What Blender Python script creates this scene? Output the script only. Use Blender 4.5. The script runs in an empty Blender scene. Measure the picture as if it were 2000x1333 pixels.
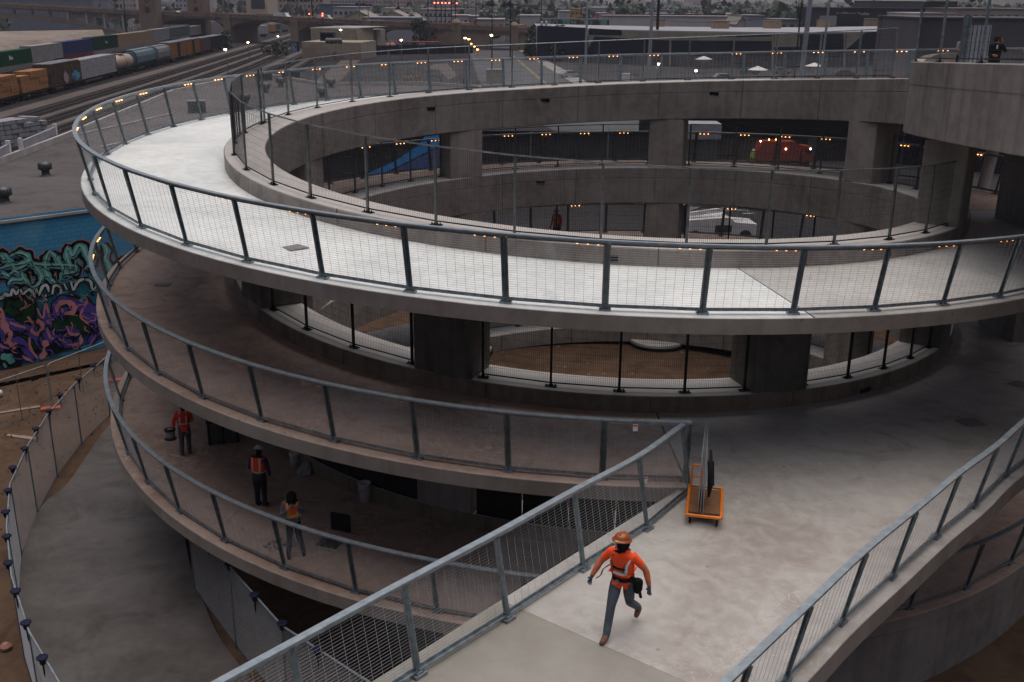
import bpy, math, random
from math import pi, sin, cos, radians, atan, tan, sqrt, hypot
from mathutils import Vector, Matrix
random.seed(7)
sc = bpy.context.scene
C = sc.collection
# ------------------------------------------------------------------ camera, light, exposure
S = 1.26
CAMZ = 16.2
PITCH, ROLL, FPX = 0.3209, -0.0079, 2007.15
cam_d = bpy.data.cameras.new('camera'); cam = bpy.data.objects.new('camera', cam_d); C.objects.link(cam)
cam_d.sensor_width = 36; cam_d.lens = 36 * FPX / 2000; cam_d.clip_start = 0.2; cam_d.clip_end = 9000
cam.location = (0, 0, CAMZ)
cam.matrix_world = Matrix.Translation((0, 0, CAMZ)) @ Matrix.Rotation(pi/2 - PITCH, 4, 'X') @ Matrix.Rotation(-ROLL, 4, 'Z')
sc.camera = cam
w = bpy.data.worlds.new('World'); sc.world = w; w.use_nodes = True
nt = w.node_tree; nt.nodes.clear()
sky = nt.nodes.new('ShaderNodeTexSky'); sky.sky_type = 'NISHITA'; sky.sun_disc = False
SUN_EL, SUN_AZ = radians(84), radians(25)
sky.sun_elevation = SUN_EL; sky.sun_rotation = SUN_AZ; sky.air_density = 0.8; sky.dust_density = 9.0; sky.ozone_density = 1.0
bg = nt.nodes.new('ShaderNodeBackground'); bg.inputs[1].default_value = 0.06
ow = nt.nodes.new('ShaderNodeOutputWorld')
nt.links.new(sky.outputs[0], bg.inputs[0]); nt.links.new(bg.outputs[0], ow.inputs[0])
sd = bpy.data.lights.new('sun', 'SUN'); sd.energy = 1.75; sd.angle = radians(84); sd.color = (1.0, 0.975, 0.96)
so = bpy.data.objects.new('sun', sd); C.objects.link(so)
sv = Vector((sin(SUN_AZ)*cos(SUN_EL), cos(SUN_AZ)*cos(SUN_EL), sin(SUN_EL)))
so.rotation_euler = sv.to_track_quat('Z', 'Y').to_euler(); so.location = (0, 0, 60)
sc.view_settings.view_transform = 'Standard'; sc.view_settings.look = 'None'
sc.view_settings.exposure = 0.14; sc.view_settings.gamma = 1; sc.view_settings.use_curve_mapping = False
sc.render.engine = 'CYCLES'
sc.cycles.max_bounces = 5; sc.cycles.diffuse_bounces = 2; sc.cycles.glossy_bounces = 2

# ------------------------------------------------------------------ materials
MATS = {}
def newmat(name):
    m = bpy.data.materials.new(name); m.use_nodes = True
    nt = m.node_tree; return m, nt, nt.nodes['Principled BSDF']
def N(nt, t, **k):
    n = nt.nodes.new(t)
    for a, b in k.items(): setattr(n, a, b)
    return n
def flat(name, col, rough=0.6, metal=0.0, var=0.15, scale=3.0, emit=None, estr=0, bump=0.0, spec=0.5):
    """plain material with a little noise variation in value"""
    if name in MATS: return MATS[name]
    m, nt, b = newmat(name); L = nt.links.new
    tc = N(nt, 'ShaderNodeTexCoord'); no = N(nt, 'ShaderNodeTexNoise'); no.inputs['Scale'].default_value = scale; no.inputs['Detail'].default_value = 5
    L(tc.outputs['Object'], no.inputs['Vector'])
    cr = N(nt, 'ShaderNodeValToRGB'); e = cr.color_ramp.elements
    e[0].position = .3; e[1].position = .7
    e[0].color = (*[c*(1-var) for c in col], 1); e[1].color = (*[min(1, c*(1+var)) for c in col], 1)
    L(no.outputs['Fac'], cr.inputs[0]); L(cr.outputs[0], b.inputs['Base Color'])
    b.inputs['Roughness'].default_value = rough; b.inputs['Metallic'].default_value = metal
    b.inputs['Specular IOR Level'].default_value = spec if max(col) > .06 else min(spec, .12)
    if bump:
        bp = N(nt, 'ShaderNodeBump'); bp.inputs['Strength'].default_value = bump; bp.inputs['Distance'].default_value = .02
        L(no.outputs['Fac'], bp.inputs['Height']); L(bp.outputs[0], b.inputs['Normal'])
    if emit:
        b.inputs['Emission Color'].default_value = (*emit, 1); b.inputs['Emission Strength'].default_value = estr
    MATS[name] = m; return m
def concrete(name, lo, hi, stain, rough=.62, streak=0.5, swirl=0.0, stain_amt=.5, sc_=0.35, spec=.45):
    """cast concrete: broad mottling, drip streaks, swirls, pits"""
    m, nt, b = newmat(name); L = nt.links.new
    tc = N(nt, 'ShaderNodeTexCoord')
    def noise(scale, detail=6, dist=0, mapscale=None, rough_=.55):
        n = N(nt, 'ShaderNodeTexNoise'); n.inputs['Scale'].default_value = scale; n.inputs['Detail'].default_value = detail
        n.inputs['Distortion'].default_value = dist; n.inputs['Roughness'].default_value = rough_
        if mapscale:
            mp = N(nt, 'ShaderNodeMapping'); mp.inputs['Scale'].default_value = mapscale
            L(tc.outputs['Object'], mp.inputs[0]); L(mp.outputs[0], n.inputs['Vector'])
        else: L(tc.outputs['Object'], n.inputs['Vector'])
        return n
    def ramp(src, a, b_, ca=(0, 0, 0, 1), cb=(1, 1, 1, 1)):
        r = N(nt, 'ShaderNodeValToRGB'); r.color_ramp.elements[0].position = a; r.color_ramp.elements[1].position = b_
        r.color_ramp.elements[0].color = ca; r.color_ramp.elements[1].color = cb; L(src, r.inputs[0]); return r
    def mix(f, a, c, mode='MIX'):
        x = N(nt, 'ShaderNodeMix', data_type='RGBA', blend_type=mode)
        if isinstance(f, float): x.inputs[0].default_value = f
        else: L(f, x.inputs[0])
        for s_, i in ((a, 6), (c, 7)):
            if isinstance(s_, tuple): x.inputs[i].default_value = (*s_, 1)
            else: L(s_, x.inputs[i])
        return x.outputs[2]
    n1 = noise(sc_, 8, .6); base = ramp(n1.outputs['Fac'], .32, .68, (*lo, 1), (*hi, 1)).outputs[0]
    n2 = noise(3.1, 9, .3); m2 = ramp(n2.outputs['Fac'], .40, .62)
    base = mix(m2.outputs[0], mix(.12, base, stain), mix(.35, base, hi))
    if streak:
        n3 = noise(1.0, 7, .2, (2.6, 2.6, .16)); r3 = ramp(n3.outputs['Fac'], .48, .78)
        sm = N(nt, 'ShaderNodeMath', operation='MULTIPLY'); L(r3.outputs[0], sm.inputs[0]); sm.inputs[1].default_value = streak
        base = mix(sm.outputs[0], base, stain)
    n4 = noise(.55, 9, 1.2 + swirl*2, None, .62); r4 = ramp(n4.outputs['Fac'], .52, .78)
    sm = N(nt, 'ShaderNodeMath', operation='MULTIPLY'); L(r4.outputs[0], sm.inputs[0]); sm.inputs[1].default_value = stain_amt
    base = mix(sm.outputs[0], base, stain)
    if swirl:
        n5 = noise(.9, 6, 3.5, (1, 1, 1), .5)
        r5 = ramp(n5.outputs['Fac'], .49, .50, (0, 0, 0, 1), (1, 1, 1, 1)); r5.color_ramp.elements.new(.53).color = (0, 0, 0, 1)
        r5.color_ramp.elements[1].position = .512
        n5b = noise(.35, 3); g = ramp(n5b.outputs['Fac'], .45, .65)
        mm = N(nt, 'ShaderNodeMath', operation='MULTIPLY'); L(r5.outputs[0], mm.inputs[0]); L(g.outputs[0], mm.inputs[1])
        m3 = N(nt, 'ShaderNodeMath', operation='MULTIPLY'); L(mm.outputs[0], m3.inputs[0]); m3.inputs[1].default_value = swirl
        base = mix(m3.outputs[0], base, tuple(min(1, c*1.35) for c in hi))
    # small dark pits (bug holes, form tie marks)
    v = N(nt, 'ShaderNodeTexVoronoi'); v.inputs['Scale'].default_value = 1.4; L(tc.outputs['Object'], v.inputs['Vector'])
    rv = ramp(v.outputs['Distance'], .03, .07, (1, 1, 1, 1), (0, 0, 0, 1))
    pm = N(nt, 'ShaderNodeMath', operation='MULTIPLY'); L(rv.outputs[0], pm.inputs[0]); pm.inputs[1].default_value = .55
    base = mix(pm.outputs[0], base, tuple(c*.35 for c in lo))
    L(base, b.inputs['Base Color'])
    rr = ramp(n4.outputs['Fac'], .3, .7, (rough-.14,)*3+(1,), (min(1, rough+.12),)*3+(1,)); L(rr.outputs[0], b.inputs['Roughness'])
    b.inputs['Specular IOR Level'].default_value = spec
    nf = noise(30, 4); bp = N(nt, 'ShaderNodeBump'); bp.inputs['Strength'].default_value = .25; bp.inputs['Distance'].default_value = .01
    L(nf.outputs['Fac'], bp.inputs['Height']); L(bp.outputs[0], b.inputs['Normal'])
    MATS[name] = m; return m
mConc = concrete('girder_concrete', (.175, .15, .135), (.29, .26, .24), (.07, .056, .047), streak=.55)
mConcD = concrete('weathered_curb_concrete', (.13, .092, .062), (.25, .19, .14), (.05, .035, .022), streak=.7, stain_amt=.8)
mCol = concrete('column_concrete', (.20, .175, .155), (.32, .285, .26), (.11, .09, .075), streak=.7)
mColD = concrete('stained_shaded_column_concrete', (.075, .068, .058), (.15, .132, .112), (.022, .022, .018), streak=.9, stain_amt=.9)  # stains, with the shade under the top deck also put into the colour
mSlab = concrete('slab_edge_concrete', (.19, .155, .135), (.31, .27, .245), (.16, .14, .12), streak=.6)
mDeck1 = concrete('pale_deck_concrete', (.60, .62, .60), (.76, .78, .75), (.46, .45, .41), rough=.5, streak=0, swirl=.15, stain_amt=.35)
mDeck1b = concrete('grey_deck_concrete', (.37, .36, .345), (.52, .51, .49), (.26, .225, .195), rough=.5, streak=0, swirl=.7, stain_amt=.5)
mDeck1m = concrete('light_deck_concrete', (.55, .575, .57), (.74, .76, .75), (.38, .365, .335), rough=.5, streak=0, swirl=.4, stain_amt=.4)
mDeck2 = concrete('brown_deck_concrete', (.30, .20, .15), (.47, .35, .285), (.16, .095, .065), rough=.5, streak=0, swirl=1.0, stain_amt=.65, sc_=.25)
mDeck3 = concrete('scuffed_exit_concrete', (.255, .22, .195), (.44, .425, .405), (.165, .115, .088), rough=.5, streak=0, swirl=.5, stain_amt=.6, sc_=.18)
mDeck4 = concrete('smooth_exit_concrete', (.215, .20, .17), (.275, .26, .23), (.17, .15, .13), rough=.5, streak=0, swirl=.1, stain_amt=.5)
mPath = concrete('trowelled_path_concrete', (.055, .044, .040), (.105, .092, .087), (.028, .021, .019), rough=.55, streak=0, swirl=.1, stain_amt=.75, sc_=.5)
mTop = concrete('curb_top_concrete', (.36, .335, .315), (.47, .445, .425), (.33, .29, .26), streak=0, stain_amt=.35)
mGalv = flat('galvanised_steel', (.25, .29, .32), .38, .75, .35, 9)
mGalvD = flat('galvanised_post_steel', (.17, .215, .235), .42, .7, .3, 7)
mRail = flat('handrail_steel', (.27, .31, .345), .45, .5, .2, 6)
mWire = flat('galvanised_wire', (.42, .43, .45), .5, .1, .1, 3)
mBlack = flat('black_steel', (.018, .020, .022), .45, .4, .3, 6)
mBwire = flat('dark_wire', (.035, .036, .038), .5, .4, .1, 3)
mCap = flat('tall_fence_post_steel', (.13, .135, .14), .4, .6, .35, 4)
mWarm = flat('warm_led', (1, .6, .3), .5, 0, 0, 1, (1.0, .38, .11), 9)
mDirt = concrete('brown_dirt', (.065, .038, .024), (.12, .075, .05), (.035, .022, .016), rough=.95, streak=0, swirl=.2, stain_amt=.7, sc_=.6, spec=.1)
mAsph = concrete('asphalt', (.022, .021, .023), (.046, .044, .048), (.018, .017, .017), rough=.95, streak=0, stain_amt=.5, sc_=.05, spec=.05)
mBallast = concrete('track_ballast', (.012, .012, .014), (.032, .028, .028), (.009, .008, .009), rough=.95, streak=0, stain_amt=.4, sc_=.2, spec=.1)
mRoof = concrete('roof_felt', (.065, .056, .056), (.11, .098, .098), (.036, .03, .03), rough=.9, streak=0, stain_amt=.5, sc_=.15, spec=.15)
mWhite = flat('white_paint', (.62, .60, .60), .6, 0, .12, 2)
mTan = flat('tan_concrete', (.34, .265, .22), .8, 0, .2, .3)

# ------------------------------------------------------------------ mesh helper
class MB:
    def __init__(s): s.v = []; s.f = []; s.m = []; s.cur = 0
    def add(s, vs, fs):
        o = len(s.v); s.v += [tuple(p) for p in vs]
        for f in fs: s.f.append(tuple(i+o for i in f)); s.m.append(s.cur)
        return s
    def hexa(s, p):   # 8 pts: bottom 4 ccw, top 4 ccw
        return s.add(p, [(0, 3, 2, 1), (4, 5, 6, 7), (0, 1, 5, 4), (1, 2, 6, 5), (2, 3, 7, 6), (3, 0, 4, 7)])
    def box(s, c, d, rz=0, up=None):
        x, y, z = d[0]/2, d[1]/2, d[2]/2; ca, sa = cos(rz), sin(rz)
        pts = []
        for zz in (-z, z):
            for a, b in ((-x, -y), (x, -y), (x, y), (-x, y)):
                pts.append((c[0]+a*ca-b*sa, c[1]+a*sa+b*ca, c[2]+zz))
        return s.hexa(pts)
    def bar(s, a, b, w_, h, side=None):
        """rectangular bar from a to b; side = direction of the w_ dimension"""
        a = Vector(a); b = Vector(b); d = (b-a).normalized()
        sd_ = Vector(side) if side is not None else d.cross(Vector((0, 0, 1)))
        if sd_.length < 1e-4: sd_ = Vector((1, 0, 0))
        sd_ = (sd_ - d*sd_.dot(d)).normalized(); u = sd_.cross(d)
        q = [(-w_/2, -h/2), (w_/2, -h/2), (w_/2, h/2), (-w_/2, h/2)]
        return s.hexa([a+sd_*x+u*y for x, y in q] + [b+sd_*x+u*y for x, y in q])
    def wire(s, a, b, t):
        a = Vector(a); b = Vector(b); d = (b-a).normalized(); k = Vector((0, 0, 1)) if abs(d.z) < .9 else Vector((1, 0, 0))
        x = d.cross(k).normalized()*t/2; y = x.cross(d).normalized()*t/2
        return s.add([a-x, a+y, a+x, a-y, b-x, b+y, b+x, b-y], [(0, 1, 5, 4), (1, 2, 6, 5), (2, 3, 7, 6), (3, 0, 4, 7)])
    def tube(s, pts, r, n=8, caps=True):
        pts = [Vector(p) for p in pts]; rs = r if isinstance(r, (list, tuple)) else [r]*len(pts); o = len(s.v); ref = None
        for i, p in enumerate(pts):
            d = (pts[min(i+1, len(pts)-1)] - pts[max(i-1, 0)]).normalized()
            k = Vector((0, 0, 1)) if abs(d.z) < .95 else Vector((1, 0, 0))
            if ref is None: ref = d.cross(k).normalized()
            else:
                ref = ref - d*ref.dot(d)
                ref = ref.normalized() if ref.length > 1e-5 else d.cross(k).normalized()
            y = d.cross(ref)
            for j in range(n):
                a = 2*pi*j/n; s.v.append(tuple(p+(ref*cos(a)+y*sin(a))*rs[i]))
        for i in range(len(pts)-1):
            for j in range(n):
                a = o+i*n+j; b = o+i*n+(j+1) % n; s.f.append((a, b, b+n, a+n)); s.m.append(s.cur)
        if caps:
            s.f.append(tuple(o+j for j in range(n))[::-1]); s.m.append(s.cur)
            s.f.append(tuple(o+(len(pts)-1)*n+j for j in range(n))); s.m.append(s.cur)
        return s
    def lathe(s, c, prof, n=16, axis='Z', sy=1.0):
        o = len(s.v)
        for r, h in prof:
            for j in range(n):
                a = 2*pi*j/n
                if axis == 'Z': s.v.append((c[0]+r*cos(a), c[1]+r*sin(a)*sy, c[2]+h))
                elif axis == 'X': s.v.append((c[0]+h, c[1]+r*cos(a), c[2]+r*sin(a)))
                else: s.v.append((c[0]+r*cos(a), c[1]+h, c[2]+r*sin(a)))
        for i in range(len(prof)-1):
            for j in range(n):
                a = o+i*n+j; b = o+i*n+(j+1) % n; s.f.append((a, b, b+n, a+n)); s.m.append(s.cur)
        s.f.append(tuple(o+j for j in range(n))[::-1]); s.m.append(s.cur)
        s.f.append(tuple(o+(len(prof)-1)*n+j for j in range(n))); s.m.append(s.cur)
        return s
    def prism(s, poly, z0, z1):
        """poly: plan points; z0/z1 numbers or lists"""
        n = len(poly); a = z0 if isinstance(z0, (list, tuple)) else [z0]*n; b = z1 if isinstance(z1, (list, tuple)) else [z1]*n
        vs = [(p[0], p[1], a[i]) for i, p in enumerate(poly)] + [(p[0], p[1], b[i]) for i, p in enumerate(poly)]
        return s.add(vs, [tuple(range(n))[::-1], tuple(range(n, 2*n))] + [(i, (i+1) % n, (i+1) % n+n, i+n) for i in range(n)])
    def sweep(s, sections, closed=False):
        n = len(sections[0]); o = len(s.v)
        for q in sections: s.v += [tuple(p) for p in q]
        for i in range(len(sections)-1):
            for j in range(n):
                a = o+i*n+j; b = o+i*n+(j+1) % n; s.f.append((a, a+n, b+n, b)); s.m.append(s.cur)
        if not closed:
            s.f.append(tuple(o+j for j in range(n))); s.m.append(s.cur)
            s.f.append(tuple(o+(len(sections)-1)*n+j for j in range(n))[::-1]); s.m.append(s.cur)
        return s
    def build(s, name, mats, parent=None, smooth=False, **tags):
        me = bpy.data.meshes.new(name); me.from_pydata(s.v, [], s.f)
        if not isinstance(mats, (list, tuple)): mats = [mats]
        for m in mats: me.materials.append(m)
        if len(mats) > 1: me.polygons.foreach_set('material_index', s.m)
        if smooth: me.polygons.foreach_set('use_smooth', [True]*len(me.polygons))
        me.update()
        o = bpy.data.objects.new(name, me); C.objects.link(o)
        if parent: o.parent = parent
        for k, v in tags.items(): o[k] = v
        return o
    def recalc(s): return s
def thing(name, label, cat, loc=(0, 0, 0), rz=0, group=None):
    o = bpy.data.objects.new(name, None); C.objects.link(o); o.location = loc; o.rotation_euler = (0, 0, rz)
    o.empty_display_size = .2; o['label'] = label; o['category'] = cat
    if group: o['group'] = group
    return o
def tag(o, label, cat, group=None):
    o['label'] = label; o['category'] = cat
    if group: o['group'] = group
    return o
def inst(src, name, parent, mat=None, loc=None, rz=0):
    o = bpy.data.objects.new(name, src.data); C.objects.link(o); o.parent = parent
    if mat is not None: o.matrix_local = mat
    elif loc is not None: o.location = loc; o.rotation_euler = (0, 0, rz)
    return o
def copy_tree(o, parent=None):
    c = o.copy(); C.objects.link(c)
    if parent: c.parent = parent; c.matrix_parent_inverse = o.matrix_parent_inverse.copy()
    for ch in list(o.children): copy_tree(ch, c)
    return c

# ------------------------------------------------------------------ survey helpers (photo pixel of the 2000 px frame -> place on a level)
def ray(u, v):
    a = (u-1000)/FPX; b = (666.5-v)/FPX; cr, sr = cos(ROLL), sin(ROLL)
    X = a*cr-b*sr; U = a*sr+b*cr; c, s_ = cos(PITCH), sin(PITCH)
    return Vector((X, c+U*s_, -s_+U*c))
def gz(u, v, z=0.0):
    r = ray(u, v); t = (z-CAMZ)/r.z; return Vector((r.x*t, r.y*t, z))
def gy(u, v, y):
    r = ray(u, v); t = y/r.y; return Vector((r.x*t, y, CAMZ+r.z*t))

# ------------------------------------------------------------------ helix geometry
CX, CY = 3.1839, 36.6308
RB, RI, RCO = 16.5616, 11.4407, 12.7298
HC, GD = 0.4265, 1.665
RE = RB + 0.27                      # slab edge
E1, E2 = 0.011*RB, -0.0378*RB
def zd(t):
    z = (-3.2505 - 2.9728*t/(2*pi) - .0299*cos(t) + .184*sin(t) - .0466*cos(2*t) + .0147*sin(2*t))*S + CAMZ
    if t < .2: z += .25*(.2-t)
    if t > 15.4: z -= min(.3, .35*(t-15.4))
    return z
def xy(t, R):
    r = R + E1*cos(2*t) + E2*sin(2*t)
    return CX - r*sin(t), CY + r*cos(t)
def P3(t, R, dz=0.0):
    x, y = xy(t, R); return Vector((x, y, zd(t)+dz))
def radial(t): return Vector((-sin(t), cos(t), 0))
def swept(mb, t0, t1, prof, step=.045):
    n = max(1, int(round((t1-t0)/step)))
    secs = []
    for i in range(n+1):
        t = t0+(t1-t0)*i/n; secs.append([P3(t, r, z) for r, z in (prof(t) if callable(prof) else prof)])
    return mb.sweep(secs)

ramp = thing('spiral_ramp', 'spiral concrete ramp stacked in open rings on square columns', 'ramp')
T_SPLIT = 3*pi + .02               # where the second level opens into the exit walkway (angle of the corner post)
# exit walkway edges in plan (rail lines)
LB = [gz(u, v, 7.26-.8) for u, v in ((1352, 958), (1270, 1030), (1147, 1110), (1000, 1210), (827, 1322))]
RBP = [gz(u, v, 7.2-.8) for u, v in ((1965, 916), (1905, 976), (1832, 1037), (1747, 1117), (1650, 1207), (1542, 1322))]
def zfx(x, y):                     # level-2 surface carried outwards radially
    t = math.atan2(-(x-CX), y-CY) % (2*pi) + 2*pi
    return zd(t)
def theta_of(x, y): return math.atan2(-(x-CX), y-CY) % (2*pi)
# refine the edge points onto the surface
def onsurf(u, v):
    z = 6.4
    for _ in range(12):
        p = gz(u, v, z); z = zfx(p.x, p.y)
    return gz(u, v, z)
LB = [onsurf(u, v) for u, v in ((1352, 958), (1270, 1030), (1147, 1110), (1000, 1210), (827, 1322))]
RBP = [onsurf(u, v) for u, v in ((1965, 916), (1905, 976), (1832, 1037), (1747, 1117), (1650, 1207), (1542, 1322))]
dl = (LB[-1]-LB[1]).normalized()
dr = (RBP[-1]-RBP[-2]).normalized()
TS = theta_of(LB[0].x, LB[0].y) + 2*pi
# outer rail of the second level right of the split: merge point on the ring
TM = 3*pi + radians(60)
mrg = P3(TM, RB)
# slab profiles
deck_prof = [(RCO-.05, 0), (RE-.02, 0), (RE, -.02), (RE, -.33), (RE-.03, -.35), (RCO-.05, -.55)]
gir_prof = [(RI, HC-.02), (RI+.02, HC), (RCO-.02, HC), (RCO, HC-.02), (RCO, HC-GD+.03), (RCO-.03, HC-GD), (RI+.03, HC-GD), (RI, HC-GD+.03), (RI, HC-.50), (RI+.02, HC-.488), (RI+.02, HC-.472), (RI, HC-.46)]
core_prof = [(RI+.03, HC-.03), (RCO-.03, HC-.03), (RCO-.03, HC-GD+.04), (RI+.03, HC-GD+.04)]
def low_prof(t): return gir_prof if t < 5.5*pi else [(RI, HC-.02), (RI+.02, HC), (RCO-.02, HC), (RCO, HC-.02), (RCO, -.35), (RI, -.35)]
# deck slabs: pour segments
def deckseg(t0, t1, mat, label=None):
    o = swept(MB(), t0, t1, deck_prof).build('deck_slab', mat, ramp)
    if label: o['label'] = label
T_POUR = 3.32
deckseg(-.42, T_POUR, mDeck1m, 'pale grey-white fresh pour'); deckseg(T_POUR+.003, 3*pi/2, mDeck1b)
deckseg(3*pi/2+.003, 5*pi/2, mDeck2); deckseg(5*pi/2+.003, TS, mDeck2); deckseg(TS+.003, 7*pi/2, mDeck3)
deckseg(7*pi/2+.003, 9*pi/2-.9, mDeck2); deckseg(9*pi/2-.897, 11*pi/2, mDeck2); deckseg(11*pi/2+.003, 6*pi+1.15, mPath)
# slab edge face (slightly proud fascia in a plainer concrete)
for a, b in ((-.42, 3*pi/2), (3*pi/2+.003, TS), (7*pi/2-.45, 11*pi/2), (11*pi/2+.003, 6*pi+1.1)):
    swept(MB(), a, b, [(RE+.004, -.012), (RE+.012, -.02), (RE+.012, -.345), (RE-.02, -.358), (RE-.02, -.012)]).build('slab_fascia', mSlab, ramp)
# girder ring: cast segments with joints, on a core
seg = 2*pi/20
t = -1.55; k = 0
while t < 6*pi+1.0:
    t1 = min(t+seg, 6*pi+1.0)
    o = swept(MB(), t+.0011, t1-.0011, (low_prof if t > 5.5*pi-.3 else gir_prof), .05).build('girder_segment', mConcD if 2.2 < (t % (2*pi)) < 4.2 and t > 6 else mConc, ramp)
    t = t1
swept(MB(), -1.54, 5.5*pi-.3, core_prof).build('girder_core', mConcD, ramp)
# lighter trowelled top strip of the curb, stepped 4 mm proud
for a, b in ((-.7, 3*pi/2), (3*pi/2+.003, 7*pi/2), (7*pi/2+.003, 11*pi/2), (11*pi/2+.003, 6*pi+.98)):
    swept(MB(), a, b, [(RI+.03, HC+.002), (RCO-.03, HC+.002), (RCO-.03, HC+.006), (RI+.03, HC+.006)][::-1]).build('curb_cap', mTop, ramp)
# columns on the girder ring
COLS = [.4986, 1.34, 2.18, 2.76, 3.444, 4.16, 5.149, 5.957]
RM = (RI+RCO)/2
for lev in range(-1, 3):
    for t in COLS:
        if lev < 0 and t < 4.7: continue
        th = t + 2*pi*lev
        top = th; bot = th+2*pi
        zt = zd(top)+HC-GD+.02
        if lev == 0 and t > 3.9 and t < 5.3: zt += .0
        zb = zd(bot)+HC-.01 if bot < 6*pi+.9 else 0.0
        if lev == 2: zb = 0.0
        if lev == -1 and t < 4.9: zt = 12.4
        x, y = xy(th, RM); rr = math.atan2(-cos(t), sin(t))
        a = radial(t); b = Vector((cos(t), sin(t), 0)); hw, hr, ch = .80, .62, .04
        pl = []
        for sx, sy, c1, c2 in ((-1, -1, 0, 1), (1, -1, 1, 0), (1, 1, 0, 1), (-1, 1, 1, 0)):
            p1 = (sx*(hw-(ch if c1 else 0)), sy*(hr-(0 if c1 else ch))); p2 = (sx*(hw-(ch if c2 else 0)), sy*(hr-(0 if c2 else ch)))
            pl += [p1, p2]
        plan = [(x+b.x*q[0]+a.x*q[1], y+b.y*q[0]+a.y*q[1]) for q in pl]
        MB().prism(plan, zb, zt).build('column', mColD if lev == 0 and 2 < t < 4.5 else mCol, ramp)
        if lev == 0 and abs(t-4.16) < .01:
            MB().prism([(p_[0], p_[1]) for p_ in plan], zd(t)+HC-.01, 12.42).build('column', mCol, ramp)
    # ground pedestals
for t in COLS[:1]+COLS[6:]+COLS[5:6]:
    x, y = xy(t+6*pi, RM)
    p = MB(); p.lathe((x, y, 0), [(1.42, 0), (1.42, .30), (1.38, .33), (.3, .34)], 32)
    p.build('column_pedestal', mTop, ramp)
    MB().lathe((x, y, 0), [(1.43, .02), (1.47, .03), (1.47, .17), (1.43, .18)], 32).build('pedestal_band', mBlack, ramp)
# drain slots in the girder and curb
def slot(t, R, dz, w_=.42, h=.12, face=-1):
    p = P3(t, R, dz); b = Vector((cos(t), sin(t), 0)); r = radial(t)
    MB().bar(p-b*w_/2+r*face*.0, p+b*w_/2, .05, h, side=r).build('drain_slot', mBlack, ramp)
for t in (.67, .155, -.5, 2*pi+.17, 1.75): slot(t, RI-.0, -.12)
slot(3.075, RCO, .1, .34, .05); slot(3.075, RCO, .18, .34, .05); slot(9.98, RCO, .1)
slot(3.72, RCO, .12, .2, .1)
# access plates let into the decks
def plate(p, rz, w_=.5, d=.5, z=.006, mat=None):
    return MB().box((0, 0, 0), (w_, d, .008)).build('drain_plate', mat or mGalvD, ramp)
def put_plate(u, v, lev, rot=.6, w_=.55, d=.45):
    z = 10
    for _ in range(14):
        p = gz(u, v, z); th = theta_of(p.x, p.y)+2*pi*lev; z = zd(th)
    o = MB().box((0, 0, 0), (w_, d, .012)).box((0, 0, .004), (w_-.08, d-.08, .012)).build('drain_plate', flat('plate_steel', (.20, .19, .20), .5, .3, .3, 8), ramp)
    o.location = (p.x, p.y, z+.006); o.rotation_euler = (0, 0, rot)
    return p
put_plate(572, 491, 0, .75, .5, .5); put_plate(316, 567, 1, .1, .5, .35); put_plate(1895, 812, 1, .3, .7, .5); put_plate(1990, 736, 1, .5, .6, .45)

# ---- exit walkway: polygon carried on the level-2 surface
def smooth_line(pts, n):
    """Catmull-Rom through plan points"""
    out = []
    P = [pts[0]+(pts[0]-pts[1])]+pts+[pts[-1]+(pts[-1]-pts[-2])]
    for i in range(1, len(P)-2):
        for k in range(n):
            t = k/n; a, b, c, d = P[i-1], P[i], P[i+1], P[i+2]
            out.append(.5*((2*b)+(c-a)*t+(2*a-5*b+4*c-d)*t*t+(3*b-a-3*c+d)*t**3))
    out.append(pts[-1]); return out
farL = LB[-1]+dl*9.0; farR = RBP[-1]+dr*8.0
Lline = [LB[0]] + [LB[0]+(farL-LB[0])*k/13 for k in range(1, 14)]
Rline = smooth_line([mrg, mrg*.5+RBP[0]*.5+Vector((.35, -.35, 0)), *RBP, farR], 5)
def off(line, d):
    o = []
    for i, p in enumerate(line):
        a = line[max(i-1, 0)]; b = line[min(i+1, len(line)-1)]; t_ = (b-a); t_.z = 0; t_.normalize()
        o.append(p+Vector((t_.y, -t_.x, 0))*d)
    return o
Lout = off(Lline, .27); Rout = off(Rline, -.27)
if (Lout[5]-Rline[8]).length < (Lline[5]-Rline[8]).length: Lout = off(Lline, -.27)
if (Rout[20]-Lline[6]).length < (Rline[20]-Lline[6]).length: Rout = off(Rline, .27)
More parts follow.
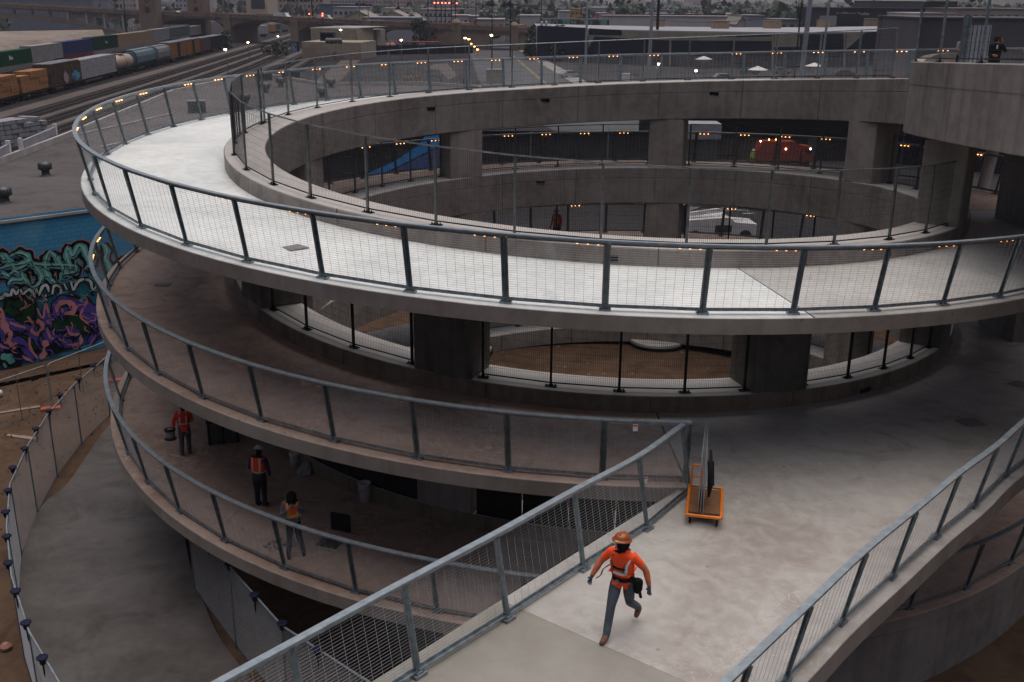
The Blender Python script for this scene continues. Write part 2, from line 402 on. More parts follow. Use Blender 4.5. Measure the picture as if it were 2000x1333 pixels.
# strips between the left boundary (ring arc from TM to TS, then left line) and the right line
arc = [P3(TM+(TS-TM)*k/20, RE-.01) for k in range(21)]
leftb = arc+Lout[1:]
def resample(line, n):
    d = [0]
    for a, b in zip(line, line[1:]): d.append(d[-1]+(b-a).length)
    out = []
    for k in range(n+1):
        s_ = d[-1]*k/n; i = 0
        while i < len(line)-2 and d[i+1] < s_: i += 1
        f = (s_-d[i])/max(1e-9, d[i+1]-d[i]); out.append(line[i].lerp(line[i+1], min(1, max(0, f))))
    return out
NR = 60
LA = resample(leftb, NR); RA = resample(Rout, NR)
def tongue(i0, i1, mat, shrink=0):
    mb = MB(); M_ = 14; top = []; 
    for i in range(i0, i1+1):
        a, b = LA[i], RA[i]; row = []
        for j in range(M_+1):
            q = a.lerp(b, j/M_); row.append(Vector((q.x, q.y, zfx(q.x, q.y))))
        top.append(row)
    o = len(mb.v); R_ = len(top); W_ = M_+1
    for row in top: mb.v += [tuple(p) for p in row]
    for row in top: mb.v += [(p.x, p.y, p.z-.35) for p in row]
    h = R_*W_
    for i in range(R_-1):
        for j in range(M_):
            a = i*W_+j; mb.f.append((a, a+1, a+1+W_, a+W_)); mb.m.append(0); mb.f.append((h+a, h+a+W_, h+a+1+W_, h+a+1)); mb.m.append(0)
        for j, fl in ((0, 1), (M_, 0)):
            a = i*W_+j; b = a+W_; mb.f.append((a, b, b+h, a+h) if fl else (b, a, a+h, b+h)); mb.m.append(0)
    for i in (0, R_-1):
        for j in range(M_):
            a = i*W_+j; mb.f.append((a, a+1, a+1+h, a+h)); mb.m.append(0)
    return mb.build('exit_slab', mat, ramp)
# the pour joint in front of the walking worker
jl = onsurf(1035, 1197); jr = onsurf(1330, 1333)
def cut_index():
    best = min(range(NR), key=lambda i: abs((LA[i]-jl).length)); return best
ci = cut_index()
# skew the rows so that they follow the joint
ri = min(range(NR+1), key=lambda i: (RA[i]-(jl+(jr-jl).normalized()*8)).length)
RA2 = resample(resample(Rout, 200)[:int(200*ri/NR)+1], ci)+resample(resample(Rout, 200)[int(200*ri/NR):], NR-ci)[1:]
RA = RA2
o = tongue(0, ci, mDeck3); o = tongue(ci, NR, mDeck4); o.location.z = -.004
# beam under the walkway edges
for line in (Lout, Rout):
    secs = []
    for q in off(line, .0):
        z = zfx(q.x, q.y); secs.append((q, z))
    mb = MB()
    sx = []
    for i, (q, z) in enumerate(secs):
        a = line[max(i-1, 0)]; b = line[min(i+1, len(line)-1)]; t_ = (b-a); t_.z = 0; t_.normalize(); nn = Vector((t_.y, -t_.x, 0))
        other = Lout[6] if line is Rout else Rout[20]
        sgn = 1 if nn.dot(other-q) > 0 else -1
        nn = nn*sgn
        sx.append([Vector((q.x, q.y, z-.01))-nn*.008, Vector((q.x, q.y, z-.40))-nn*.008, Vector((q.x, q.y, z-.75))+nn*.9, Vector((q.x, q.y, z-.34))+nn*.9])
    mb.sweep(sx).build('walkway_fascia', mSlab, ramp)

# ------------------------------------------------------------------ guard railings (outer)
def rail_panel(mb, a0, a1, top0, top1, ph=.05, pv=.19, wt=.005, flip=False):
    """mesh infill between two posts: bottoms a0,a1 tops top0,top1; ph row pitch, pv column pitch"""
    H_ = (top0-a0).length; n = int(H_/ph)
    for i in range(1, n):
        f = i/n; mb.wire(a0.lerp(top0, f), a1.lerp(top1, f), wt)
    L_ = (a1-a0).length; m = max(1, int(round(L_/pv)))
    for j in range(1, m):
        f = j/m; mb.wire(a0.lerp(a1, f), top0.lerp(top1, f), wt)
    return mb
RH, RT = 1.48, .262
def guard_railing(label, posts, nrm, lights=True, lightdir=-1, smooth_top=None, group=None, corner=False):
    """posts: base points on the slab, nrm: outward directions; one railing run"""
    g = thing('guard_railing', label, 'railing', tuple(posts[len(posts)//2]))
    inv = Matrix.Translation(-Vector(posts[len(posts)//2]))
    tops = [p+Vector((0, 0, RH))+n*RT for p, n in zip(posts, nrm)]
    def fin(mb, name, mat, par=None, sm=False):
        o = mb.build(name, mat, par or g, sm)
        return o
    base = Vector(posts[len(posts)//2])
    sh = lambda p: Vector(p)-base
    for i, (p, n, tp) in enumerate(zip(posts, nrm, tops)):
        s_ = Vector((-n.y, n.x, 0))
        mb = MB(); mb.bar(sh(p)+Vector((0, 0, .06)), sh(tp)+Vector((0, 0, -.02)), .085, .022, side=s_)
        mb.bar(sh(p)+Vector((0, 0, .06))+n*.02, sh(tp)+Vector((0, 0, -.05))+n*.03, .014, .075, side=s_)
        o = fin(mb, 'post', mGalvD)
        pb = MB(); pb.box(sh(p)+Vector((0, 0, .022)), (.24, .17, .044), math.atan2(s_.y, s_.x))
        pb.box(sh(p)+Vector((0, 0, .055)), (.13, .10, .03), math.atan2(s_.y, s_.x))
        for q in (-.085, .085):
            c = sh(p)+s_*q; pb.lathe((c.x, c.y, c.z+.044), [(.016, 0), (.016, .035), (.009, .04), (.009, .06)], 6)
        b_ = pb.build('base_plate', mGalv, o); 
    m = len(posts)
    hr_ = MB()
    if smooth_top: tl = smooth_top
    else: tl = smooth_line(tops, 4)
    sx = []
    for i, q in enumerate(tl):
        a = tl[max(i-1, 0)]; b = tl[min(i+1, len(tl)-1)]; t_ = b-a; t_.z = 0; t_.normalize(); nn = Vector((t_.y, -t_.x, 0)); q = sh(q)
        sx.append([q-nn*.065+Vector((0, 0, .0)), q-nn*.060+Vector((0, 0, .022)), q+nn*.060+Vector((0, 0, .022)), q+nn*.065, q+nn*.05-Vector((0, 0, .035)), q-nn*.05-Vector((0, 0, .035))])
    fin(hr_.sweep(sx), 'handrail', mRail)
    for i in range(m-1):
        p, q = posts[i], posts[i+1]; tp, tq = tops[i], tops[i+1]
        f0, f1 = .085, .955
        e = .055/(q-p).length
        a0 = p.lerp(tp, f0); a1 = q.lerp(tq, f0); b0 = p.lerp(tp, f1); b1 = q.lerp(tq, f1)
        A0, A1, B0, B1 = a0.lerp(a1, e), a0.lerp(a1, 1-e), b0.lerp(b1, e), b0.lerp(b1, 1-e)
        mb = rail_panel(MB(), sh(A0), sh(A1), sh(B0), sh(B1)); fin(mb, 'mesh_panel', mWire)
        fr = MB(); 
        nn = nrm[i]
        fr.bar(sh(A0), sh(B0), .012, .03, side=(nn)); fr.bar(sh(A1), sh(B1), .012, .03, side=nn); fr.bar(sh(B0), sh(B1), .02, .035, side=nn)
        fin(fr, 'panel_frame', mGalv)
        br = MB(); br.bar(sh(p.lerp(tp, .055)).lerp(sh(q.lerp(tq, .055)), 0.01), sh(p.lerp(tp, .055)).lerp(sh(q.lerp(tq, .055)), .99), .07, .018, side=nn)
        br.bar(sh(p.lerp(tp, .08))+nn*.02, sh(q.lerp(tq, .08))+nn*.02, .012, .05, side=nn)
        fin(br, 'bottom_rail', mGalv)
        if lights and (lights is True or i in lights):
            lb = MB(); L_ = (q-p).length
            for dd in (.18, .38, .58):
                f = dd/L_ if lightdir > 0 else 1-dd/L_
                c = sh(tp.lerp(tq, f))-nn*.035-Vector((0, 0, .082))
                lb.box((c.x, c.y, c.z), (.034, .034, .02), math.atan2(nn.y, nn.x))
            fin(lb, 'rail_light', mWarm)
    return g
ST = .1182
def ring_posts(t0, n): 
    ts = [t0+ST*i for i in range(n)]; return [P3(t, RB) for t in ts], [radial(t) for t in ts], ts
# level 1: straight run in from the landing, then round
ts1 = [-.2464+ST*i*1.0 for i in range(0, 42)]
TE = 3*pi/2+.25
ts1 = [t for t in ts1 if t < TE]
topst = [P3(t, RB) for t in ts1]
# landing line (outer rail going east from the ring)
land = []
p0 = P3(-.2464, RB); 
for k, (u, v) in enumerate([(2080, 76), (2020, 77.5), (1935, 80), (1850, 82), (1769, 85), (1686, 87), (1605, 89.5), (1524, 92), (1444, 95)]):
    yy = 46.5+ (2080-u)/ (2080-1364)*5.5
    q = gy(u, v, yy); q.z -= RH; q.y -= RT; land.append(q)
posts = land+[P3(t, RB) for t in [-.2464+ST*i for i in range(15)]]
nr = [Vector((0.05, 1, 0)).normalized()]*len(land)+[radial(-.2464+ST*i) for i in range(15)]
guard_railing('far stretch of the top level outer railing, seen against the streets', posts, nr, True, 1)
tt = [-.2464+ST*i for i in range(14, 45) if -.2464+ST*i < 3*pi/2+.3]
guard_railing('front stretch of the top level outer railing, its mesh lit white from the deck behind', [P3(t, RB) for t in tt], [radial(t) for t in tt], True, -1)
tt = [8.2871-ST*k for k in range(32, -1, -1)]
guard_railing('outer railing behind the second level, under the top ring', [P3(t, RB) for t in tt if t < 7.7], [radial(t) for t in tt if t < 7.7], True, -1)
t2 = [t for t in tt if t > 7.55]+[8.2871+ST*1.0*i for i in range(1, 12)]
t2 = [t for t in t2 if t < TS-.03]+[TS]
guard_railing('middle curved railing that ends at the corner beside the cart', [P3(t, RB) for t in t2], [radial(t) for t in t2], set(range(2, len(t2)-4)), -1)
tt = [14.5925-ST*k for k in range(34, -1, -1)]
guard_railing('outer railing at the back of the third level', [P3(t, RB) for t in tt if t < 13.9], [radial(t) for t in tt if t < 13.9], set(range(6, 30, 2)), -1)
t3 = [t for t in tt if t > 13.78]+[14.5925+ST*i for i in range(1, 10)]
guard_railing('lowest curved railing in front of the three workers', [P3(t, RB) for t in t3], [radial(t) for t in t3], False)
t3 = [16.1239-.1382*2, 16.1239-.1382, 16.1239, 16.2604, 16.4023, 16.54, 16.68, 16.82]
guard_railing('railing at the lower right, half hidden under the walkway', [P3(t, RB) for t in t3], [radial(t) for t in t3], True, -1)
tt = [15.7+ST*k for k in range(0, 27)]
# exit walkway railings
def line_run(line, spacing, start=0.0):
    d = 0; out = [line[0]]; acc = start
    rs = resample(line, 400); last = rs[0]; need = spacing
    for a, b in zip(rs, rs[1:]):
        acc += (b-a).length
        if acc >= need: out.append(b.copy()); acc = 0
    return out
Lp = [p.copy() for p in LB]+[LB[-1]+dl*2.05*k for k in range(1, 4)]
Lp = [LB[0].copy(), LB[1].copy(), LB[2].copy(), LB[3].copy(), LB[4].copy()]+[LB[-1]+dl*2.05*k for k in range(1, 4)]
for p in Lp: p.z = zfx(p.x, p.y)
nL = Vector((-dl.y, dl.x, 0)); 
if nL.dot(RBP[3]-LB[2]) > 0: nL = -nL
guard_railing('straight railing on the left of the walkway, in front of the walking worker', Lp, [nL]*len(Lp), False)
Rl = smooth_line([mrg, mrg*.5+RBP[0]*.5+Vector((.35, -.35, 0)), *RBP], 6)
Rp = [q.copy() for q in RBP]+[RBP[-1]+dr*1.9*k for k in range(1, 3)]
pre = []
a = RBP[0]; up = resample(Rl[:13], 60)[::-1]; acc = 0
for q, q2 in zip(up, up[1:]):
    acc += (q2-q).length
    if acc > 1.9: pre.append(q2.copy()); acc = 0
Rp = pre[::-1]+Rp
for p in Rp: p.z = zfx(p.x, p.y)
nR = []
for i in range(len(Rp)):
    a = Rp[max(i-1, 0)]; b = Rp[min(i+1, len(Rp)-1)]; t_ = b-a; t_.z = 0; t_.normalize(); nn = Vector((t_.y, -t_.x, 0))
    if nn.dot(LB[3]-RBP[4]) > 0: nn = -nn
    nR.append(nn)
guard_railing('long railing on the right of the walkway with warm lights under the rail', Rp, nR, True, 1)
t2b = [TM-.02+ST*i for i in range(0, 9)]
guard_railing('second level outer railing on the right edge beyond the walkway', [P3(t, RB) for t in t2b], [radial(t) for t in t2b], True, -1)

# ------------------------------------------------------------------ tall mesh fences on the curb
RF = RCO-.30; FH = 1.9
def tall_fence(label, pts, h=FH, hooks=True, mat=mCap):
    base = Vector(pts[len(pts)//2]); g = thing('tall_mesh_fence', label, 'fence', tuple(base)); sh = lambda p: Vector(p)-base
    up = Vector((0, 0, 1))
    for i, p in enumerate(pts):
        a = pts[max(i-1, 0)]; b = pts[min(i+1, len(pts)-1)]; d = (b-a); d.z = 0; d.normalize()
        o = MB().bar(sh(p)+up*.02, sh(p)+up*h, .06, .06, side=d).build('post', mat, g)
        pb = MB().box(sh(p)+up*.01, (.30, .16, .02), math.atan2(d.y, d.x))
        for q in (-.11, -.04, .04, .11):
            c = sh(p)+d*q; pb.box((c.x, c.y, c.z+.04), (.03, .03, .05), 0)
        pb.build('base_plate', mBlack, o)
    MB().tube([sh(p)+up*(h-.0) for p in pts], .021, 6).build('top_rail', mat, g)
    MB().tube([sh(p)+up*.10 for p in pts], .018, 6).build('bottom_rail', mBlack, g)
    for p, q in zip(pts, pts[1:]):
        mb = MB(); d = (q-p).normalized()*.04
        rail_panel(mb, sh(p+d)+up*.11, sh(q-d)+up*.11, sh(p+d)+up*(h-.02), sh(q-d)+up*(h-.02), ph=.19, pv=.052, wt=.0055)
        mb.build('mesh_panel', mBwire, g)
    return g
def fr(ts): return [P3(t, RF, HC+.006) for t in ts]
tn = [2.14, 2.2977, 2.4365, 2.5923, 2.7424, 2.8951, 3.0553, 3.22, 3.3917, 3.5672, 3.7547, 3.93, 4.1]
tall_fence('tall dark mesh fence along the front curb of the top ring', fr([1.5212, 1.67, 1.82, 1.97]+tn))
tall_fence('tall mesh fence along the far curb of the top ring', fr([-.848-.156*k for k in (2, 1)]+[-.848, -.687, -.5338, -.3796, -.2196, -.0581, .1048, .2706, .4451, .6216, .8009, .9851, 1.1702, 1.3385, 1.5]), mat=mGalv)
def skipcols(ts, lev): return ts
def runs(t0, t1, step, cols, gap=.075):
    """fence runs between columns"""
    cuts = sorted([c+2*pi*k for c in cols for k in range(0, 4) if t0 < c+2*pi*k < t1]); a = t0; out = []
    for c in cuts+[t1+gap]:
        b = c-gap; n = max(1, int(round((b-a)/step))); out.append([a+(b-a)*i/n for i in range(n+1)]); a = c+gap
    return out
names = {}
segname = ['on the right side', 'on the far right', 'at the back right', 'at the back', 'at the back left', 'on the left side', 'at the front left', 'at the front between the two wide columns', 'at the front right', 'on the right']
k = 0
for r in runs(3*pi/2-.4, 7*pi/2-.45, .152, COLS):
    mid = (sum(r)/len(r)) % (2*pi); 
    where = 'at the back' if mid < .7 or mid > 5.6 else 'at the back left' if mid < 1.4 else 'on the left side' if mid < 2.2 else 'at the front left' if mid < 2.8 else 'at the front between the two wide dark columns' if mid < 3.5 else 'at the front right' if mid < 4.2 else 'on the right' if mid < 5.15 else 'at the back right'
    turn = 'upper' if sum(r)/len(r) < 8 else 'lower'
    tall_fence('dark mesh fence on the second level, %s' % where if sum(r)/len(r) > 5.3 else 'dark mesh fence under the corner block, between columns', fr(r), mat=mBlack if 8 < sum(r)/len(r) < 10.6 else mCap)
usedn = {}
for r in runs(7*pi/2-.4, 6*pi+.4, .17, COLS):
    mid = (sum(r)/len(r)) % (2*pi); lv = 'third' if sum(r)/len(r) < 17.3 else 'lowest'
    where = 'at the back' if mid < .7 or mid > 5.6 else 'at the back left' if mid < 1.4 else 'on the left' if mid < 2.2 else 'at the front left' if mid < 2.8 else 'at the front' if mid < 3.5 else 'at the front right' if mid < 4.2 else 'on the right' if mid < 5.15 else 'at the back right'
    lb_ = 'dark mesh fence on the %s level, %s' % (lv, where); usedn[lb_] = usedn.get(lb_, 0)+1
    if usedn[lb_] > 1: lb_ += (' and farther round' if usedn[lb_] == 2 else ' and nearest the ground')
    tall_fence(lb_, fr(r), mat=mBlack)

# ------------------------------------------------------------------ corner block and landing at the upper right
NB = [(16.5, 39.5), (15.3, 38.6), (14.3, 37.2), (13.55, 35.6), (12.65, 33.8), (11.95, 31.8), (11.65, 29), (11.52, 26), (11.5, 23), (11.5, 19)]
bp_ = smooth_line([Vector((a, b, 0)) for a, b in NB], 5)
def ztop(y): return 14.46+(33-y)*.048 if y < 33 else 14.46
blk = MB(); sx = []
inner = []
for i, q in enumerate(bp_):
    a = bp_[max(i-1, 0)]; b = bp_[min(i+1, len(bp_)-1)]; t_ = (b-a).normalized(); nn = Vector((-t_.y, t_.x, 0))   # to the right/east side
    if nn.x < 0 and q.y < 36: nn = -nn
    z = ztop(q.y); zb = z-2.12-(.0 if q.y > 33 else -0.012*(33-q.y))
    sx.append([Vector((q.x, q.y, z-.02)), Vector((q.x, q.y, zb+.03)), Vector((q.x+.03, q.y+.01, zb)), Vector((q.x+1.2, q.y+.9, zb)), Vector((q.x+1.2, q.y+.6, z-1.3)), Vector((q.x+.5, q.y+.3, z-1.3)), Vector((q.x+.5, q.y+.3, z)), Vector((q.x+.02, q.y+.01, z))])
for i in range(0, len(sx)-1, 9):
    MB().sweep([[p+Vector((0, 0, 0)) for p in s_] for s_ in sx[i:min(i+10, len(sx))]]).build('landing_wall', mConc, ramp)
# horizontal cold joint as a shallow proud band on top
sx2 = []
for q in bp_:
    z = ztop(q.y); sx2.append([Vector((q.x-.012, q.y-.004, z-.64)), Vector((q.x-.012, q.y-.004, z-.015)), Vector((q.x+.1, q.y+.05, z-.015)), Vector((q.x+.1, q.y+.05, z-.64))])
MB().sweep(sx2).build('parapet_band', mConc, ramp)
# landing deck
LD = [xy(-.42, RCO-.02), xy(-.42, RE)]+[(q.x, q.y+.35) for q in land[::-1]]+[(25, 45), (19.8, 40.5), (19.6, 16), (11.95, 16), (11.95, 25), (12.3, 31.5), (13.2, 33.6), (14.8, 37), (16.5, 39.2)]+[xy(-t_, RCO-.02) for t_ in (1.1, .95, .8, .65, .5)]
def zl(x, y):
    return zd(-.42)-.003+max(0, (x-9.5))*.06
poly = [(p[0], p[1]) for p in LD]
zt_ = [13.3 if p[1] < 40 else min(13.5, zl(*p)) for p in poly]
MB().prism(poly, [z-.35 for z in zt_], zt_).build('landing_slab', mDeck1b, ramp)
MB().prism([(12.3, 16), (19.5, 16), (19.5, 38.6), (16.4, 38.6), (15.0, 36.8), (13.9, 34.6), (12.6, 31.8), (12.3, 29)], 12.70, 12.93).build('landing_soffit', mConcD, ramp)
# fence on the block
fz = [gz(u, v, 14.55) for u, v in ((1806, 114),)]
bf = []
for (x, y) in ((12.3, 32.9), (11.8, 29.8), (11.65, 26.8), (11.6, 23.6), (11.6, 20.6)):
    bf.append(Vector((x+.14, y+.1, ztop(y)+.003)))
tall_fence('grey mesh fence on top of the corner block, upper right', bf, h=1.75, mat=mGalv)
# black boards added to darken the inner side of the third level
def shade_run(t0, t1):
    a = [P3(t, RCO-.12, HC+.01) for t in (t0+(t1-t0)*k/6 for k in range(7))]; top = [P3(t-2*pi, RCO-.12, -.58) for t in (t0+(t1-t0)*k/6 for k in range(7))]
    for k in range(6):
        o = MB(); d = (a[k+1]-a[k]).normalized()*.02; n = radial(t0+(t1-t0)*k/6)*.05
        o.hexa([a[k]+d-n, a[k+1]-d-n, a[k+1]-d+n, a[k]+d+n, top[k]+d-n, top[k+1]-d-n, top[k+1]-d+n, top[k]+d+n]); o.build('shade_board', mBlack, hg)
hg = thing('shade_screen', 'black boards added to darken the inner side of the workers level', 'shade screen'); shade_run(13.9, 14.7); shade_run(14.76, 15.268); shade_run(15.392, 15.95)
lq = [Vector((19.35, 39.5-1.95*k, 13.5)) for k in range(11)]
guard_railing('short railing with lights on the far side of the landing, top right corner', lq, [Vector((1, 0, 0))]*11, True, 1)
# supporting pier under the block (deep shade)
MB().box((17.6, 33.5, 6.2), (2.2, 2.6, 12.6)).build('landing_pier', mCol, ramp)
# retaining wall under the lower right level
sx = []
for i in range(26):
    t = 15.75+i*.05; a = P3(t, RE+.02, -.36); b = P3(t, RE-.45, -.36); sx.append([a, Vector((a.x, a.y, max(.02, a.z-2.3))), Vector((b.x, b.y, max(.02, b.z-2.3))), b])
MB().sweep(sx).build('retaining_wall', mConc, ramp)
# ------------------------------------------------------------------ ground, path
gm = MB(); gm.add([(-2330, -60, 0), (2330, -60, 0), (2330, 2300, 0), (-2330, 2300, 0)], [(0, 1, 2, 3)]); gr = gm.build('ground', mAsph, kind='structure')
def sheet(name, poly, z, mat, kind='structure'):
    return MB().add([(p[0], p[1], z) for p in poly], [tuple(range(len(poly)))]).build(name, mat, kind=kind)
ringpoly = [xy(t, 24) for t in [2*pi*k/48 for k in range(48)]]
DIRT = [(-60, 10), (40, 10), (40, 60), (12, 62), (-2, 60), (-14, 52.6), (-24, 43.2), (-60, 8)]
sheet('dirt_ground', DIRT, .004, mDirt)
# path: widening ring on the ground
pout = [gz(u, v, .16) for u, v in ((262, 792), (230, 830), (195, 870), (135, 960), (88, 1000), (55, 1080), (42, 1170), (60, 1250), (90, 1333))]
pin = [gz(u, v, .16) for u, v in ((366, 1040), (375, 1100), (390, 1145), (430, 1240), (480, 1310), (560, 1400))]
pout2 = [Vector((-14.6, 42.4, .16)), Vector((-15.6, 40.2, .16))]+pout[1:]
pout2 = pout2+[pout2[-1]+(pout2[-1]-pout2[-2]).normalized()*k for k in (3, 7)]
pin2 = [Vector((-11.9, 40.5, .16)), Vector((-11.9, 36, .16)), Vector((-11.5, 33, .16))]+pin
pin2 = pin2+[pin2[-1]+(pin2[-1]-pin2[-2]).normalized()*k for k in (3, 6)]
po = resample(smooth_line([Vector((p.x, p.y, .16)) for p in pout2], 5), 50); pi_ = resample(smooth_line([Vector((p.x, p.y, .16)) for p in pin2], 5), 50)
mb = MB()
for i in range(50):
    a, b, c, d = po[i], po[i+1], pi_[i+1], pi_[i]
    mb.add([a, b, c, d, (a.x, a.y, 0), (b.x, b.y, 0), (c.x, c.y, 0), (d.x, d.y, 0)], [(0, 3, 2, 1), (0, 1, 5, 4), (2, 3, 7, 6)])
mb.build('path', mPath, kind='structure')

def chain_fence(label, pts, h, seg_=1.75, cap=True):
    base = Vector(pts[len(pts)//2]); g = thing('chain_link_fence', label, 'fence', tuple(base)); up = Vector((0, 0, 1)); tot = []
    sh = lambda p: Vector(p)-base
    for i, p in enumerate(pts):
        MB().tube([sh(p), sh(p)+up*h], .03, 6).build('post', mGalvD, g)
    MB().tube([sh(p)+up*h for p in pts], .026, 6).build('top_rail', mRail, g)
    MB().tube([sh(p)+up*.06 for p in pts], .012, 5).build('bottom_wire', mBlack, g)
    for p, q in zip(pts, pts[1:]):
        mb = MB(); L_ = (q-p).length; d = (q-p)/L_; st = .075; n = int((L_+h)/st)
        for k in range(n):
            s0 = k*st
            # rising diagonals
            x0 = max(0, s0-h); z0 = min(h, s0); x1 = min(L_, s0); z1 = max(0, s0-L_)
            if x1-x0 > .02:
                mb.wire(sh(p+d*x0)+up*z0, sh(p+d*x1)+up*z1, .005)
                mb.wire(sh(q-d*x0)+up*z0, sh(q-d*x1)+up*z1, .005)
        mb.build('chain_mesh', mWire, g)
    return g
fo = resample([Vector((p.x, p.y, .02)) for p in resample(smooth_line([Vector((p.x-.12, p.y, 0)) for p in pout2], 5), 60)], 9)
ft = [gz(u, v, 2.45) for u, v in ((250, 672), (215, 706), (183, 730), (155, 757), (119, 789), (98, 820), (73, 856), (52, 895), (29, 933), (21, 978), (17, 1020), (20, 1068), (24, 1120), (39, 1175), (60, 1237), (93, 1305), (140, 1370))]
lampspots_o = [p.copy() for p in ft[1:]]
fpo = resample([Vector((p.x, p.y, .02)) for p in ft], 9)
chain_fence('chain link fence curving along the left of the ground path', fpo, 2.43)
fi = [gz(u, v, 2.45) for u, v in ((372, 1018), (412, 1067), (455, 1115), (505, 1175), (560, 1230), (630, 1280), (715, 1327), (800, 1375))]
lampspots_i = [p.copy() for p in fi[1:]]
fpi = [Vector((p.x, p.y, .02)) for p in (fi[0], fi[2], fi[4], fi[6], fi[7])]
chain_fence('chain link fence on the inner side of the path, under the railings', fpi, 2.43)
mNavy = flat('solar_light_plastic', (.012, .014, .035), .35, 0, .2, 5)
proto = None
for i, p in enumerate(lampspots_o+lampspots_i[:5]):
    side_l = i < len(lampspots_o)
    if proto is None:
        g = thing('solar_light', 'x', 'garden light', (p.x, p.y, 2.46), 0, 'solar lights clipped to the fence rails')
        MB().lathe((0, 0, .06), [(.14, 0), (.15, .03), (.13, .05), (.02, .06)], 14).build('light_cap', mNavy, g)
        MB().lathe((0, 0, 0), [(.03, -.16), (.075, -.10), (.085, .0), (.06, .06)], 12).build('light_body', mNavy, g)
        MB().lathe((0, 0, 0), [(.006, -.52), (.022, -.40), (.026, -.16)], 8).build('light_spike', mBlack, g)
        proto = g
    else:
        g = copy_tree(proto); g.location = (p.x, p.y, 2.46)
    on_ = ('first', 'second', 'third', 'fourth', 'fifth', 'sixth', 'seventh', 'eighth', 'ninth', 'tenth', 'eleventh', 'twelfth', 'thirteenth', 'fourteenth', 'fifteenth', 'sixteenth', 'seventeenth')
    g.scale = (.85, .85, .85)
    g['label'] = ('black solar light on the outer path fence, %s counting from the mural' % on_[i] if side_l else 'black solar light on the inner path fence, %s below the railings' % on_[i-len(lampspots_o)])

# temporary fence panels with rounded frames
mOr = flat('orange_base', (.55, .09, .03), .5, 0, .2, 4)
for i, (a, b, lab) in enumerate((((-14, 900, 90, 728), None, 'near temporary fence panel on the dirt, small dark tag on it'), ((93, 726, 216, 676), None, 'second temporary fence panel on the dirt, nearer the mural'))):
    A = gz(a[0], a[1] if i else 765, 1.95); B = gz(a[2], a[3], 1.95)
    if i == 0: A = gz(0, 760, 1.95); A = B+(A-B)*1.25
    A.z = B.z = 0; g = thing('temporary_fence', lab, 'fence panel', tuple(A)); d = B-A; L_ = d.length; d.normalize(); up = Vector((0, 0, 1)); r = .16; h = 1.95
    pth = [up*.05, up*(h-r)]+[d*(r-r*cos(k*pi/8))+up*(h-r+r*sin(k*pi/8)) for k in range(1, 5)]+[d*(L_-r+r*sin(k*pi/8))+up*(h-r+r*cos(k*pi/8)) for k in range(0, 5)]+[d*L_+up*.05]
    MB().tube(pth, .022, 8).build('frame', mRail, g); MB().tube([up*.12, d*L_+up*.12], .016, 6).build('bottom_bar', mGalvD, g)
    MB().tube([d*L_*.47+up*.12, d*L_*.47+up*h], .016, 6).build('middle_bar', mGalvD, g)
    rail_panel(MB(), up*.14+d*.03, up*.14+d*(L_-.03), up*(h-.03)+d*.03, up*(h-.03)+d*(L_-.03), ph=.15, pv=.06, wt=.004).build('mesh_panel', mBwire, g)
    if i == 0:
        t_ = MB().box(tuple(d*(L_*.78)+up*1.55+Vector((.02, -.03, 0))), (.34, .01, .13), math.atan2(d.y, d.x)); t_.build('tag', mBlack, g)
    MB().box(tuple(d*L_*.98+up*.06), (.75, .28, .12), .3).build('foot', mOr, g)
# ------------------------------------------------------------------ mural building
# wall line through two surveyed ground points
W0 = gz(0, 740); W1 = gz(210, 690); wd = (W1-W0); wd.z = 0; wd.normalize(); wn = Vector((wd.y, -wd.x, 0))   # towards the camera
if wn.y > 0: wn = -wn
def wall_t(u, v):                       # pixel -> (distance along wall, height)
    r = ray(u, v); o = Vector((0, 0, CAMZ)); k = (W0-o).dot(wn)/r.dot(wn); p = o+r*k; return (p-W0).dot(wd), p.z
ZR = .5*(wall_t(0, 441)[1]+wall_t(180, 416)[1])
def wp(s_, z, d=0.0): return W0+wd*s_+wn*d+Vector((0, 0, z))
T0, T1 = -26.0, (Vector((-14.7, 52.0, 0))-W0).dot(wd)
C1p = wp(T1, 0); 
bl = thing('mural_building', 'low flat roofed building with a blue graffiti mural on its long wall', 'building', tuple(W0))
def BL(p): return Vector(p)-W0
C2p = gz(930, 178, ZR); C2p.z = 0
far = [gz(u, v, ZR) for u, v in ((930, 172), (820, 166), (620, 171), (500, 152), (440, 164), (330, 190), (110, 285), (-60, 352))]
roofpoly = [wp(T0, 0), wp(T1, 0), C2p]+[Vector((p.x, p.y, 0)) for p in far]
mWallD = flat('dark_rendered_wall', (.03, .028, .035), .8, 0, .3, .6)
mb = MB(); mb.prism([(BL(p).x, BL(p).y) for p in roofpoly], 0, ZR-.25); mb.build('building_shell', mWallD, bl)
MB().prism([(BL(p).x, BL(p).y) for p in roofpoly], ZR-.25, ZR-.2).build('roof', mRoof, bl)
mPar = flat('parapet_paint', (.36, .33, .33), .7, 0, .2, 1)
# parapets (low) round the roof
rp = roofpoly+[roofpoly[0]]
for i, (a, b) in enumerate(zip(rp, rp[1:])):
    h = .02 if i < 2 else .35
    if i == len(rp)-2: continue
    MB().bar(BL(a)+Vector((0, 0, ZR-.2+h/2)), BL(b)+Vector((0, 0, ZR-.2+h/2)), .22, h+.1).build('parapet', mPar, bl)
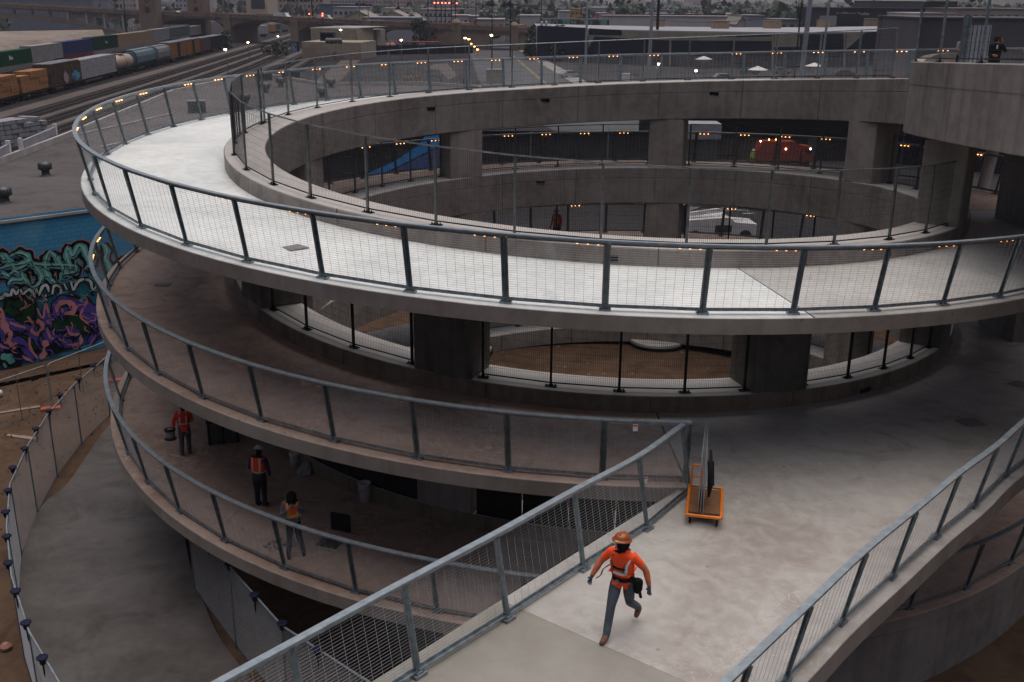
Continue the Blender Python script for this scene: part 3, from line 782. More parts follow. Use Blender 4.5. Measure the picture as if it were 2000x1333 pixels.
# painted brick wall: blue field with brick coursing
def painted_brick(name, col, col2):
    m, nt, b = newmat(name); L = nt.links.new
    tc = N(nt, 'ShaderNodeTexCoord'); br = N(nt, 'ShaderNodeTexBrick'); br.inputs['Scale'].default_value = 1
    br.inputs['Brick Width'].default_value = .42; br.inputs['Row Height'].default_value = .2; br.inputs['Mortar Size'].default_value = .012
    br.inputs['Color1'].default_value = (*col, 1); br.inputs['Color2'].default_value = (*[c*.88 for c in col], 1); br.inputs['Mortar'].default_value = (*[c*.6 for c in col], 1)
    mp = N(nt, 'ShaderNodeMapping'); mp.inputs['Rotation'].default_value = (pi/2, 0, 0)
    L(tc.outputs['UV'], br.inputs['Vector'])
    no = N(nt, 'ShaderNodeTexNoise'); no.inputs['Scale'].default_value = .5; no.inputs['Detail'].default_value = 7; L(tc.outputs['Object'], no.inputs['Vector'])
    r = N(nt, 'ShaderNodeValToRGB'); r.color_ramp.elements[0].position = .5; r.color_ramp.elements[1].position = .75; L(no.outputs['Fac'], r.inputs[0])
    ml = N(nt, 'ShaderNodeMath', operation='MULTIPLY'); L(r.outputs[0], ml.inputs[0]); ml.inputs[1].default_value = .6
    x = N(nt, 'ShaderNodeMix', data_type='RGBA'); L(ml.outputs[0], x.inputs[0]); L(br.outputs['Color'], x.inputs[6]); x.inputs[7].default_value = (*col2, 1)
    L(x.outputs[2], b.inputs['Base Color']); b.inputs['Roughness'].default_value = .6
    bp = N(nt, 'ShaderNodeBump'); bp.inputs['Strength'].default_value = .5; bp.inputs['Distance'].default_value = .02; L(br.outputs['Fac'], bp.inputs['Height']); bp.invert = True
    L(bp.outputs[0], b.inputs['Normal']); return m
mBlueW = painted_brick('blue_painted_brick', (.055, .30, .54), (.17, .40, .52))
mTealW = painted_brick('teal_painted_brick', (.01, .16, .22), (.0, .09, .15))
def wallquad(name, pts, d, mat):         # pts: (s,z) polygon on wall, with UV in metres
    me = bpy.data.meshes.new(name); vs = [BL(wp(a, b, d)) for a, b in pts]; me.from_pydata([tuple(v) for v in vs], [], [tuple(range(len(pts)))]); me.materials.append(mat)
    uv = me.uv_layers.new(); 
    for i, l in enumerate(uv.data): l.uv = pts[i]
    o = bpy.data.objects.new(name, me); C.objects.link(o); o.parent = bl; return o
wallquad('mural_wall', [(T0, 0), (T1, 0), (T1, ZR-.02), (T0, ZR-.02)], .01, mBlueW)
def crop(x, y): return x/3.7033, 400+y/3.7033
def cw(x, y): return wall_t(*crop(x, y))
def painted(name, strokes, width, d, mat, taper=.25, sub=6):
    """flat paint strokes: list of polylines in survey units, rounded ribbons on the wall"""
    mb = MB(); k = 0
    for st in strokes:
        w_ = width; pts = st
        if isinstance(st[0], (int, float)): w_ = st[0]; pts = st[1]
        P = [Vector((*cw(*p), 0)) for p in pts]
        if len(P) > 2: P = smooth_line(P, sub)
        n = len(P); A = []; B = []; dd = d+k*.0007; k += 1
        for i, p in enumerate(P):
            a = P[max(0, i-1)]; b = P[min(n-1, i+1)]; t_ = (b-a)
            if t_.length < 1e-6: t_ = Vector((1, 0, 0))
            t_.normalize(); nn = Vector((-t_.y, t_.x, 0)); f = i/(n-1); ww = w_*(1-(1-taper)*abs(2*f-1)**3)*(1+.18*sin(i*1.3))/2
            A.append(p+nn*ww); B.append(p-nn*ww)
        vs = [BL(wp(q.x, q.y, dd)) for q in A+B]
        mb.add(vs, [(i, i+1, n+i+1, n+i) for i in range(n-1)])
    return mb.build(name, mat, bl)
def area(name, poly, d, mat):
    P = [cw(*p) for p in poly]; return wallquad(name, P, d, mat)
pc = lambda n, c: flat(n, c, .55, 0, .25, 1.2)
pBlk, pTeal, pLT = pc('paint_black', (.008, .008, .012)), pc('paint_teal', (.10, .34, .33)), pc('paint_light_teal', (.28, .55, .50))
pWht, pPur, pPnk, pGrn, pDB = pc('paint_white', (.55, .60, .62)), pc('paint_purple', (.07, .05, .30)), pc('paint_pink', (.50, .20, .22)), pc('paint_dark_green', (.008, .045, .018)), pc('paint_blue', (.02, .07, .24))
# lower sea area and purple ground
area('painted_sea', [(-300, 800), (-60, 715), (60, 700), (170, 655), (300, 640), (420, 640), (520, 600), (640, 590), (780, 610), (980, 560), (980, 760), (760, 1010), (400, 1130), (60, 1250), (-300, 1380)], .013, mTealW)
area('painted_purple_field', [(-300, 1050), (-40, 870), (40, 930), (160, 950), (250, 900), (320, 850), (400, 800), (520, 745), (640, 760), (720, 800), (980, 700), (980, 800), (760, 1010), (560, 1085), (300, 1165), (60, 1245), (-300, 1370)], .016, pDB)
letters = [[(20, 410), (60, 470), (130, 560), (215, 640)], [(-30, 530), (40, 505), (110, 490), (200, 480), (255, 520), (292, 580), (262, 640), (170, 665)], [(60, 430), (130, 408), (190, 435), (185, 485), (110, 530), (60, 560)],
 [(50, 640), (80, 605), (150, 600), (145, 560), (90, 540)], [(200, 480), (320, 492), (430, 488), (535, 495)], [(350, 385), (325, 440), (318, 520), (350, 590), (400, 625)], [(352, 395), (400, 440), (440, 500), (480, 565)],
 [(430, 605), (440, 560), (500, 545), (545, 530), (530, 480)], [(460, 460), (480, 370), (515, 420), (560, 345), (600, 395), (640, 480), (680, 570)], [(478, 350), (470, 420), (505, 520)], [(540, 350), (590, 360), (620, 430)], [(600, 520), (650, 470), (700, 330)],
 [(-60, 470), (0, 430), (20, 480)], [(740, 420), (780, 500), (800, 620)], [(780, 520), (860, 470), (900, 420)], [(730, 330), (760, 380), (750, 450)], [(-60, 590), (0, 560), (60, 580)]]
painted('painted_letter_glow', letters, .74, .019, pc('paint_coral', (.42, .20, .16)))
painted('painted_letter_shadow', letters, .62, .032, pBlk)
painted('painted_letter_side', [[(a+10, b+17) for a, b in st] for st in letters], .17, .045, pDB)
painted('painted_letter', letters, .31, .058, pTeal)
painted('painted_letter_line', [[(a+3, b+7) for a, b in st] for st in letters], .045, .0645, pBlk)
painted('painted_letter_shine', [[(a-3, b-5) for a, b in st] for st in letters], .09, .071, pLT)
waves = [[(-60, 760), (-20, 720), (0, 735), (30, 700), (60, 722), (80, 672), (110, 700), (130, 668), (150, 690)], [(165, 690), (200, 668), (228, 690), (242, 722)], [(250, 660), (268, 702), (300, 640), (330, 640), (342, 682)],
 [(368, 700), (380, 640), (422, 640), (430, 682), (410, 722)], [(450, 618), (472, 662)], [(500, 608), (520, 662), (545, 615), (585, 588), (640, 600), (660, 662), (705, 600)], [(740, 640), (780, 600), (820, 640), (860, 590)], [(320, 700), (325, 745)], [(130, 720), (160, 700), (190, 715)]]
painted('painted_wave_outline', waves, .25, .085, pBlk, .6); painted('painted_wave', waves, .13, .094, pWht, .5)
painted('painted_spikes', [[(120, 700), (150, 740), (130, 790)], [(170, 700), (200, 760), (150, 800)], [(210, 790), (260, 810)], [(480, 860), (500, 900)], [(560, 860), (570, 910)], [(400, 900), (440, 880)]], .30, .10, pGrn)
painted('painted_green_shape_outline', [(.95, [(50, 850), (80, 790), (150, 790), (195, 835), (150, 890), (90, 900)]), (.95, [(380, 960), (440, 905), (540, 885), (640, 960)]), (.85, [(125, 1000), (190, 1060), (285, 1065)]), (.5, [(340, 1100), (400, 1080), (430, 1110)])], .8, .103, pBlk, .6)
painted('painted_green_shape', [(.68, [(55, 845), (85, 795), (150, 795), (188, 835), (150, 885), (95, 895)]), (.66, [(385, 955), (440, 910), (540, 893), (632, 958)]), (.55, [(130, 1003), (190, 1055), (280, 1060)])], .6, .110, pGrn, .6)
purple = [(.62, [(-60, 930), (10, 970), (60, 1040), (160, 1060), (235, 1172)]), (.55, [(20, 880), (100, 930), (190, 960), (260, 1010), (300, 1100)]), (.6, [(320, 790), (330, 900), (350, 1000), (430, 1040), (570, 1065)]), (.6, [(395, 860), (400, 780), (450, 742), (560, 760), (640, 870), (690, 950)]),
 (.5, [(600, 735), (650, 800), (725, 880)]), (.5, [(640, 1045), (700, 960), (755, 930)]), (.42, [(480, 930), (560, 1000), (530, 1060)]), (.45, [(-40, 1060), (40, 1110), (120, 1160)])]
purple = [(w_*.75, q) for w_, q in purple]
painted('painted_purple_outline', [(w_+.14, q) for w_, q in purple], .6, .1125, pBlk, .5)
painted('painted_purple_shape', purple, .6, .114, pPur, .5)
pink = [(.5, [(-10, 800), (25, 930), (60, 1000), (30, 1060)]), (.3, [(190, 860), (230, 905), (275, 895), (300, 935), (270, 985), (222, 965), (238, 915)]), (.16, [(255, 800), (300, 870), (320, 765), (350, 860), (385, 885)]), (.36, [(410, 850), (402, 790), (450, 752), (520, 770), (522, 822), (455, 830), (432, 800)]),
 (.18, [(498, 695), (560, 735), (622, 715), (602, 780), (572, 850), (620, 900), (665, 930)]), (.2, [(692, 690), (722, 745)]), (.24, [(705, 850), (650, 828)]), (.26, [(470, 925), (502, 980), (565, 990), (575, 1050), (480, 1060)]), (.55, [(312, 1030), (332, 1095), (285, 1165)]), (.2, [(205, 1010), (215, 1090), (270, 1165)]), (.18, [(705, 950), (640, 1065)]), (.22, [(-20, 1060), (60, 1112), (150, 1148), (232, 1185)]), (.2, [(60, 905), (110, 925), (190, 945)]), (.2, [(330, 940), (360, 1010), (440, 1030)]), (.35, [(60, 1045), (90, 1085), (110, 1050)])]
pink = [(w_*.62, q) for w_, q in pink]
painted('painted_pink_shape', pink, .3, .122, pPnk, .4)
for st_ in [(.1, [(370, 1040), (400, 1020), (430, 1050), (440, 1095)]), (.1, [(450, 1060), (455, 1100)]), (.1, [(560, 1050), (575, 1100)]), (.5, [(330, 1115), (380, 1085), (430, 1110)]), (.7, [(-40, 1190), (40, 1160), (110, 1190), (80, 1245)])]: painted('painted_dark_drip', [st_], .2, .135, pBlk, .5)
painted('painted_teal_blot', [(.35, [(0, 1150), (60, 1160), (85, 1200)]), (.2, [(20, 1200), (40, 1230)])], .3, .140, pTeal, .5)
painted('painted_blue_core', [(.3, [(450, 800), (480, 805)]), (.3, [(245, 940), (262, 945)])], .3, .142, pDB, .6)
rnd_ = random.Random(5)
for nm_, mt_, w0_, d0_, n_s, reg in (('painted_fine_shadow', pBlk, .085, .145, 34, (690, 1150)), ('painted_fine_pink', pPnk, .05, .17, 22, (720, 1150)), ('painted_fine_violet', pPur, .07, .19, 20, (740, 1150)), ('painted_fine_teal', pTeal, .05, .205, 22, (430, 760)), ('painted_fine_black', pBlk, .045, .222, 40, (400, 660))):
    fs = []
    for _ in range(n_s):
        x, y = rnd_.uniform(-60, 860), rnd_.uniform(*reg); a_ = rnd_.uniform(0, 6.28); st_ = [(x, y)]
        if y > 1150-.16*x: y = 1000-.16*x; st_ = [(x, y)]
        for k_ in range(4): a_ += rnd_.uniform(-1.3, 1.3); x += cos(a_)*rnd_.uniform(14, 34); y += sin(a_)*rnd_.uniform(10, 26); st_.append((x, min(y, 1190-.17*x)))
        fs.append(st_)
    painted(nm_, fs, w0_, d0_*.5+.075, mt_, .3, 4)['kind'] = 'stuff'
# end wall mural (bright blue with a dark arc), facing the ring
ew = (C2p-C1p); ew.z = 0; EL = ew.length; ew.normalize(); en = Vector((ew.y, -ew.x, 0))
pBB = flat('paint_bright_blue', (.01, .22, .60), .55, 0, .15, .5)
def eq(name, pts, d, mat): return MB().add([BL(C1p+ew*a+Vector((0, 0, b))+en*d) for a, b in pts], [tuple(range(len(pts)))]).build(name, mat, bl)
eq('end_wall_blue', [(14, 3.6), (62, 3.2), (62, ZR-.1), (8, ZR-.1), (8, 4.2)], .02, pBB)
eq('end_wall_dark_arc', [(12, 4.9), (16, 4.35), (22, 4.1), (30, 4.0), (37, 4.3), (39.5, 4.9), (39.8, 5.6), (38.5, ZR-.12), (12, ZR-.12)], .03, pBlk)
eq('end_wall_graffiti', [(0, .3), (20, .5), (60, .4), (60, 3.1), (30, 3.3), (14, 3.5), (6, 4.2), (0, 4.6)], .025, pDB)
# roof fixtures
mVent = flat('vent_steel', (.07, .075, .08), .5, .5, .3, 6)
proto = None
for i, (u, v, lb) in enumerate(((85, 358, 'turbine vent at the left end of the roof above the mural'), (6, 412, 'turbine vent nearest the mural edge of the roof'), (639, 178, 'round vent behind the top railing, upper of the pair'), (622, 198, 'round vent behind the top railing, lower of the pair'), (541, 178, 'small round vent left of the pair behind the railing'), (512, 190, 'round vent at the far left of the railing bay'), (472, 214, 'round vent close behind the tall corner fence post'))):
    p = gz(u, v, ZR-.2)
    if proto is None:
        g = thing('turbine_vent', lb, 'roof vent', tuple(p), 0, 'vents on the flat roof')
        MB().lathe((0, 0, 0), [(.34, 0), (.28, .1), (.26, .32)], 14).build('vent_neck', mVent, g)
        b = MB().lathe((0, 0, 0), [(.18, .30), (.36, .42), (.46, .62), (.42, .82), (.25, .95), (.05, 1.0)], 18).build('vent_ball', mVent, g, True)
        m_ = MB()
        for k in range(14):
            a = 2*pi*k/14; m_.wire((.44*cos(a), .44*sin(a), .45), (.44*cos(a+.3), .44*sin(a+.3), .85), .05)
        m_.build('vent_fins', mVent, g); proto = g
    else: g = copy_tree(proto); g.location = p; g['label'] = lb
    sc_ = .8 if i < 2 else 1.1; g.scale = (sc_, sc_, sc_)
for (u, v, w_, lb) in ((378, 230, 1.5, 'square dark hatch box on the roof behind the top railing'), (560, 162, 2.2, 'wide dark rooftop unit behind the far left railing'), (510, 165, 1.6, 'dark rooftop unit left of the wide one')):
    p = gz(u, v, ZR-.2); g = thing('roof_unit', lb, 'roof unit', tuple(p), .3)
    MB().box((0, 0, .5), (w_, 1.2, .9)).build('cabinet', mVent, g); MB().box((0, 0, .99), (w_+.12, 1.32, .08)).build('lid', flat('unit_lid', (.16, .16, .165), .5, .3, .2, 3), g)
    mb = MB(); [mb.box((0, -.61, .2+.12*k), (w_*.8, .03, .05)) for k in range(5)]; mb.build('louvres', mBlack, g)
# pipes and scattered junk on roof
for (a, b, lb) in (((150, 275), (330, 232), 'thin pale pipe running over the roof behind the left railing'), ((190, 300), (262, 283), 'short pipe run on the roof near the left railing')):
    A = gz(*a, ZR-.1); B = gz(*b, ZR-.1); tag(MB().tube([A, B], .05, 6).build('roof_pipe', mPar), lb, 'pipe')

# ------------------------------------------------------------------ wrapped lumber stacks left of the roof
mWrap = flat('white_wrap', (0.260, 0.260, 0.285), .5, 0, .2, 1.5)
A = gz(-40, 318); B = gz(92, 292)
d = (B-A); L_ = d.length; d.normalize(); n_ = Vector((-d.y, d.x, 0)); up = Vector((0, 0, 1))
hh = (CAMZ-0)*0
zt = 0
r = ray(75, 240); k = B.y/r.y; ztop_ = CAMZ+r.z*k
g = thing('wrapped_lumber_stack', 'big stack of white wrapped lumber bundles beside the roof, far left', 'lumber stack', tuple(A))
nb = 11; rows = 6; bw = L_/nb; bh = ztop_/rows
for row in range(rows):
    for c in range(nb):
        if row == rows-1 and (c > 7 and c < 9 or c > 9): continue
        rz_ = math.atan2(d.y, d.x); off_ = random.uniform(-.12, .12)
        o = MB().box((0, 0, 0), (bw-.06, 2.4, bh-.08)).build('lumber_bundle', mWrap, g)
        q = d*(bw*(c+.5))+n_*(1.3+off_)+up*(bh*(row+.5)); o.location = q; o.rotation_euler = (0, 0, rz_)
# low white walls with end posts on the roof edge
for (a, b, lb) in (((38, 320), (104, 288), 'low white wall panel at the roof edge, right one'), ((-30, 352), (14, 326), 'low white wall panel at the roof edge, left one')):
    A = gz(*a, ZR-.2); B = gz(*b, ZR-.2); g = thing('roof_edge_wall', lb, 'low wall', tuple(A)); q = B-A
    MB().bar(up*.45, q+up*.45, .16, .9).build('panel', mWrap, g)
    for e in (Vector((0, 0, 0)), q): MB().box(tuple(e+up*.55), (.22, .22, 1.1)).build('end_post', mWhite, g)

# ------------------------------------------------------------------ rail yard
yard = [gz(u, v) for u, v in ((-700, 400), (60, 270), (330, 185), (560, 120), (610, 70), (560, 52), (-100, 70), (-900, 120))]
sheet('railyard_ground', yard, .006, mBallast)
mRust = flat('rail_steel', (.18, .15, .15), .35, .7, .2, 2)
mStripe = flat('service_road', (.075, .058, .052), .9, 0, .2, .1)
# service strip and tracks parallel to the parked train
TA = gz(-60, 237); TB = gz(428, 104); td = (TB-TA); TL = td.length; td.normalize(); tnn = Vector((td.y, -td.x, 0))
if tnn.x < 0: tnn = -tnn
def strip(name, off_, w_, mat, z, a=-60, b=430, kind='structure', parent=None):
    A = TA+td*a+tnn*off_; B = TA+td*b+tnn*off_
    o = MB().add([A-tnn*w_/2+up*z, B-tnn*w_/2+up*z, B+tnn*w_/2+up*z, A+tnn*w_/2+up*z], [(0, 1, 2, 3)]).build(name, mat, parent, kind=kind); return o
for o_, w_ in ((11.8, 1.1), (16.6, 1.2), (21.2, 1.2), (34, 1.3)): strip('service_track', o_, w_, mStripe, .012)
strip('service_track', 5.2, 3.0, mStripe, .012)
strip('service_track', 27.5, 2.0, mStripe, .012)
strip('service_track', 46, 5.0, mStripe, .012, 20, 420)
names_tr = ['nearest the parked freight cars', 'second from the parked freight cars', 'third from the parked freight cars', 'fourth from the parked freight cars', 'fifth from the parked freight cars', 'sixth from the parked freight cars']
mSleep = flat('sleeper_wood', (.05, .04, .035), .9, 0, .3, 2)
for i, o_ in enumerate((9.5, 14.2, 19.0, 23.5, 31.5, 36.5)):
    g = thing('railway_track', 'railway track %s' % names_tr[i], 'railway track', tuple(TA+tnn*o_))
    for s_ in (-.72, .72):
        mb = MB(); mb.bar(td*-60+tnn*s_+up*.14, td*430+tnn*s_+up*.14, .09, .16); mb.build('rail', mRust, g)
    mb = MB(); 
    for k in range(0, 300): mb.box(tuple(td*(-60+k*1.3)+up*.03), (.25, 2.5, .1), math.atan2(td.y, td.x))
    mb.build('sleepers', mSleep, g, kind='stuff')
def frame_at(p, lab, name, cat='freight car', grp=None, d_=td):
    return thing(name, lab, cat, tuple(p), math.atan2(d_.y, d_.x), grp)
mBk = flat('bogie_black', (.012, .012, .013), .7, .2, .2, 3)
def bogies(g, L_, z=.9):
    for s_ in (-1, 1):
        m_ = MB(); m_.box((s_*(L_/2-1.8), 0, .55), (2.4, 2.2, .4))
        for a in (-.85, .85):
            for y in (-.75, .75): m_.lathe((s_*(L_/2-1.8)+a, y-.06, .46), [(.46, 0), (.46, .12)], 12, 'Y')
        m_.build('bogie', mBk, g)
    MB().box((0, 0, z+.12), (L_, 2.5, .3)).build('underframe', mBk, g)
def along(u):                      # where the train line meets the view column u
    lo, hi = -120.0, 900.0
    o = Vector((0, 0, CAMZ))
    for _ in range(60):
        m_ = (lo+hi)/2; p = TA+td*m_; q = 1000+FPX*p.x/(p.y*cos(PITCH)+CAMZ*sin(PITCH))
        if q < u: lo = m_
        else: hi = m_
    return lo
def car_span(u0, u1): a, b = along(u0), along(u1); return TA+td*(a+b)/2, b-a
def boxcar(u0, u1, h, mat, lab, ribs=True, door=None, art=False, name='boxcar', roofm=None):
    c, L_ = car_span(u0, u1); L_ -= .7; g = frame_at(c, lab, name); bogies(g, L_)
    MB().box((0, 0, 1.1+(h-1.1)/2), (L_, 2.9, h-1.1)).build('body', mat, g)
    MB().prism([(-L_/2, -1.5), (L_/2, -1.5), (L_/2, 1.5), (-L_/2, 1.5)], h, h+.12).build('roof', roofm or flat('car_roof', (.16, .17, .19), .5, .4, .3, 1), g)
    if ribs:
        m_ = MB(); n = int(L_/.9)
        for k in range(n+1):
            x = -L_/2+.05+(L_-.1)*k/n; m_.box((x, -1.49, 1.1+(h-1.1)/2), (.10, .09, h-1.2))
        m_.build('side_ribs', mat, g)
    if door:
        MB().box((0, -1.5, 1.1+(h-1.1)/2), (3.0, .12, h-1.4)).build('door', door, g)
    return g, L_
# lumber loads
mLum = flat('lumber_yellow', (0.248, 0.105, 0.028), .7, 0, .3, 1.2)
for u0, u1, v0, lab in ((-30, 22, 150, 'stack of orange lumber on a flat car, leftmost'), (24, 80, 141, 'stack of orange lumber on a flat car, beside the brown boxcar')):
    c, L_ = car_span(u0, u1); L_ -= .8; g = frame_at(c, lab, 'lumber_car'); bogies(g, L_)
    H0 = 4.1
    for row in range(6):
        for col in range(3 if row < 5 else 2):
            o = MB().box((0, 0, 0), (L_/3-.12, 2.6, H0/6*.8-.02)).build('lumber_bundle', mLum, g); o.location = (-L_/3*(1-col)+random.uniform(-.08, .08)+(L_/3 if row == 5 and col < 2 else 0), random.uniform(-.08, .08), 1.3+(H0-1.0)/6*(row+.5))
boxcar(82, 141, 4.9, flat('weathered_brown_car', (0.062, 0.034, 0.015), .7, .1, .5, .8), 'weathered brown ribbed boxcar with graffiti on its side')
c, L_ = car_span(82, 141)
g = frame_at(c, 'blue and pink graffiti painted on the brown boxcar', 'x'); bpy.data.objects.remove(g)
bx = [o for o in bpy.data.objects if o.name.startswith('boxcar')][0]
for k, (x, z, w_, h_, cc) in enumerate(((5.2, 2.3, 5, 1.6, (.03, .22, .32)), (4.0, 2.0, 2.6, .9, (.01, .05, .15)), (-.5, 2.3, 3.2, 1.9, (.26, .18, .20)), (-2.0, 2.6, 1.0, 2.4, (.05, .03, .03)))):
    m_ = MB(); n = 12; m_.add([(x+w_/2*cos(2*pi*j/n)*(1+.25*sin(3*j)), -1.553-k*.004, z+h_/2*sin(2*pi*j/n)*(1+.3*cos(2*j))) for j in range(n)], [tuple(range(n))]); m_.build('graffiti_patch', flat('car_graffiti_%d' % k, cc, .6, 0, .6, 2), bx)
# white wrapped lumber car
c, L_ = car_span(142, 214); L_ -= 1.2; g = frame_at(c, 'centre beam car stacked with white wrapped lumber', 'lumber_car'); bogies(g, L_)
for col in range(12):
    for row in range(8):
        o = MB().box((0, 0, 0), (L_/12-.07, 2.7, 3.55/8-.05)).build('lumber_bundle', mWrap, g); o.location = (-L_/2+L_/12*(col+.5), random.uniform(-.05, .05), 1.25+3.55/8*(row+.5))
for s_ in (-1, 1): MB().box((s_*(L_/2+.25), 0, 2.9), (.25, 2.8, 3.6)).build('bulkhead', flat('bulkhead_rust', (.16, .05, .03), .8, 0, .3, 1), g)
# tank car
c, L_ = car_span(215, 250); g = frame_at(c, 'cream tank car with a rust stain, beside the blue hopper', 'tank_car'); bogies(g, L_-.8)
mTank = flat('tank_cream', (0.322, 0.260, 0.205), .5, 0, .3, .5); Lh = (L_-1.4)/2
MB().lathe((0, 0, 2.7), [(.3, -Lh), (1.0, -Lh+.35), (1.5, -Lh+1.1), (1.5, Lh-1.1), (1.0, Lh-.35), (.3, Lh)], 24, 'X').build('tank', mTank, g, True)
MB().lathe((0, 0, 2.7), [(1.505, -.25), (1.51, -.2), (1.51, .2), (1.505, .25)], 24, 'X').build('rust_band', flat('rust_brown', (.22, .09, .035), .8, 0, .5, 2), g, True)
MB().box((-.3, 0, 4.35), (3.4, 1.6, .12)).build('walkway', flat('walkway_rust', (.20, .13, .08), .8, 0, .3, 2), g)
m_ = MB(); [m_.wire((x, y, 4.4), (x, y, 5.1), .07) for x in (-2, -.3, 1.4) for y in (-.8, .8)]; [m_.wire((-2, y, 5.1), (1.4, y, 5.1), .07) for y in (-.8, .8)]; m_.build('hand_rail', mBk, g)
def hopper(u0, u1, mat, lab, mat2=None):
    c, L_ = car_span(u0, u1); L_ -= .8; g = frame_at(c, lab, 'hopper_car'); bogies(g, L_)
    prof = [(-1.0, 1.3), (-1.55, 2.0), (-1.6, 3.3), (-1.35, 4.1), (-.7, 4.55), (.7, 4.55), (1.35, 4.1), (1.6, 3.3), (1.55, 2.0), (1.0, 1.3)]
    m_ = MB(); m_.sweep([[Vector((x, y*k_, 1.3+(z-1.3)*k2)) for y, z in prof] for x, k_, k2 in ((-L_/2+.2, .75, .9), (-L_/2+1.2, 1, 1), (L_/2-1.2, 1, 1), (L_/2-.2, .75, .9))]); m_.build('body', mat, g)
    for s_ in (-1, 1): MB().sweep([[Vector((s_*(L_/2-.9)+dx, y*1.03, 1.25+(z-1.3)*1.03)) for y, z in prof] for dx in (-.5, .5)]).build('end_panel', mat2 or mat, g)
    MB().box((0, 0, 4.68), (L_-1.5, 1.1, .16)).build('roof_walk', flat('roof_walk', (.2, .22, .24), .6, .3, .2, 2), g)
hopper(250, 292, flat('hopper_grey_blue', (0.081, 0.124, 0.155), .5, .1, .2, .5), 'blue grey hopper car with bright blue ends', flat('hopper_blue', (0.012, 0.087, 0.149), .5, .1, .2, .5))
hopper(293, 320, flat('hopper_grey', (0.136, 0.136, 0.149), .5, .1, .2, .5), 'plain grey hopper car next to the yellow boxcars')
mYel = flat('boxcar_yellow', (0.223, 0.093, 0.019), .6, 0, .25, 1)
boxcar(321, 350, 4.9, mYel, 'yellow boxcar with a dark door, nearer of the pair', True, mBk)
boxcar(351, 378, 4.9, mYel, 'yellow boxcar with a dark door, farther of the pair', True, mBk)
boxcar(379, 399, 4.7, flat('boxcar_maroon', (0.074, 0.031, 0.040), .6, 0, .4, 1), 'maroon boxcar covered in pale graffiti')
boxcar(400, 424, 4.6, flat('boxcar_black', (.02, .018, .02), .6, 0, .3, 1), 'near black boxcar at the end beside the dark bush')
# second row: containers on well cars
UA = gz(-40, 180); UB = gz(330, 102); ud = UB-UA; ud.z = 0; ud.normalize()
def ualong(u):
    lo, hi = -200.0, 900.0
    for _ in range(60):
        m_ = (lo+hi)/2; p = UA+ud*m_; q = 1000+FPX*p.x/(p.y*cos(PITCH)+CAMZ*sin(PITCH))
        if q < u: lo = m_
        else: hi = m_
    return lo
def container(u0, u1, z0, z1, mat, lab, mark=None):
    a, b = ualong(u0), ualong(u1); L_ = b-a-.35; c = UA+ud*(a+b)/2; g = thing('shipping_container', lab, 'container', (c.x, c.y, z0), math.atan2(ud.y, ud.x), 'containers on the second train')
    h = z1-z0; MB().box((0, 0, h/2), (L_-.1, 2.34, h-.06)).build('shell', mat, g)
    m_ = MB(); n = max(6, int(L_/.75))
    for k in range(n+1): m_.box((-L_/2+.1+(L_-.2)*k/n, -1.19, h/2), (.28, .07, h-.3))
    m_.build('corrugation', mat, g)
    m_ = MB()
    for x in (-L_/2+.06, L_/2-.06): m_.box((x, 0, h/2), (.14, 2.44, h))
    for z in (.07, h-.07): m_.box((0, -1.17, z), (L_-.3, .1, .14))
    m_.build('frame', mat, g)
    if mark: m_ = MB().lathe((mark[0]*L_, -1.24, h*.55), [(.32*mark[1], 0), (.32*mark[1], .02)], 12, 'Y'); m_.box((mark[0]*L_+1.0, -1.235, h*.5), (.9, .02, .5)); m_.build('emblem', flat('emblem_white', (.5, .5, .48), .6, 0, .1, 1), g)
Zt = 6.0
cm = lambda n, c: flat(n, c, .55, .1, .2, .8)
container(-50, 52, 2.6, Zt-.5, cm('cont_green', (0.007, 0.053, 0.022)), 'green container with a white oval mark, far left', (.05, 1.5))
container(52, 113, 2.6, Zt-.1, cm('cont_white', (0.248, 0.236, 0.236)), 'dirty white container between the green and blue ones')
container(113, 171, 2.9, Zt, cm('cont_blue', (0.006, 0.022, 0.105)), 'dark blue container above the red ones')
container(171, 221, 2.9, Zt+.2, cm('cont_dkgreen', (.005, .035, .02)), 'very dark green container with a small white emblem', (.0, 1.0))
container(221, 257, 2.9, Zt+.2, cm('cont_tan', (0.260, 0.174, 0.112)), 'tan container, left of the two')
container(257, 289, 2.9, Zt+.2, cm('cont_tan', (0.260, 0.174, 0.112)), 'tan container, right of the two')
container(290, 322, 2.9, Zt+.4, cm('cont_pale', (0.211, 0.211, 0.223)), 'pale grey container behind the hopper cars')
container(322, 362, 2.9, Zt+.4, cm('cont_slate', (0.062, 0.081, 0.087)), 'slate coloured container under the bridge arch')
container(362, 384, 2.9, Zt, cm('cont_lilac', (0.186, 0.174, 0.186)), 'light grey container at the far end of the second train')
container(113, 142, 1.1, 2.85, cm('cont_red', (0.174, 0.019, 0.012)), 'red container beneath the blue one, left part')
container(142, 171, 1.1, 2.85, cm('cont_red', (0.174, 0.019, 0.012)), 'red container beneath the blue one, right part')
g = thing('well_car', 'dark well cars carrying the second train of containers', 'freight car', tuple(UA), math.atan2(ud.y, ud.x))
MB().box((ualong(165), 0, .95), (ualong(384)-ualong(-50), 2.5, .5)).build('deck', mBk, g); m_ = MB()
for k in range(26): m_.lathe((ualong(-50)+k*(ualong(384)-ualong(-50))/26+2, -.8, .46), [(.46, 0), (.46, 1.6)], 10, 'Y')
m_.build('wheels', mBk, g, kind='stuff')
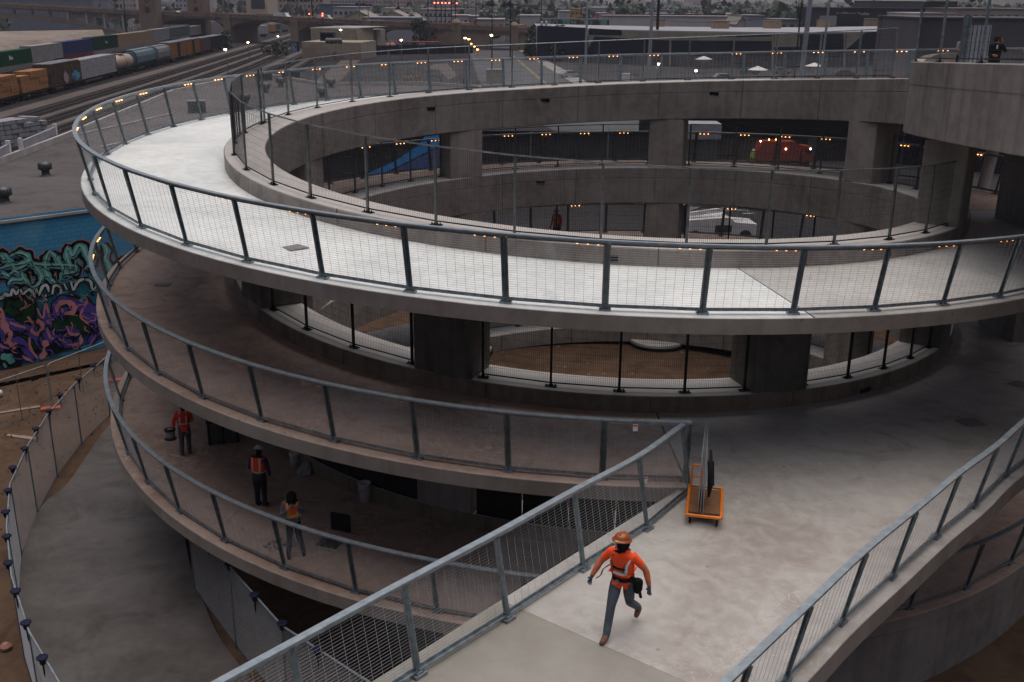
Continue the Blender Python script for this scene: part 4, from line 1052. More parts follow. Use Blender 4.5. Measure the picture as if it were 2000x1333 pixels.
# far cars right of the pier, beyond the bridge
for i, (u0, u1, v0, v1, cc, lab) in enumerate(((458, 476, 66, 88, (.20, .26, .28), 'grey green hopper car beyond the bridge'), (477, 494, 63, 84, (.24, .17, .15), 'brown freight car beyond the bridge'), (495, 516, 60, 80, (.34, .33, .36), 'white freight car beyond the bridge'), (517, 528, 57, 74, (.35, .17, .07), 'orange freight car beyond the bridge'), (530, 536, 56, 72, (.04, .06, .07), 'dark freight car beyond the bridge'), (538, 556, 55, 70, (.18, .17, .18), 'grey freight car farthest under the arch'))):
    p = gz((u0+u1)/2, v1); L_ = (u1-u0)/FPX*p.length*1.6; hgt = (v1-v0-2)/FPX*p.length
    g = frame_at(p, lab, 'freight_car', d_=td); MB().box((0, 0, 1+hgt/2), (L_, 2.8, hgt-1)).build('body', cm('far_car_%d' % i, cc), g); MB().box((0, 0, .6), (L_*.9, 2.2, .7)).build('underframe', mBk, g)
    m_ = MB(); [m_.box((-L_/2+L_*k/8, -1.42, 1+hgt/2), (.25, .1, hgt-1)) for k in range(9)]; m_.build('side_ribs', cm('far_car_%d' % i, cc), g)
# concrete river bank
bk = [gz(u, v) for u, v in ((-200, 140), (200, 92))]
bt = [gz(u, v, 3.6) for u, v in ((-200, 84), (190, 71))]
m_ = MB(); m_.add([bk[0], bk[1], bt[1], bt[0]], [(0, 1, 2, 3)]); m_.build('riverbank', concrete('bank_concrete', (.15, .115, .095), (.28, .235, .205), (.10, .07, .055), rough=.9, streak=0, stain_amt=.6, sc_=.06, spec=.1), kind='structure')
# ------------------------------------------------------------------ old arch viaduct
mBr = concrete('viaduct_concrete', (.17, .125, .097), (.245, .185, .148), (.10, .066, .05), rough=.85, streak=.4, stain_amt=.5, sc_=.12, spec=.1)
mBrL = flat('viaduct_pale_repair', (.40, .36, .33), .8, 0, .1, 1)
def at_d(u, v, y): return gy(u, v, y)
KN = [(-160, 492), (0, 468), (310, 420), (432, 402), (564, 383), (700, 372), (882, 362), (1010, 357), (1060, 354)]
def ydist(u):
    for (a, b), (c, d) in zip(KN, KN[1:]):
        if u <= c: return b+(d-b)*(u-a)/(c-a)
    return KN[-1][1]
VT = [(-160, 20), (0, 24.3), (250, 33), (310, 34), (432, 36), (564, 40.5), (700, 45), (882, 50), (1010, 55), (1060, 57)]
def vtop(u):
    for (a, b), (c, d) in zip(VT, VT[1:]):
        if u <= c: return b+(d-b)*(u-a)/(c-a)
    return VT[-1][1]
def bpnt(u, dv=0.0): p = gy(u, vtop(u)+dv, ydist(u)); return p
br = thing('arch_viaduct', 'long old concrete arch bridge crossing behind the rail yard', 'bridge', tuple(bpnt(564)-Vector((0, 0, bpnt(564).z))))
BO = Vector(br.location)
def sb(p): return Vector(p)-BO
W_ = 14.0
us = list(range(-160, 1061, 20))
def ztopu(u): return bpnt(u).z
def bdir(u):
    a, b = bpnt(u-10), bpnt(u+10); d = b-a; d.z = 0; return d.normalized()
def bsec(u, z0, z1, d0, d1):      # rectangle section at u between depth offsets d0..d1 behind the face
    p = bpnt(u); n = Vector((-bdir(u).y, bdir(u).x, 0)); 
    return [sb(Vector((p.x, p.y, z0))+n*d0), sb(Vector((p.x, p.y, z0))+n*d1), sb(Vector((p.x, p.y, z1))+n*d1), sb(Vector((p.x, p.y, z1))+n*d0)]
MB().sweep([bsec(u, ztopu(u)-1.9, ztopu(u)-1.15, 0, W_) for u in us]).build('deck', mBr, br)
MB().sweep([bsec(u, ztopu(u)-1.15, ztopu(u)-.16, .05, .35) for u in us]).build('parapet', mBr, br)
MB().sweep([bsec(u, ztopu(u)-.16, ztopu(u), -.08, .45) for u in us]).build('parapet_cap', mBr, br)
MB().sweep([bsec(u, ztopu(u)-1.3, ztopu(u)-1.1, -.3, .1) for u in us]).build('cornice', mBr, br)
MB().sweep([bsec(u, ztopu(u)-1.15, ztopu(u), W_-.4, W_) for u in us]).build('parapet', mBr, br)
m0 = None
for u in range(-150, 1055, 9):
    p = bpnt(u)
    if m0 is None: m0 = MB().box((0, 0, 0), (.5, .34, 1.0)); o = m0.build('parapet_post', mBr, br); m0 = o
    else: o = inst(m0, 'parapet_post', br)
    o.location = sb(Vector((p.x, p.y, p.z-.65)))-Vector((0, .06, 0)); o.rotation_euler = (0, 0, math.atan2(bdir(u).y, bdir(u).x))
for u in range(330, 880, 26):
    p = bpnt(u); o = MB().box((0, 0, 0), (1.2, .6, .45)).build('corbel', mBr, br); o.location = sb(Vector((p.x, p.y, p.z-1.75)))-Vector((0, .2, 0))
# spandrel walls with arch openings (u0, u1, crown v offset, springing v)
def spandrel(u0, u1, vc, vs, thick=W_, clip=None, mat=mBr, name='spandrel_wall'):
    n = 18; secs = []
    for i in range(n+1):
        u = u0+(u1-u0)*i/n; f = 2*i/n-1; vb = vs-(vs-vc)*sqrt(max(0, 1-f*f)); zb = gy(u, vb, ydist(u)).z
        secs.append(bsec(u, min(zb, ztopu(u)-1.95), ztopu(u)-1.85, .3, thick-.3))
    MB().sweep(secs).build(name, mat, br)
spandrel(301, 425, 47, 60); spandrel(439, 557, 50, 64); spandrel(572, 700, 55, 68); spandrel(712, 872, 62, 72); spandrel(947, 990, 70, 78)
def pier(u0, u1, v1, depth=W_, fr_=-.4, top=0.0, name='pier'):
    um = (u0+u1)/2; p0 = bpnt(u0); p1 = bpnt(u1); w_ = (p1-p0).length; n = Vector((-bdir(um).y, bdir(um).x, 0)); c = (p0+p1)/2
    zt = bpnt(um).z+top; o = MB().box((0, 0, 0), (w_, depth, zt)).build(name, mBr, br); q = Vector((c.x, c.y, 0))+n*(fr_+depth/2); o.location = sb(q)+Vector((0, 0, zt/2)); o.rotation_euler = (0, 0, math.atan2(bdir(um).y, bdir(um).x)); return o
pier(425, 439, 80); pier(557, 571.5, 92); pier(700, 712, 90); pier(872, 892, 95, top=.5); pier(988, 1003, 98, top=.8)
# solid walls either side of the street arch
for u0, u1 in ((824, 874), (892, 947), (1003, 1060)):
    MB().sweep([bsec(u, 0, ztopu(u)-1.85, .25, 3) for u in (u0, (u0+u1)/2, u1)]).build('abutment_wall', mBr, br)
for u in (882, 995):
    p = bpnt(u); MB().lathe(tuple(sb(p+Vector((0, 1, .4)))), [(2.0, 0), (1.7, .5), (.3, 1.5)], 4).build('pier_cap', mBr, br)
# big river arch at the left with spandrel columns
secs = []
for i in range(25):
    u = -60+(228+60)*i/24; v = 43.5+ .00064*(u-0)**2 if u > 0 else 43.5+.0004*u*u
    a = gy(u, v, ydist(u)).z; b = gy(u, v+8+abs(u)*.012, ydist(u)).z; secs.append(bsec(u, b, a, .2, 1.6))
MB().sweep(secs).build('arch_rib', mBr, br)
for u, vb, mat in ((13, 44, mBr), (49, 45, mBr), (84, 49, mBrL), (120, 53, mBrL), (156, 60, mBrL), (191, 70, mBrL), (227, 80, mBrL), (262, 90, mBr)):
    p = bpnt(u); zb = gy(u, vb, ydist(u)).z; o = MB().box((0, 0, 0), (.9, 1.2, p.z-1.8-zb)).build('spandrel_column', mBr, br); o.location = sb(Vector((p.x, p.y+.9, (p.z-1.8+zb)/2)))
    if vb > 50: q = MB().box((0, -.63, 0), (.8, .04, (p.z-1.8-zb)*.98)).build('pale_face', mBrL, o)
for a, b in ((124, 153), (160, 188), (195, 224), (231, 259)): 
    n = 10; secs = []
    for i in range(n+1):
        u = a+(b-a)*i/n; f = 2*i/n-1; vb = 58-10*sqrt(max(0, 1-f*f)); secs.append(bsec(u, gy(u, vb, ydist(u)).z, ztopu(u)-1.85, .5, 1.0))
    MB().sweep(secs).build('small_arch', mBr, br)
# portal towers
def tower(u0, u1, dback):
    for k in range(2):
        pass
g = thing('bridge_tower', 'tall ribbed concrete tower pair rising beside the bridge deck', 'tower', tuple(bpnt(290)-Vector((0, 0, bpnt(290).z))), math.atan2(bdir(290).y, bdir(290).x))
wt = (bpnt(300)-bpnt(265)).length
for j, y in enumerate((-1.5, W_+.5)):
    x0 = 0 if j == 0 else wt*.9
    for k in (-1, 1):
        m_ = MB(); m_.box((x0+k*wt*.3, y, 12), (wt*.34, 3, 24)); [m_.box((x0+k*wt*.3+q*wt*.1, y-1.55, 12), (wt*.05, .2, 24)) for q in (-1, 0, 1)]
        m_.build('tower_leg', mBr, g)
    MB().box((x0, y, 5), (wt*.9, 3.4, 10)).build('tower_base', mBr, g)
    MB().box((x0, y, 13.0), (wt*.9, 2.6, 1.2)).build('tower_cross_beam', mBr, g); MB().box((x0, y, 19.0), (wt*.9, 2.6, 1.6)).build('tower_cross_beam', mBr, g)
# bridge lamps
def ball_lamp(u, h, lab, back=0):
    p = bpnt(u); g = thing('bridge_lamp', lab, 'street lamp', (p.x, p.y+back, p.z-.1), 0, 'old lamp standards along the viaduct')
    MB().lathe((0, 0, 0), [(.5, 0), (.35, .5), (.2, 1), (.16, h)], 10).build('pole', mBr, g)
    m_ = MB(); m_.box((0, 0, h), (2.6, .16, .16))
    m_.build('arms', mBk, g)
    for x in (-1.2, -.5, .5, 1.2): MB().lathe((x, 0, h-.7), [(.1, 0), (.28, .25), (.28, .6), (.08, .8)], 8).build('lantern', mBk, g)
for u, h, lab, bk_ in ((426, 6.2, 'twin lantern lamp standard over the bridge pier, left', 0), (446, 6.0, 'twin lantern lamp standard over the bridge pier, right', W_), (560, 5.8, 'lamp standard above the second bridge pier, left', 0), (570, 5.8, 'lamp standard above the second bridge pier, right', W_), (693, 5.6, 'lamp standard pair behind the cream building, left', 0), (699, 5.4, 'lamp standard pair behind the cream building, right', W_)): ball_lamp(u, h, lab, bk_)
# vehicles on the bridge
mGlass = flat('car_glass', (.02, .025, .03), .15, 0, .1, 1)
def road_car(u, lab, col, van=False, bk_=4.0, L_=4.5):
    p = bpnt(u); g = thing('van' if van else 'car', lab, 'van' if van else 'car', (p.x, p.y+bk_, p.z-1.1), math.atan2(bdir(u).y, bdir(u).x))
    mt = flat('car_paint_%s' % lab[:8].replace(' ', '_'), col, .35, .1, .1, 1); h = 2.3 if van else 1.45
    if van: prof = [(-L_/2, .4), (L_/2, .4), (L_/2, 1.1), (L_/2-.9, 1.35), (L_/2-1.5, h), (-L_/2, h)]
    else: prof = [(-L_/2, .35), (L_/2, .35), (L_/2, .85), (L_/2-1.1, .95), (L_/2-1.7, h), (-L_/2+1.0, h), (-L_/2+.3, .95), (-L_/2, .9)]
    MB().sweep([[Vector((x, y, z)) for x, z in prof] for y in (-.88, .88)]).build('body', mt, g)
    m_ = MB(); m_.box((L_/2-1.9 if van else -.1, 0, h-.4), (.9 if van else 1.9, 1.80, .38)); m_.build('windows', mGlass, g)
    for x in (-L_/2+.9, L_/2-.9):
        for y in (-.8, .8): MB().lathe((x, y-.1, .33), [(.33, 0), (.33, .2)], 12, 'Y').build('wheel', mBk, g)
road_car(213, 'dark car on the bridge left of the tower', (.03, .05, .04)); road_car(329, 'pale car on the bridge right of the tower', (.5, .5, .5)); road_car(539, 'white van driving on the bridge', (.6, .6, .62), True, 2, 7.5)
road_car(603, 'small red lit car on the bridge', (.35, .1, .06), False, 6); road_car(622, 'white box van on the bridge with red lights', (.5, .5, .5), True, 3, 6)
mRedL = flat('red_light', (1, .1, .05), .5, 0, 0, 1, (1, .08, .05), 12)
for u, v, lab in ((594, 34, 'red traffic light left of the white box van'), (620, 33, 'upper red traffic light by the box van'), (620, 37, 'lower red traffic light by the box van')):
    p = gy(u, v, 378); g = thing('traffic_light', lab, 'traffic light', (p.x, p.y, p.z-2.2)); MB().tube([(0, 0, 0), (0, 0, 2.2)], .08, 6).build('pole', mBk, g); MB().box((0, 0, 2.2), (.5, .4, .8)).build('signal_box', mBk, g); MB().lathe((0, -.22, 2.2), [(.25, -.02), (.25, 0)], 10, 'Y').build('lens', mRedL, g)

# ------------------------------------------------------------------ trees
def leafmat(n, c): return flat(n, c, .7, 0, .5, .6)
mLeaf = [leafmat('foliage_dark', (.022, .04, .022)), leafmat('foliage_mid', (.04, .065, .03)), leafmat('foliage_grey', (.06, .065, .045))]
mTrunk = flat('bark', (.06, .045, .035), .9, 0, .3, 2)
def tree(p, h, r, lab, n=420, ls=.35, grp=None, trunk=.35, mat=0, sq=1.0, name='tree'):
    g = thing(name, lab, 'tree', tuple(p), 0, grp); m_ = MB(); m_.tube([(0, 0, 0), (.1, 0, h*.35), (0, .1, h*.7)], [h*.03, h*.022, h*.01], 7)
    for k in range(5):
        a = k*1.3; m_.tube([(0, 0, h*(.3+.06*k)), (cos(a)*r*.4, sin(a)*r*.4, h*(.5+.06*k)), (cos(a)*r*.7, sin(a)*r*.7, h*(.62+.06*k))], [h*.013, h*.009, h*.004], 5)
    m_.build('trunk', mTrunk, g)
    m_ = MB(); cl = [(Vector((random.gauss(0, .42)*r, random.gauss(0, .42)*r, h*trunk+(h*(1-trunk))*random.uniform(.12, .92))), random.uniform(.25, .5)*r) for _ in range(16)]
    for k in range(n):
        c, cr = random.choice(cl); d = Vector((random.gauss(0, 1), random.gauss(0, 1), random.gauss(0, .8))).normalized()*cr*random.uniform(.6, 1.05)
        q = c+d; q.z = min(h, max(h*trunk*.8, q.z)); s_ = ls*random.uniform(.6, 1.4)
        a = Vector((random.uniform(-1, 1), random.uniform(-1, 1), random.uniform(-1, 1))).normalized(); b = a.orthogonal().normalized(); e = a.cross(b)
        m_.cur = 0 if random.random() < .6 else 1
        m_.add([q-b*s_-e*s_*.6, q+b*s_-e*s_*.5, q+b*s_*.7+e*s_*.8, q-b*s_*.8+e*s_*.6], [(0, 1, 2, 3)])
    m_.build('crown', [mLeaf[mat], mLeaf[min(2, mat+1)]], g); return g
tree(gz(824, 98), 9.5, 4.3, 'dark round tree in front of the bridge wall', 900, .4, trunk=.22)
tree(gz(703, 90), 7.0, 2.6, 'dark tree behind the cream building', 420, .35, trunk=.2)
tree(gz(893, 92), 6.0, 1.8, 'slim dark tree against the bridge wall by the street', 300, .3, trunk=.15)
tree(gz(1052, 112), 9.0, 5.2, 'broad dark tree at the corner of the black warehouse', 1000, .42, trunk=.08)
tree(gz(1090, 118), 7.5, 5.5, 'wide dark shrub mass in front of the black warehouse wall', 1000, .42, trunk=.05)
tree(gz(1030, 116), 5.5, 2.6, 'dark bushy tree beside the end of the bridge', 400, .35, trunk=.08)
tree(gz(432, 105), 5.6, 3.0, 'black bush between the boxcars and the bridge pier', 500, .35, trunk=.05)
tree(gz(532, 122), 4.5, 3.2, 'dark low tree beside the tracks', 350, .3, trunk=.3)
tree(gz(975, 70), 7.5, 4, 'green tree behind the bridge parapet, left', 320, .5, mat=1); tree(gz(1018, 70), 9.5, 6, 'green tree clump behind the bridge parapet, right', 500, .6, mat=1)
tree(gz(1000, 66), 6.5, 4, 'small green tree between two others behind the bridge', 260, .5, mat=1)
def palm(p, h, lab):
    g = thing('palm_tree', lab, 'palm tree', tuple(p)); MB().tube([(0, 0, 0), (.1, 0, h*.5), (0, 0, h)], [.3, .22, .2], 7).build('trunk', mTrunk, g); m_ = MB()
    for k in range(34):
        a = k*2.4; el = random.uniform(-.5, 1.0); d = Vector((cos(a)*cos(el), sin(a)*cos(el), sin(el))); s_ = Vector((-sin(a), cos(a), 0))
        q = Vector((0, 0, h)); L_ = random.uniform(1.6, 2.3); t1 = q+d*L_*.5+Vector((0, 0, .15)); t2 = q+d*L_-Vector((0, 0, .3))
        m_.add([q-s_*.08, q+s_*.08, t1+s_*.28, t1-s_*.28, t2], [(0, 1, 2, 3), (3, 2, 4)])
    m_.build('crown', mLeaf[0], g)
palm(gz(1234, 112), 6.8, 'palm rising beside the roof in front of the cream warehouse'); palm(gz(1125, 62), 13.5, 'tall far palm near the orange building'); palm(gz(1121, 74), 8, 'dark palm in front of the letter sign')

# ------------------------------------------------------------------ cream industrial building and neighbours
mCrm = flat('cream_wall', (.28, .24, .17), .8, 0, .15, .5); mCrm2 = flat('dull_cream_wall', (.25, .215, .17), .8, 0, .15, .5); mBrn = flat('brown_wall', (.24, .175, .14), .85, 0, .15, .5); mRfW = flat('white_roof', (.27, .265, .29), .6, 0, .12, .3)
def boxb(g, u0, u1, vb, z, depth, mat, name='wall', rz=0.0, z0=0, wallback=0):
    a = gz(u0, vb); b = gz(u1, vb); w_ = (b-a).length; c = (a+b)/2; d = (b-a).normalized(); n = Vector((-d.y, d.x, 0)); m_ = MB()
    pts = [a, b, b+n*depth, a+n*depth]; m_.prism([(p.x-g.location.x, p.y-g.location.y) for p in pts], z0, z); return m_.build(name, mat, g)
g = thing('cream_workshop', 'cream painted workshop with a pale metal roof beside the tracks', 'building', tuple(gz(640, 121)))
boxb(g, 582, 697, 122, 4.6, 16, mCrm2, 'front_block'); boxb(g, 600, 690, 111, 7.4, 18, mCrm, 'upper_hall')
a, b = gz(598, 110.6), gz(691, 110.6); n = Vector((0, 1, 0)); m_ = MB(); m_.prism([(p.x-g.location.x, p.y-g.location.y) for p in (a, b, b+n*24+Vector((6, 0, 0)), a+n*24+Vector((8, 0, 0)))], 7.4, 7.62); m_.build('roof', mRfW, g)
boxb(g, 691, 728, 104, 6.6, 10, mCrm2, 'side_hall'); boxb(g, 582, 608, 122.3, 3.2, .3, mBrn, 'brown_panel'); boxb(g, 608, 697, 122.4, 1.9, .3, mBrn, 'brown_base'); boxb(g, 642, 649, 122.8, 2.2, .3, flat('grey_door', (.10, .11, .12), .6, 0, .1, 1), 'door')
boxb(g, 689.5, 692, 110.4, 7.2, .3, flat('hall_shadow_gap', (.10, .09, .09), .8, 0, .1, 1), 'corner_shade_strip')  # dark strip paints the shade between upper hall and side hall
p = gz(632, 86, 7.6); g2 = thing('roof_cooler', 'dark cooling unit on the cream workshop roof', 'roof unit', tuple(p)); MB().box((0, 0, .9), (3, 2.4, 1.8)).build('cabinet', mVent, g2); MB().box((0, -1.25, .9), (2.4, .1, 1.2)).build('grille', mBk, g2)
p = gz(647, 92, 7.6); g2 = thing('roof_duct', 'ribbed duct lying on the cream workshop roof', 'duct', tuple(p), .3); MB().lathe((0, 0, .6), [(.5, -2), (.6, -1.6), (.5, -1.2), (.6, -.8), (.5, -.4), (.6, 0), (.5, .4), (.6, .8), (.5, 1.2)], 12, 'X').build('duct_pipe', mVent, g2)
# graffiti block by the pier
g = thing('graffiti_bin', 'small dark block with blue white graffiti beside the bridge pier', 'utility box', tuple(gz(566, 108))); boxb(g, 559, 572, 108, 3.0, 2, mBk, 'cabinet'); boxb(g, 560, 571, 108.4, 2.7, .1, flat('blue_white_scribble', (.12, .18, .30), .6, 0, .9, 1.2), 'graffiti_patch')
# encampment stalls right of the workshop
for i, (u, v, cc, r, lab) in enumerate(((743, 97, (.25, .27, .3), 2.4, 'pale dome tent beside the cream workshop'), (755, 99, (.30, .14, .12), 2.0, 'pink tarp tent, second from the workshop'), (768, 97, (.22, .18, .24), 2.4, 'lilac tent in the middle of the row'), (783, 97, (.06, .16, .15), 2.2, 'green tent at the right of the row'), (796, 97, (.07, .15, .17), 2.2, 'teal tent farthest right in the row'))):
    p = gz(u, v); g = thing('tent', lab, 'tent', tuple(p), 0, 'tents by the workshop'); MB().lathe((0, 0, 0), [(r, 0), (r*.95, .8), (r*.6, 1.9), (.1, 2.5)], 8).build('canopy', flat('tent_%d' % i, cc, .7, 0, .2, 1), g, True); MB().box((0, -r*.9, .6), (.9, .1, 1.2)).build('opening', mBk, g)
p = gz(800, 101); g = thing('red_canopy', 'long red canopy roof behind the black fence', 'canopy', tuple(p)); MB().box((0, 0, 2.6), (17, 3, .3)).build('canopy_roof', flat('red_canvas', (.26, .05, .04), .7, 0, .2, .5), g)
m_ = MB(); [m_.box((x, y, 1.25), (.15, .15, 2.5)) for x in (-8, -4, 0, 4, 8) for y in (-1.3, 1.3)]; m_.build('canopy_posts', mBk, g)
p = gz(800, 86); g = thing('parked_trailer', 'long white trailer parked under the bridge by the tents', 'trailer', tuple(p)); MB().box((0, 0, 2.5), (14, 2.6, 2.8)).build('box_body', mWrap, g); MB().box((0, 0, .8), (13, 2.2, .5)).build('chassis', mBk, g); [MB().lathe((x, -1.1, .5), [(.5, 0), (.5, .3)], 12, 'Y').build('wheel', mBk, g) for x in (-5.5, -4.2, 5)]
# long black screened fences (construction fabric)
mFab = flat('black_fabric', (.010, .011, .018), .9, 0, .2, .3)
def screen(u0, v0, u1, v1, h, lab, mat=mFab):
    A, B = gz(u0, v0), gz(u1, v1); g = thing('screened_fence', lab, 'fence', tuple(A)); n = max(3, int((B-A).length/6))
    for k in range(n): 
        a, b = (B-A)*(k/n), (B-A)*((k+1)/n); MB().bar(a+up*(h/2), b+up*(h/2)-(b-a)*.01, .05, h-.1).build('fabric_panel', mat, g)
    m_ = MB(); [m_.box(tuple((B-A)*(k/n)+up*(h/2+.05)), (.1, .1, h+.1)) for k in range(n+1)]; m_.build('posts', mGalvD, g)
screen(698, 113, 915, 106, 2.8, 'black screened fence behind the tall mesh fence, by the lot')
screen(880, 337, 1330, 330, 4.0, 'black screened wall seen between the first and second levels')
screen(1640, 300, 2150, 345, 5.0, 'black screen added to darken the view behind the right columns')  # screen added to keep this stretch black
# ------------------------------------------------------------------ street with centre lines, lot
road = [gz(u, v) for u, v in ((905, 96), (985, 92), (1045, 118), (1135, 170), (1330, 260), (1500, 320), (1330, 340), (1180, 300), (1000, 220), (930, 165))]
sheet('street', road, .012, concrete('street_asphalt', (.05, .052, .06), (.085, .088, .095), (.03, .03, .035), rough=.85, streak=0, stain_amt=.4, sc_=.08, spec=.25))
swk = [gz(u, v) for u, v in ((1003, 99), (1020, 98), (1140, 160), (1118, 166))]; sheet('pavement', swk, .11, flat('pavement_concrete', (.24, .22, .21), .85, 0, .15, .2))
mYL = flat('road_yellow', (.35, .25, .08), .7, 0, .2, 1); mWL = flat('road_white', (.40, .40, .40), .7, 0, .2, 1)
for a, b, off_ in (((985, 104), (1062, 168), 0), ((987, 104), (1066, 168), .0)):
    A, B = gz(*a), gz(*b); MB().bar(A+up*.018, B+up*.018, .16, .004).build('road_marking', mYL, kind='structure')
cv = [gz(u, v) for u, v in ((1500, 262), (1450, 269), (1400, 276), (1384, 284), (1380, 292), (1388, 302))]
m_ = MB(); 
for a, b in zip(smooth_line(cv, 4), smooth_line(cv, 4)[1:]): m_.bar(a+up*.02, b+up*.02, .22, .006)
m_.build('road_marking', mWL, kind='structure')
lot = [gz(u, v) for u, v in ((840, 128), (865, 126), (885, 150), (868, 158), (848, 138), (820, 138))]; sheet('lot_marking', lot, .01, mStripe)
A = [gz(u, v) for u, v in ((605, 170), (615, 168), (815, 165))]
sheet('loading_pad', [gz(u, v) for u, v in ((610, 171), (820, 166), (825, 184), (690, 190))], .012, flat('pad_concrete', (.20, .19, .20), .85, 0, .15, .3))
mYB = flat('bollard_yellow', (.45, .30, .04), .6, 0, .15, 2); mRB = flat('bollard_red', (.30, .04, .03), .6, 0, .15, 2)
for i, u in enumerate((783, 789, 795, 801, 807)):
    p = gz(u, 163.5-i*.2); o = MB().lathe(tuple(p), [(.13, 0), (.13, 1.15-.15*(i % 2)), (.09, 1.22-.15*(i % 2)), (.02, 1.25-.15*(i % 2))], 10).build('bollard', mYB, None, True); tag(o, ['leftmost yellow bollard', 'second yellow bollard from the left', 'middle yellow bollard of the five', 'fourth yellow bollard from the left', 'rightmost of the five yellow bollards'][i]+' behind the far railing', 'bollard', 'yellow bollards in the lot')
for i, (u, v) in enumerate(((812, 161), (853, 164), (897, 168))):
    p = gz(u, v); o = MB().lathe(tuple(p), [(.12, 0), (.12, 1.2), (.08, 1.3), (.02, 1.32)], 10).build('bollard', mRB, None, True); tag(o, ['red bollard right of the yellow ones', 'red bollard in the middle of the lot', 'red bollard at the right by the cream box'][i], 'bollard')
p = gz(958, 163); g = thing('utility_cabinet', 'cream box shed in the lot behind the far railing', 'cabinet', tuple(p), .1); MB().box((0, 0, 1.3), (3.2, 2.2, 2.6)).build('cabinet_body', mCrm2, g); MB().box((0, 0, 2.68), (3.4, 2.4, .14)).build('lid', mRfW, g); MB().box((-.6, -1.12, 1.1), (1, .05, 2)).build('door', mCrm, g)
p = gz(1214, 156); g = thing('utility_cabinet', 'small white cabinet just behind the far railing', 'cabinet', tuple(p)); MB().box((0, 0, .9), (1.6, .8, 1.5)).build('cabinet_body', mWhite, g); MB().box((1.3, 0, .5), (.5, .6, 1.0)).build('meter_box', mWrap, g); MB().box((0, 0, .08), (2.0, 1.0, .16)).build('plinth', mStripe, g)
# buildings behind
mBlkW = flat('black_blue_wall', (.010, .012, .028), .8, 0, .25, .1)
g = thing('cream_warehouse', 'long cream warehouse with a white roof and black painted lower wall', 'building', tuple(gz(1300, 126)))
A, B = gz(1052, 116), gz(1905, 150); 
def wz(u, v, base_u, base_v):      # height of pixel v above a ground pixel
    p = gz(base_u, base_v); return gy(u, v, p.y).z
FA, FB = gz(1040, 118), gz(1260, 127); FC = gz(1900, 112)
poly = [FA, gz(1140, 122), gz(1300, 126), gz(1500, 127), gz(1640, 122), gz(1860, 108)]; zz = [wz(1040, 48, 1040, 118), wz(1140, 52, 1140, 122), wz(1300, 55, 1300, 126), wz(1500, 54, 1500, 127), wz(1640, 50, 1640, 122), wz(1860, 27, 1860, 108)]
zz = [min(z, 8.6) for z in zz]
bkp = [p+Vector((0, 46, 0)) for p in poly]
O = Vector(g.location)
full = poly+bkp[::-1]; MB().prism([(p.x-O.x, p.y-O.y) for p in full], 0, zz+zz[::-1]).build('hall', mCrm2, g)
MB().prism([(p.x-O.x, p.y-O.y+.3) for p in full], [z+.02 for z in zz+zz[::-1]], [z+.3 for z in zz+zz[::-1]]).build('roof', mRfW, g)
def face(name, pts, mat, d=.06):     # polygon on the faceted front, from pixels
    vs = []
    for u, v in pts:
        for i in range(len(poly)-1):
            a, b = poly[i], poly[i+1]; r = ray(u, v); n = Vector(((b-a).y, -(b-a).x, 0)).normalized(); k = (a-Vector((0, 0, CAMZ))).dot(n)/r.dot(n); q = Vector((0, 0, CAMZ))+r*k
            t_ = (q-a).dot(b-a)/(b-a).length_squared
            if t_ <= 1.0001 or i == len(poly)-2: break
        vs.append(q-O+n*d*(1 if n.y < 0 else -1))
    return MB().add(vs, [tuple(range(len(vs)))]).build(name, mat, g)
face('black_wall_paint', [(1040, 49.5), (1138, 52.5), (1138, 64), (1138, 121), (1040, 117)], mBlkW); face('black_wall_paint', [(1141, 53), (1205, 56), (1205, 66.5), (1141, 66)], mBlkW)
face('black_wall_paint', [(1138.5, 68.5), (1220, 72.5), (1298, 74.5), (1298, 125), (1138.5, 121)], mBlkW); face('black_wall_paint', [(1302, 74.5), (1498, 72.5), (1498, 126.5), (1302, 125.5)], mBlkW, .08)
face('black_wall_paint', [(1380, 65), (1498, 60.5), (1498, 63), (1430, 65.5)], mBlkW, .08); face('black_wall_paint', [(1503, 60.5), (1638, 56), (1638, 121), (1503, 126)], mBlkW, .08); face('black_wall_paint', [(1642, 56), (1720, 50), (1858, 31), (1858, 107), (1642, 121)], mBlkW, .08)
face('blank_shutter', [(1317, 63), (1329, 63), (1329, 74), (1317, 74)], mBrn); face('blank_shutter', [(1344, 65), (1357, 65), (1357, 74), (1344, 74)], mBrn)
for u, v, w_, lab in ((1396, 52, 4.5, 'brown roof box in the middle of the white warehouse roof'), (1498, 50, 4.5, 'brown roof box right of the middle of the warehouse roof'), (1690, 40, 3.8, 'tan roof box on the right part of the warehouse roof'), (1598, 46, 3.5, 'tan roof box left of the studio sign'), (1277, 50, 3.0, 'tan roof box behind the wooden pole')):
    p = gz(u, v, 8.6); g2 = thing('roof_box', lab, 'roof unit', tuple(p)); MB().box((0, 0, 1.1), (w_, 3, 2.4)).build('cabinet', flat('roofbox_tan', (.30, .21, .14), .8, 0, .2, 1), g2); MB().box((0, 0, 2.35), (w_+.3, 3.3, .12)).build('lid', mCrm2, g2)
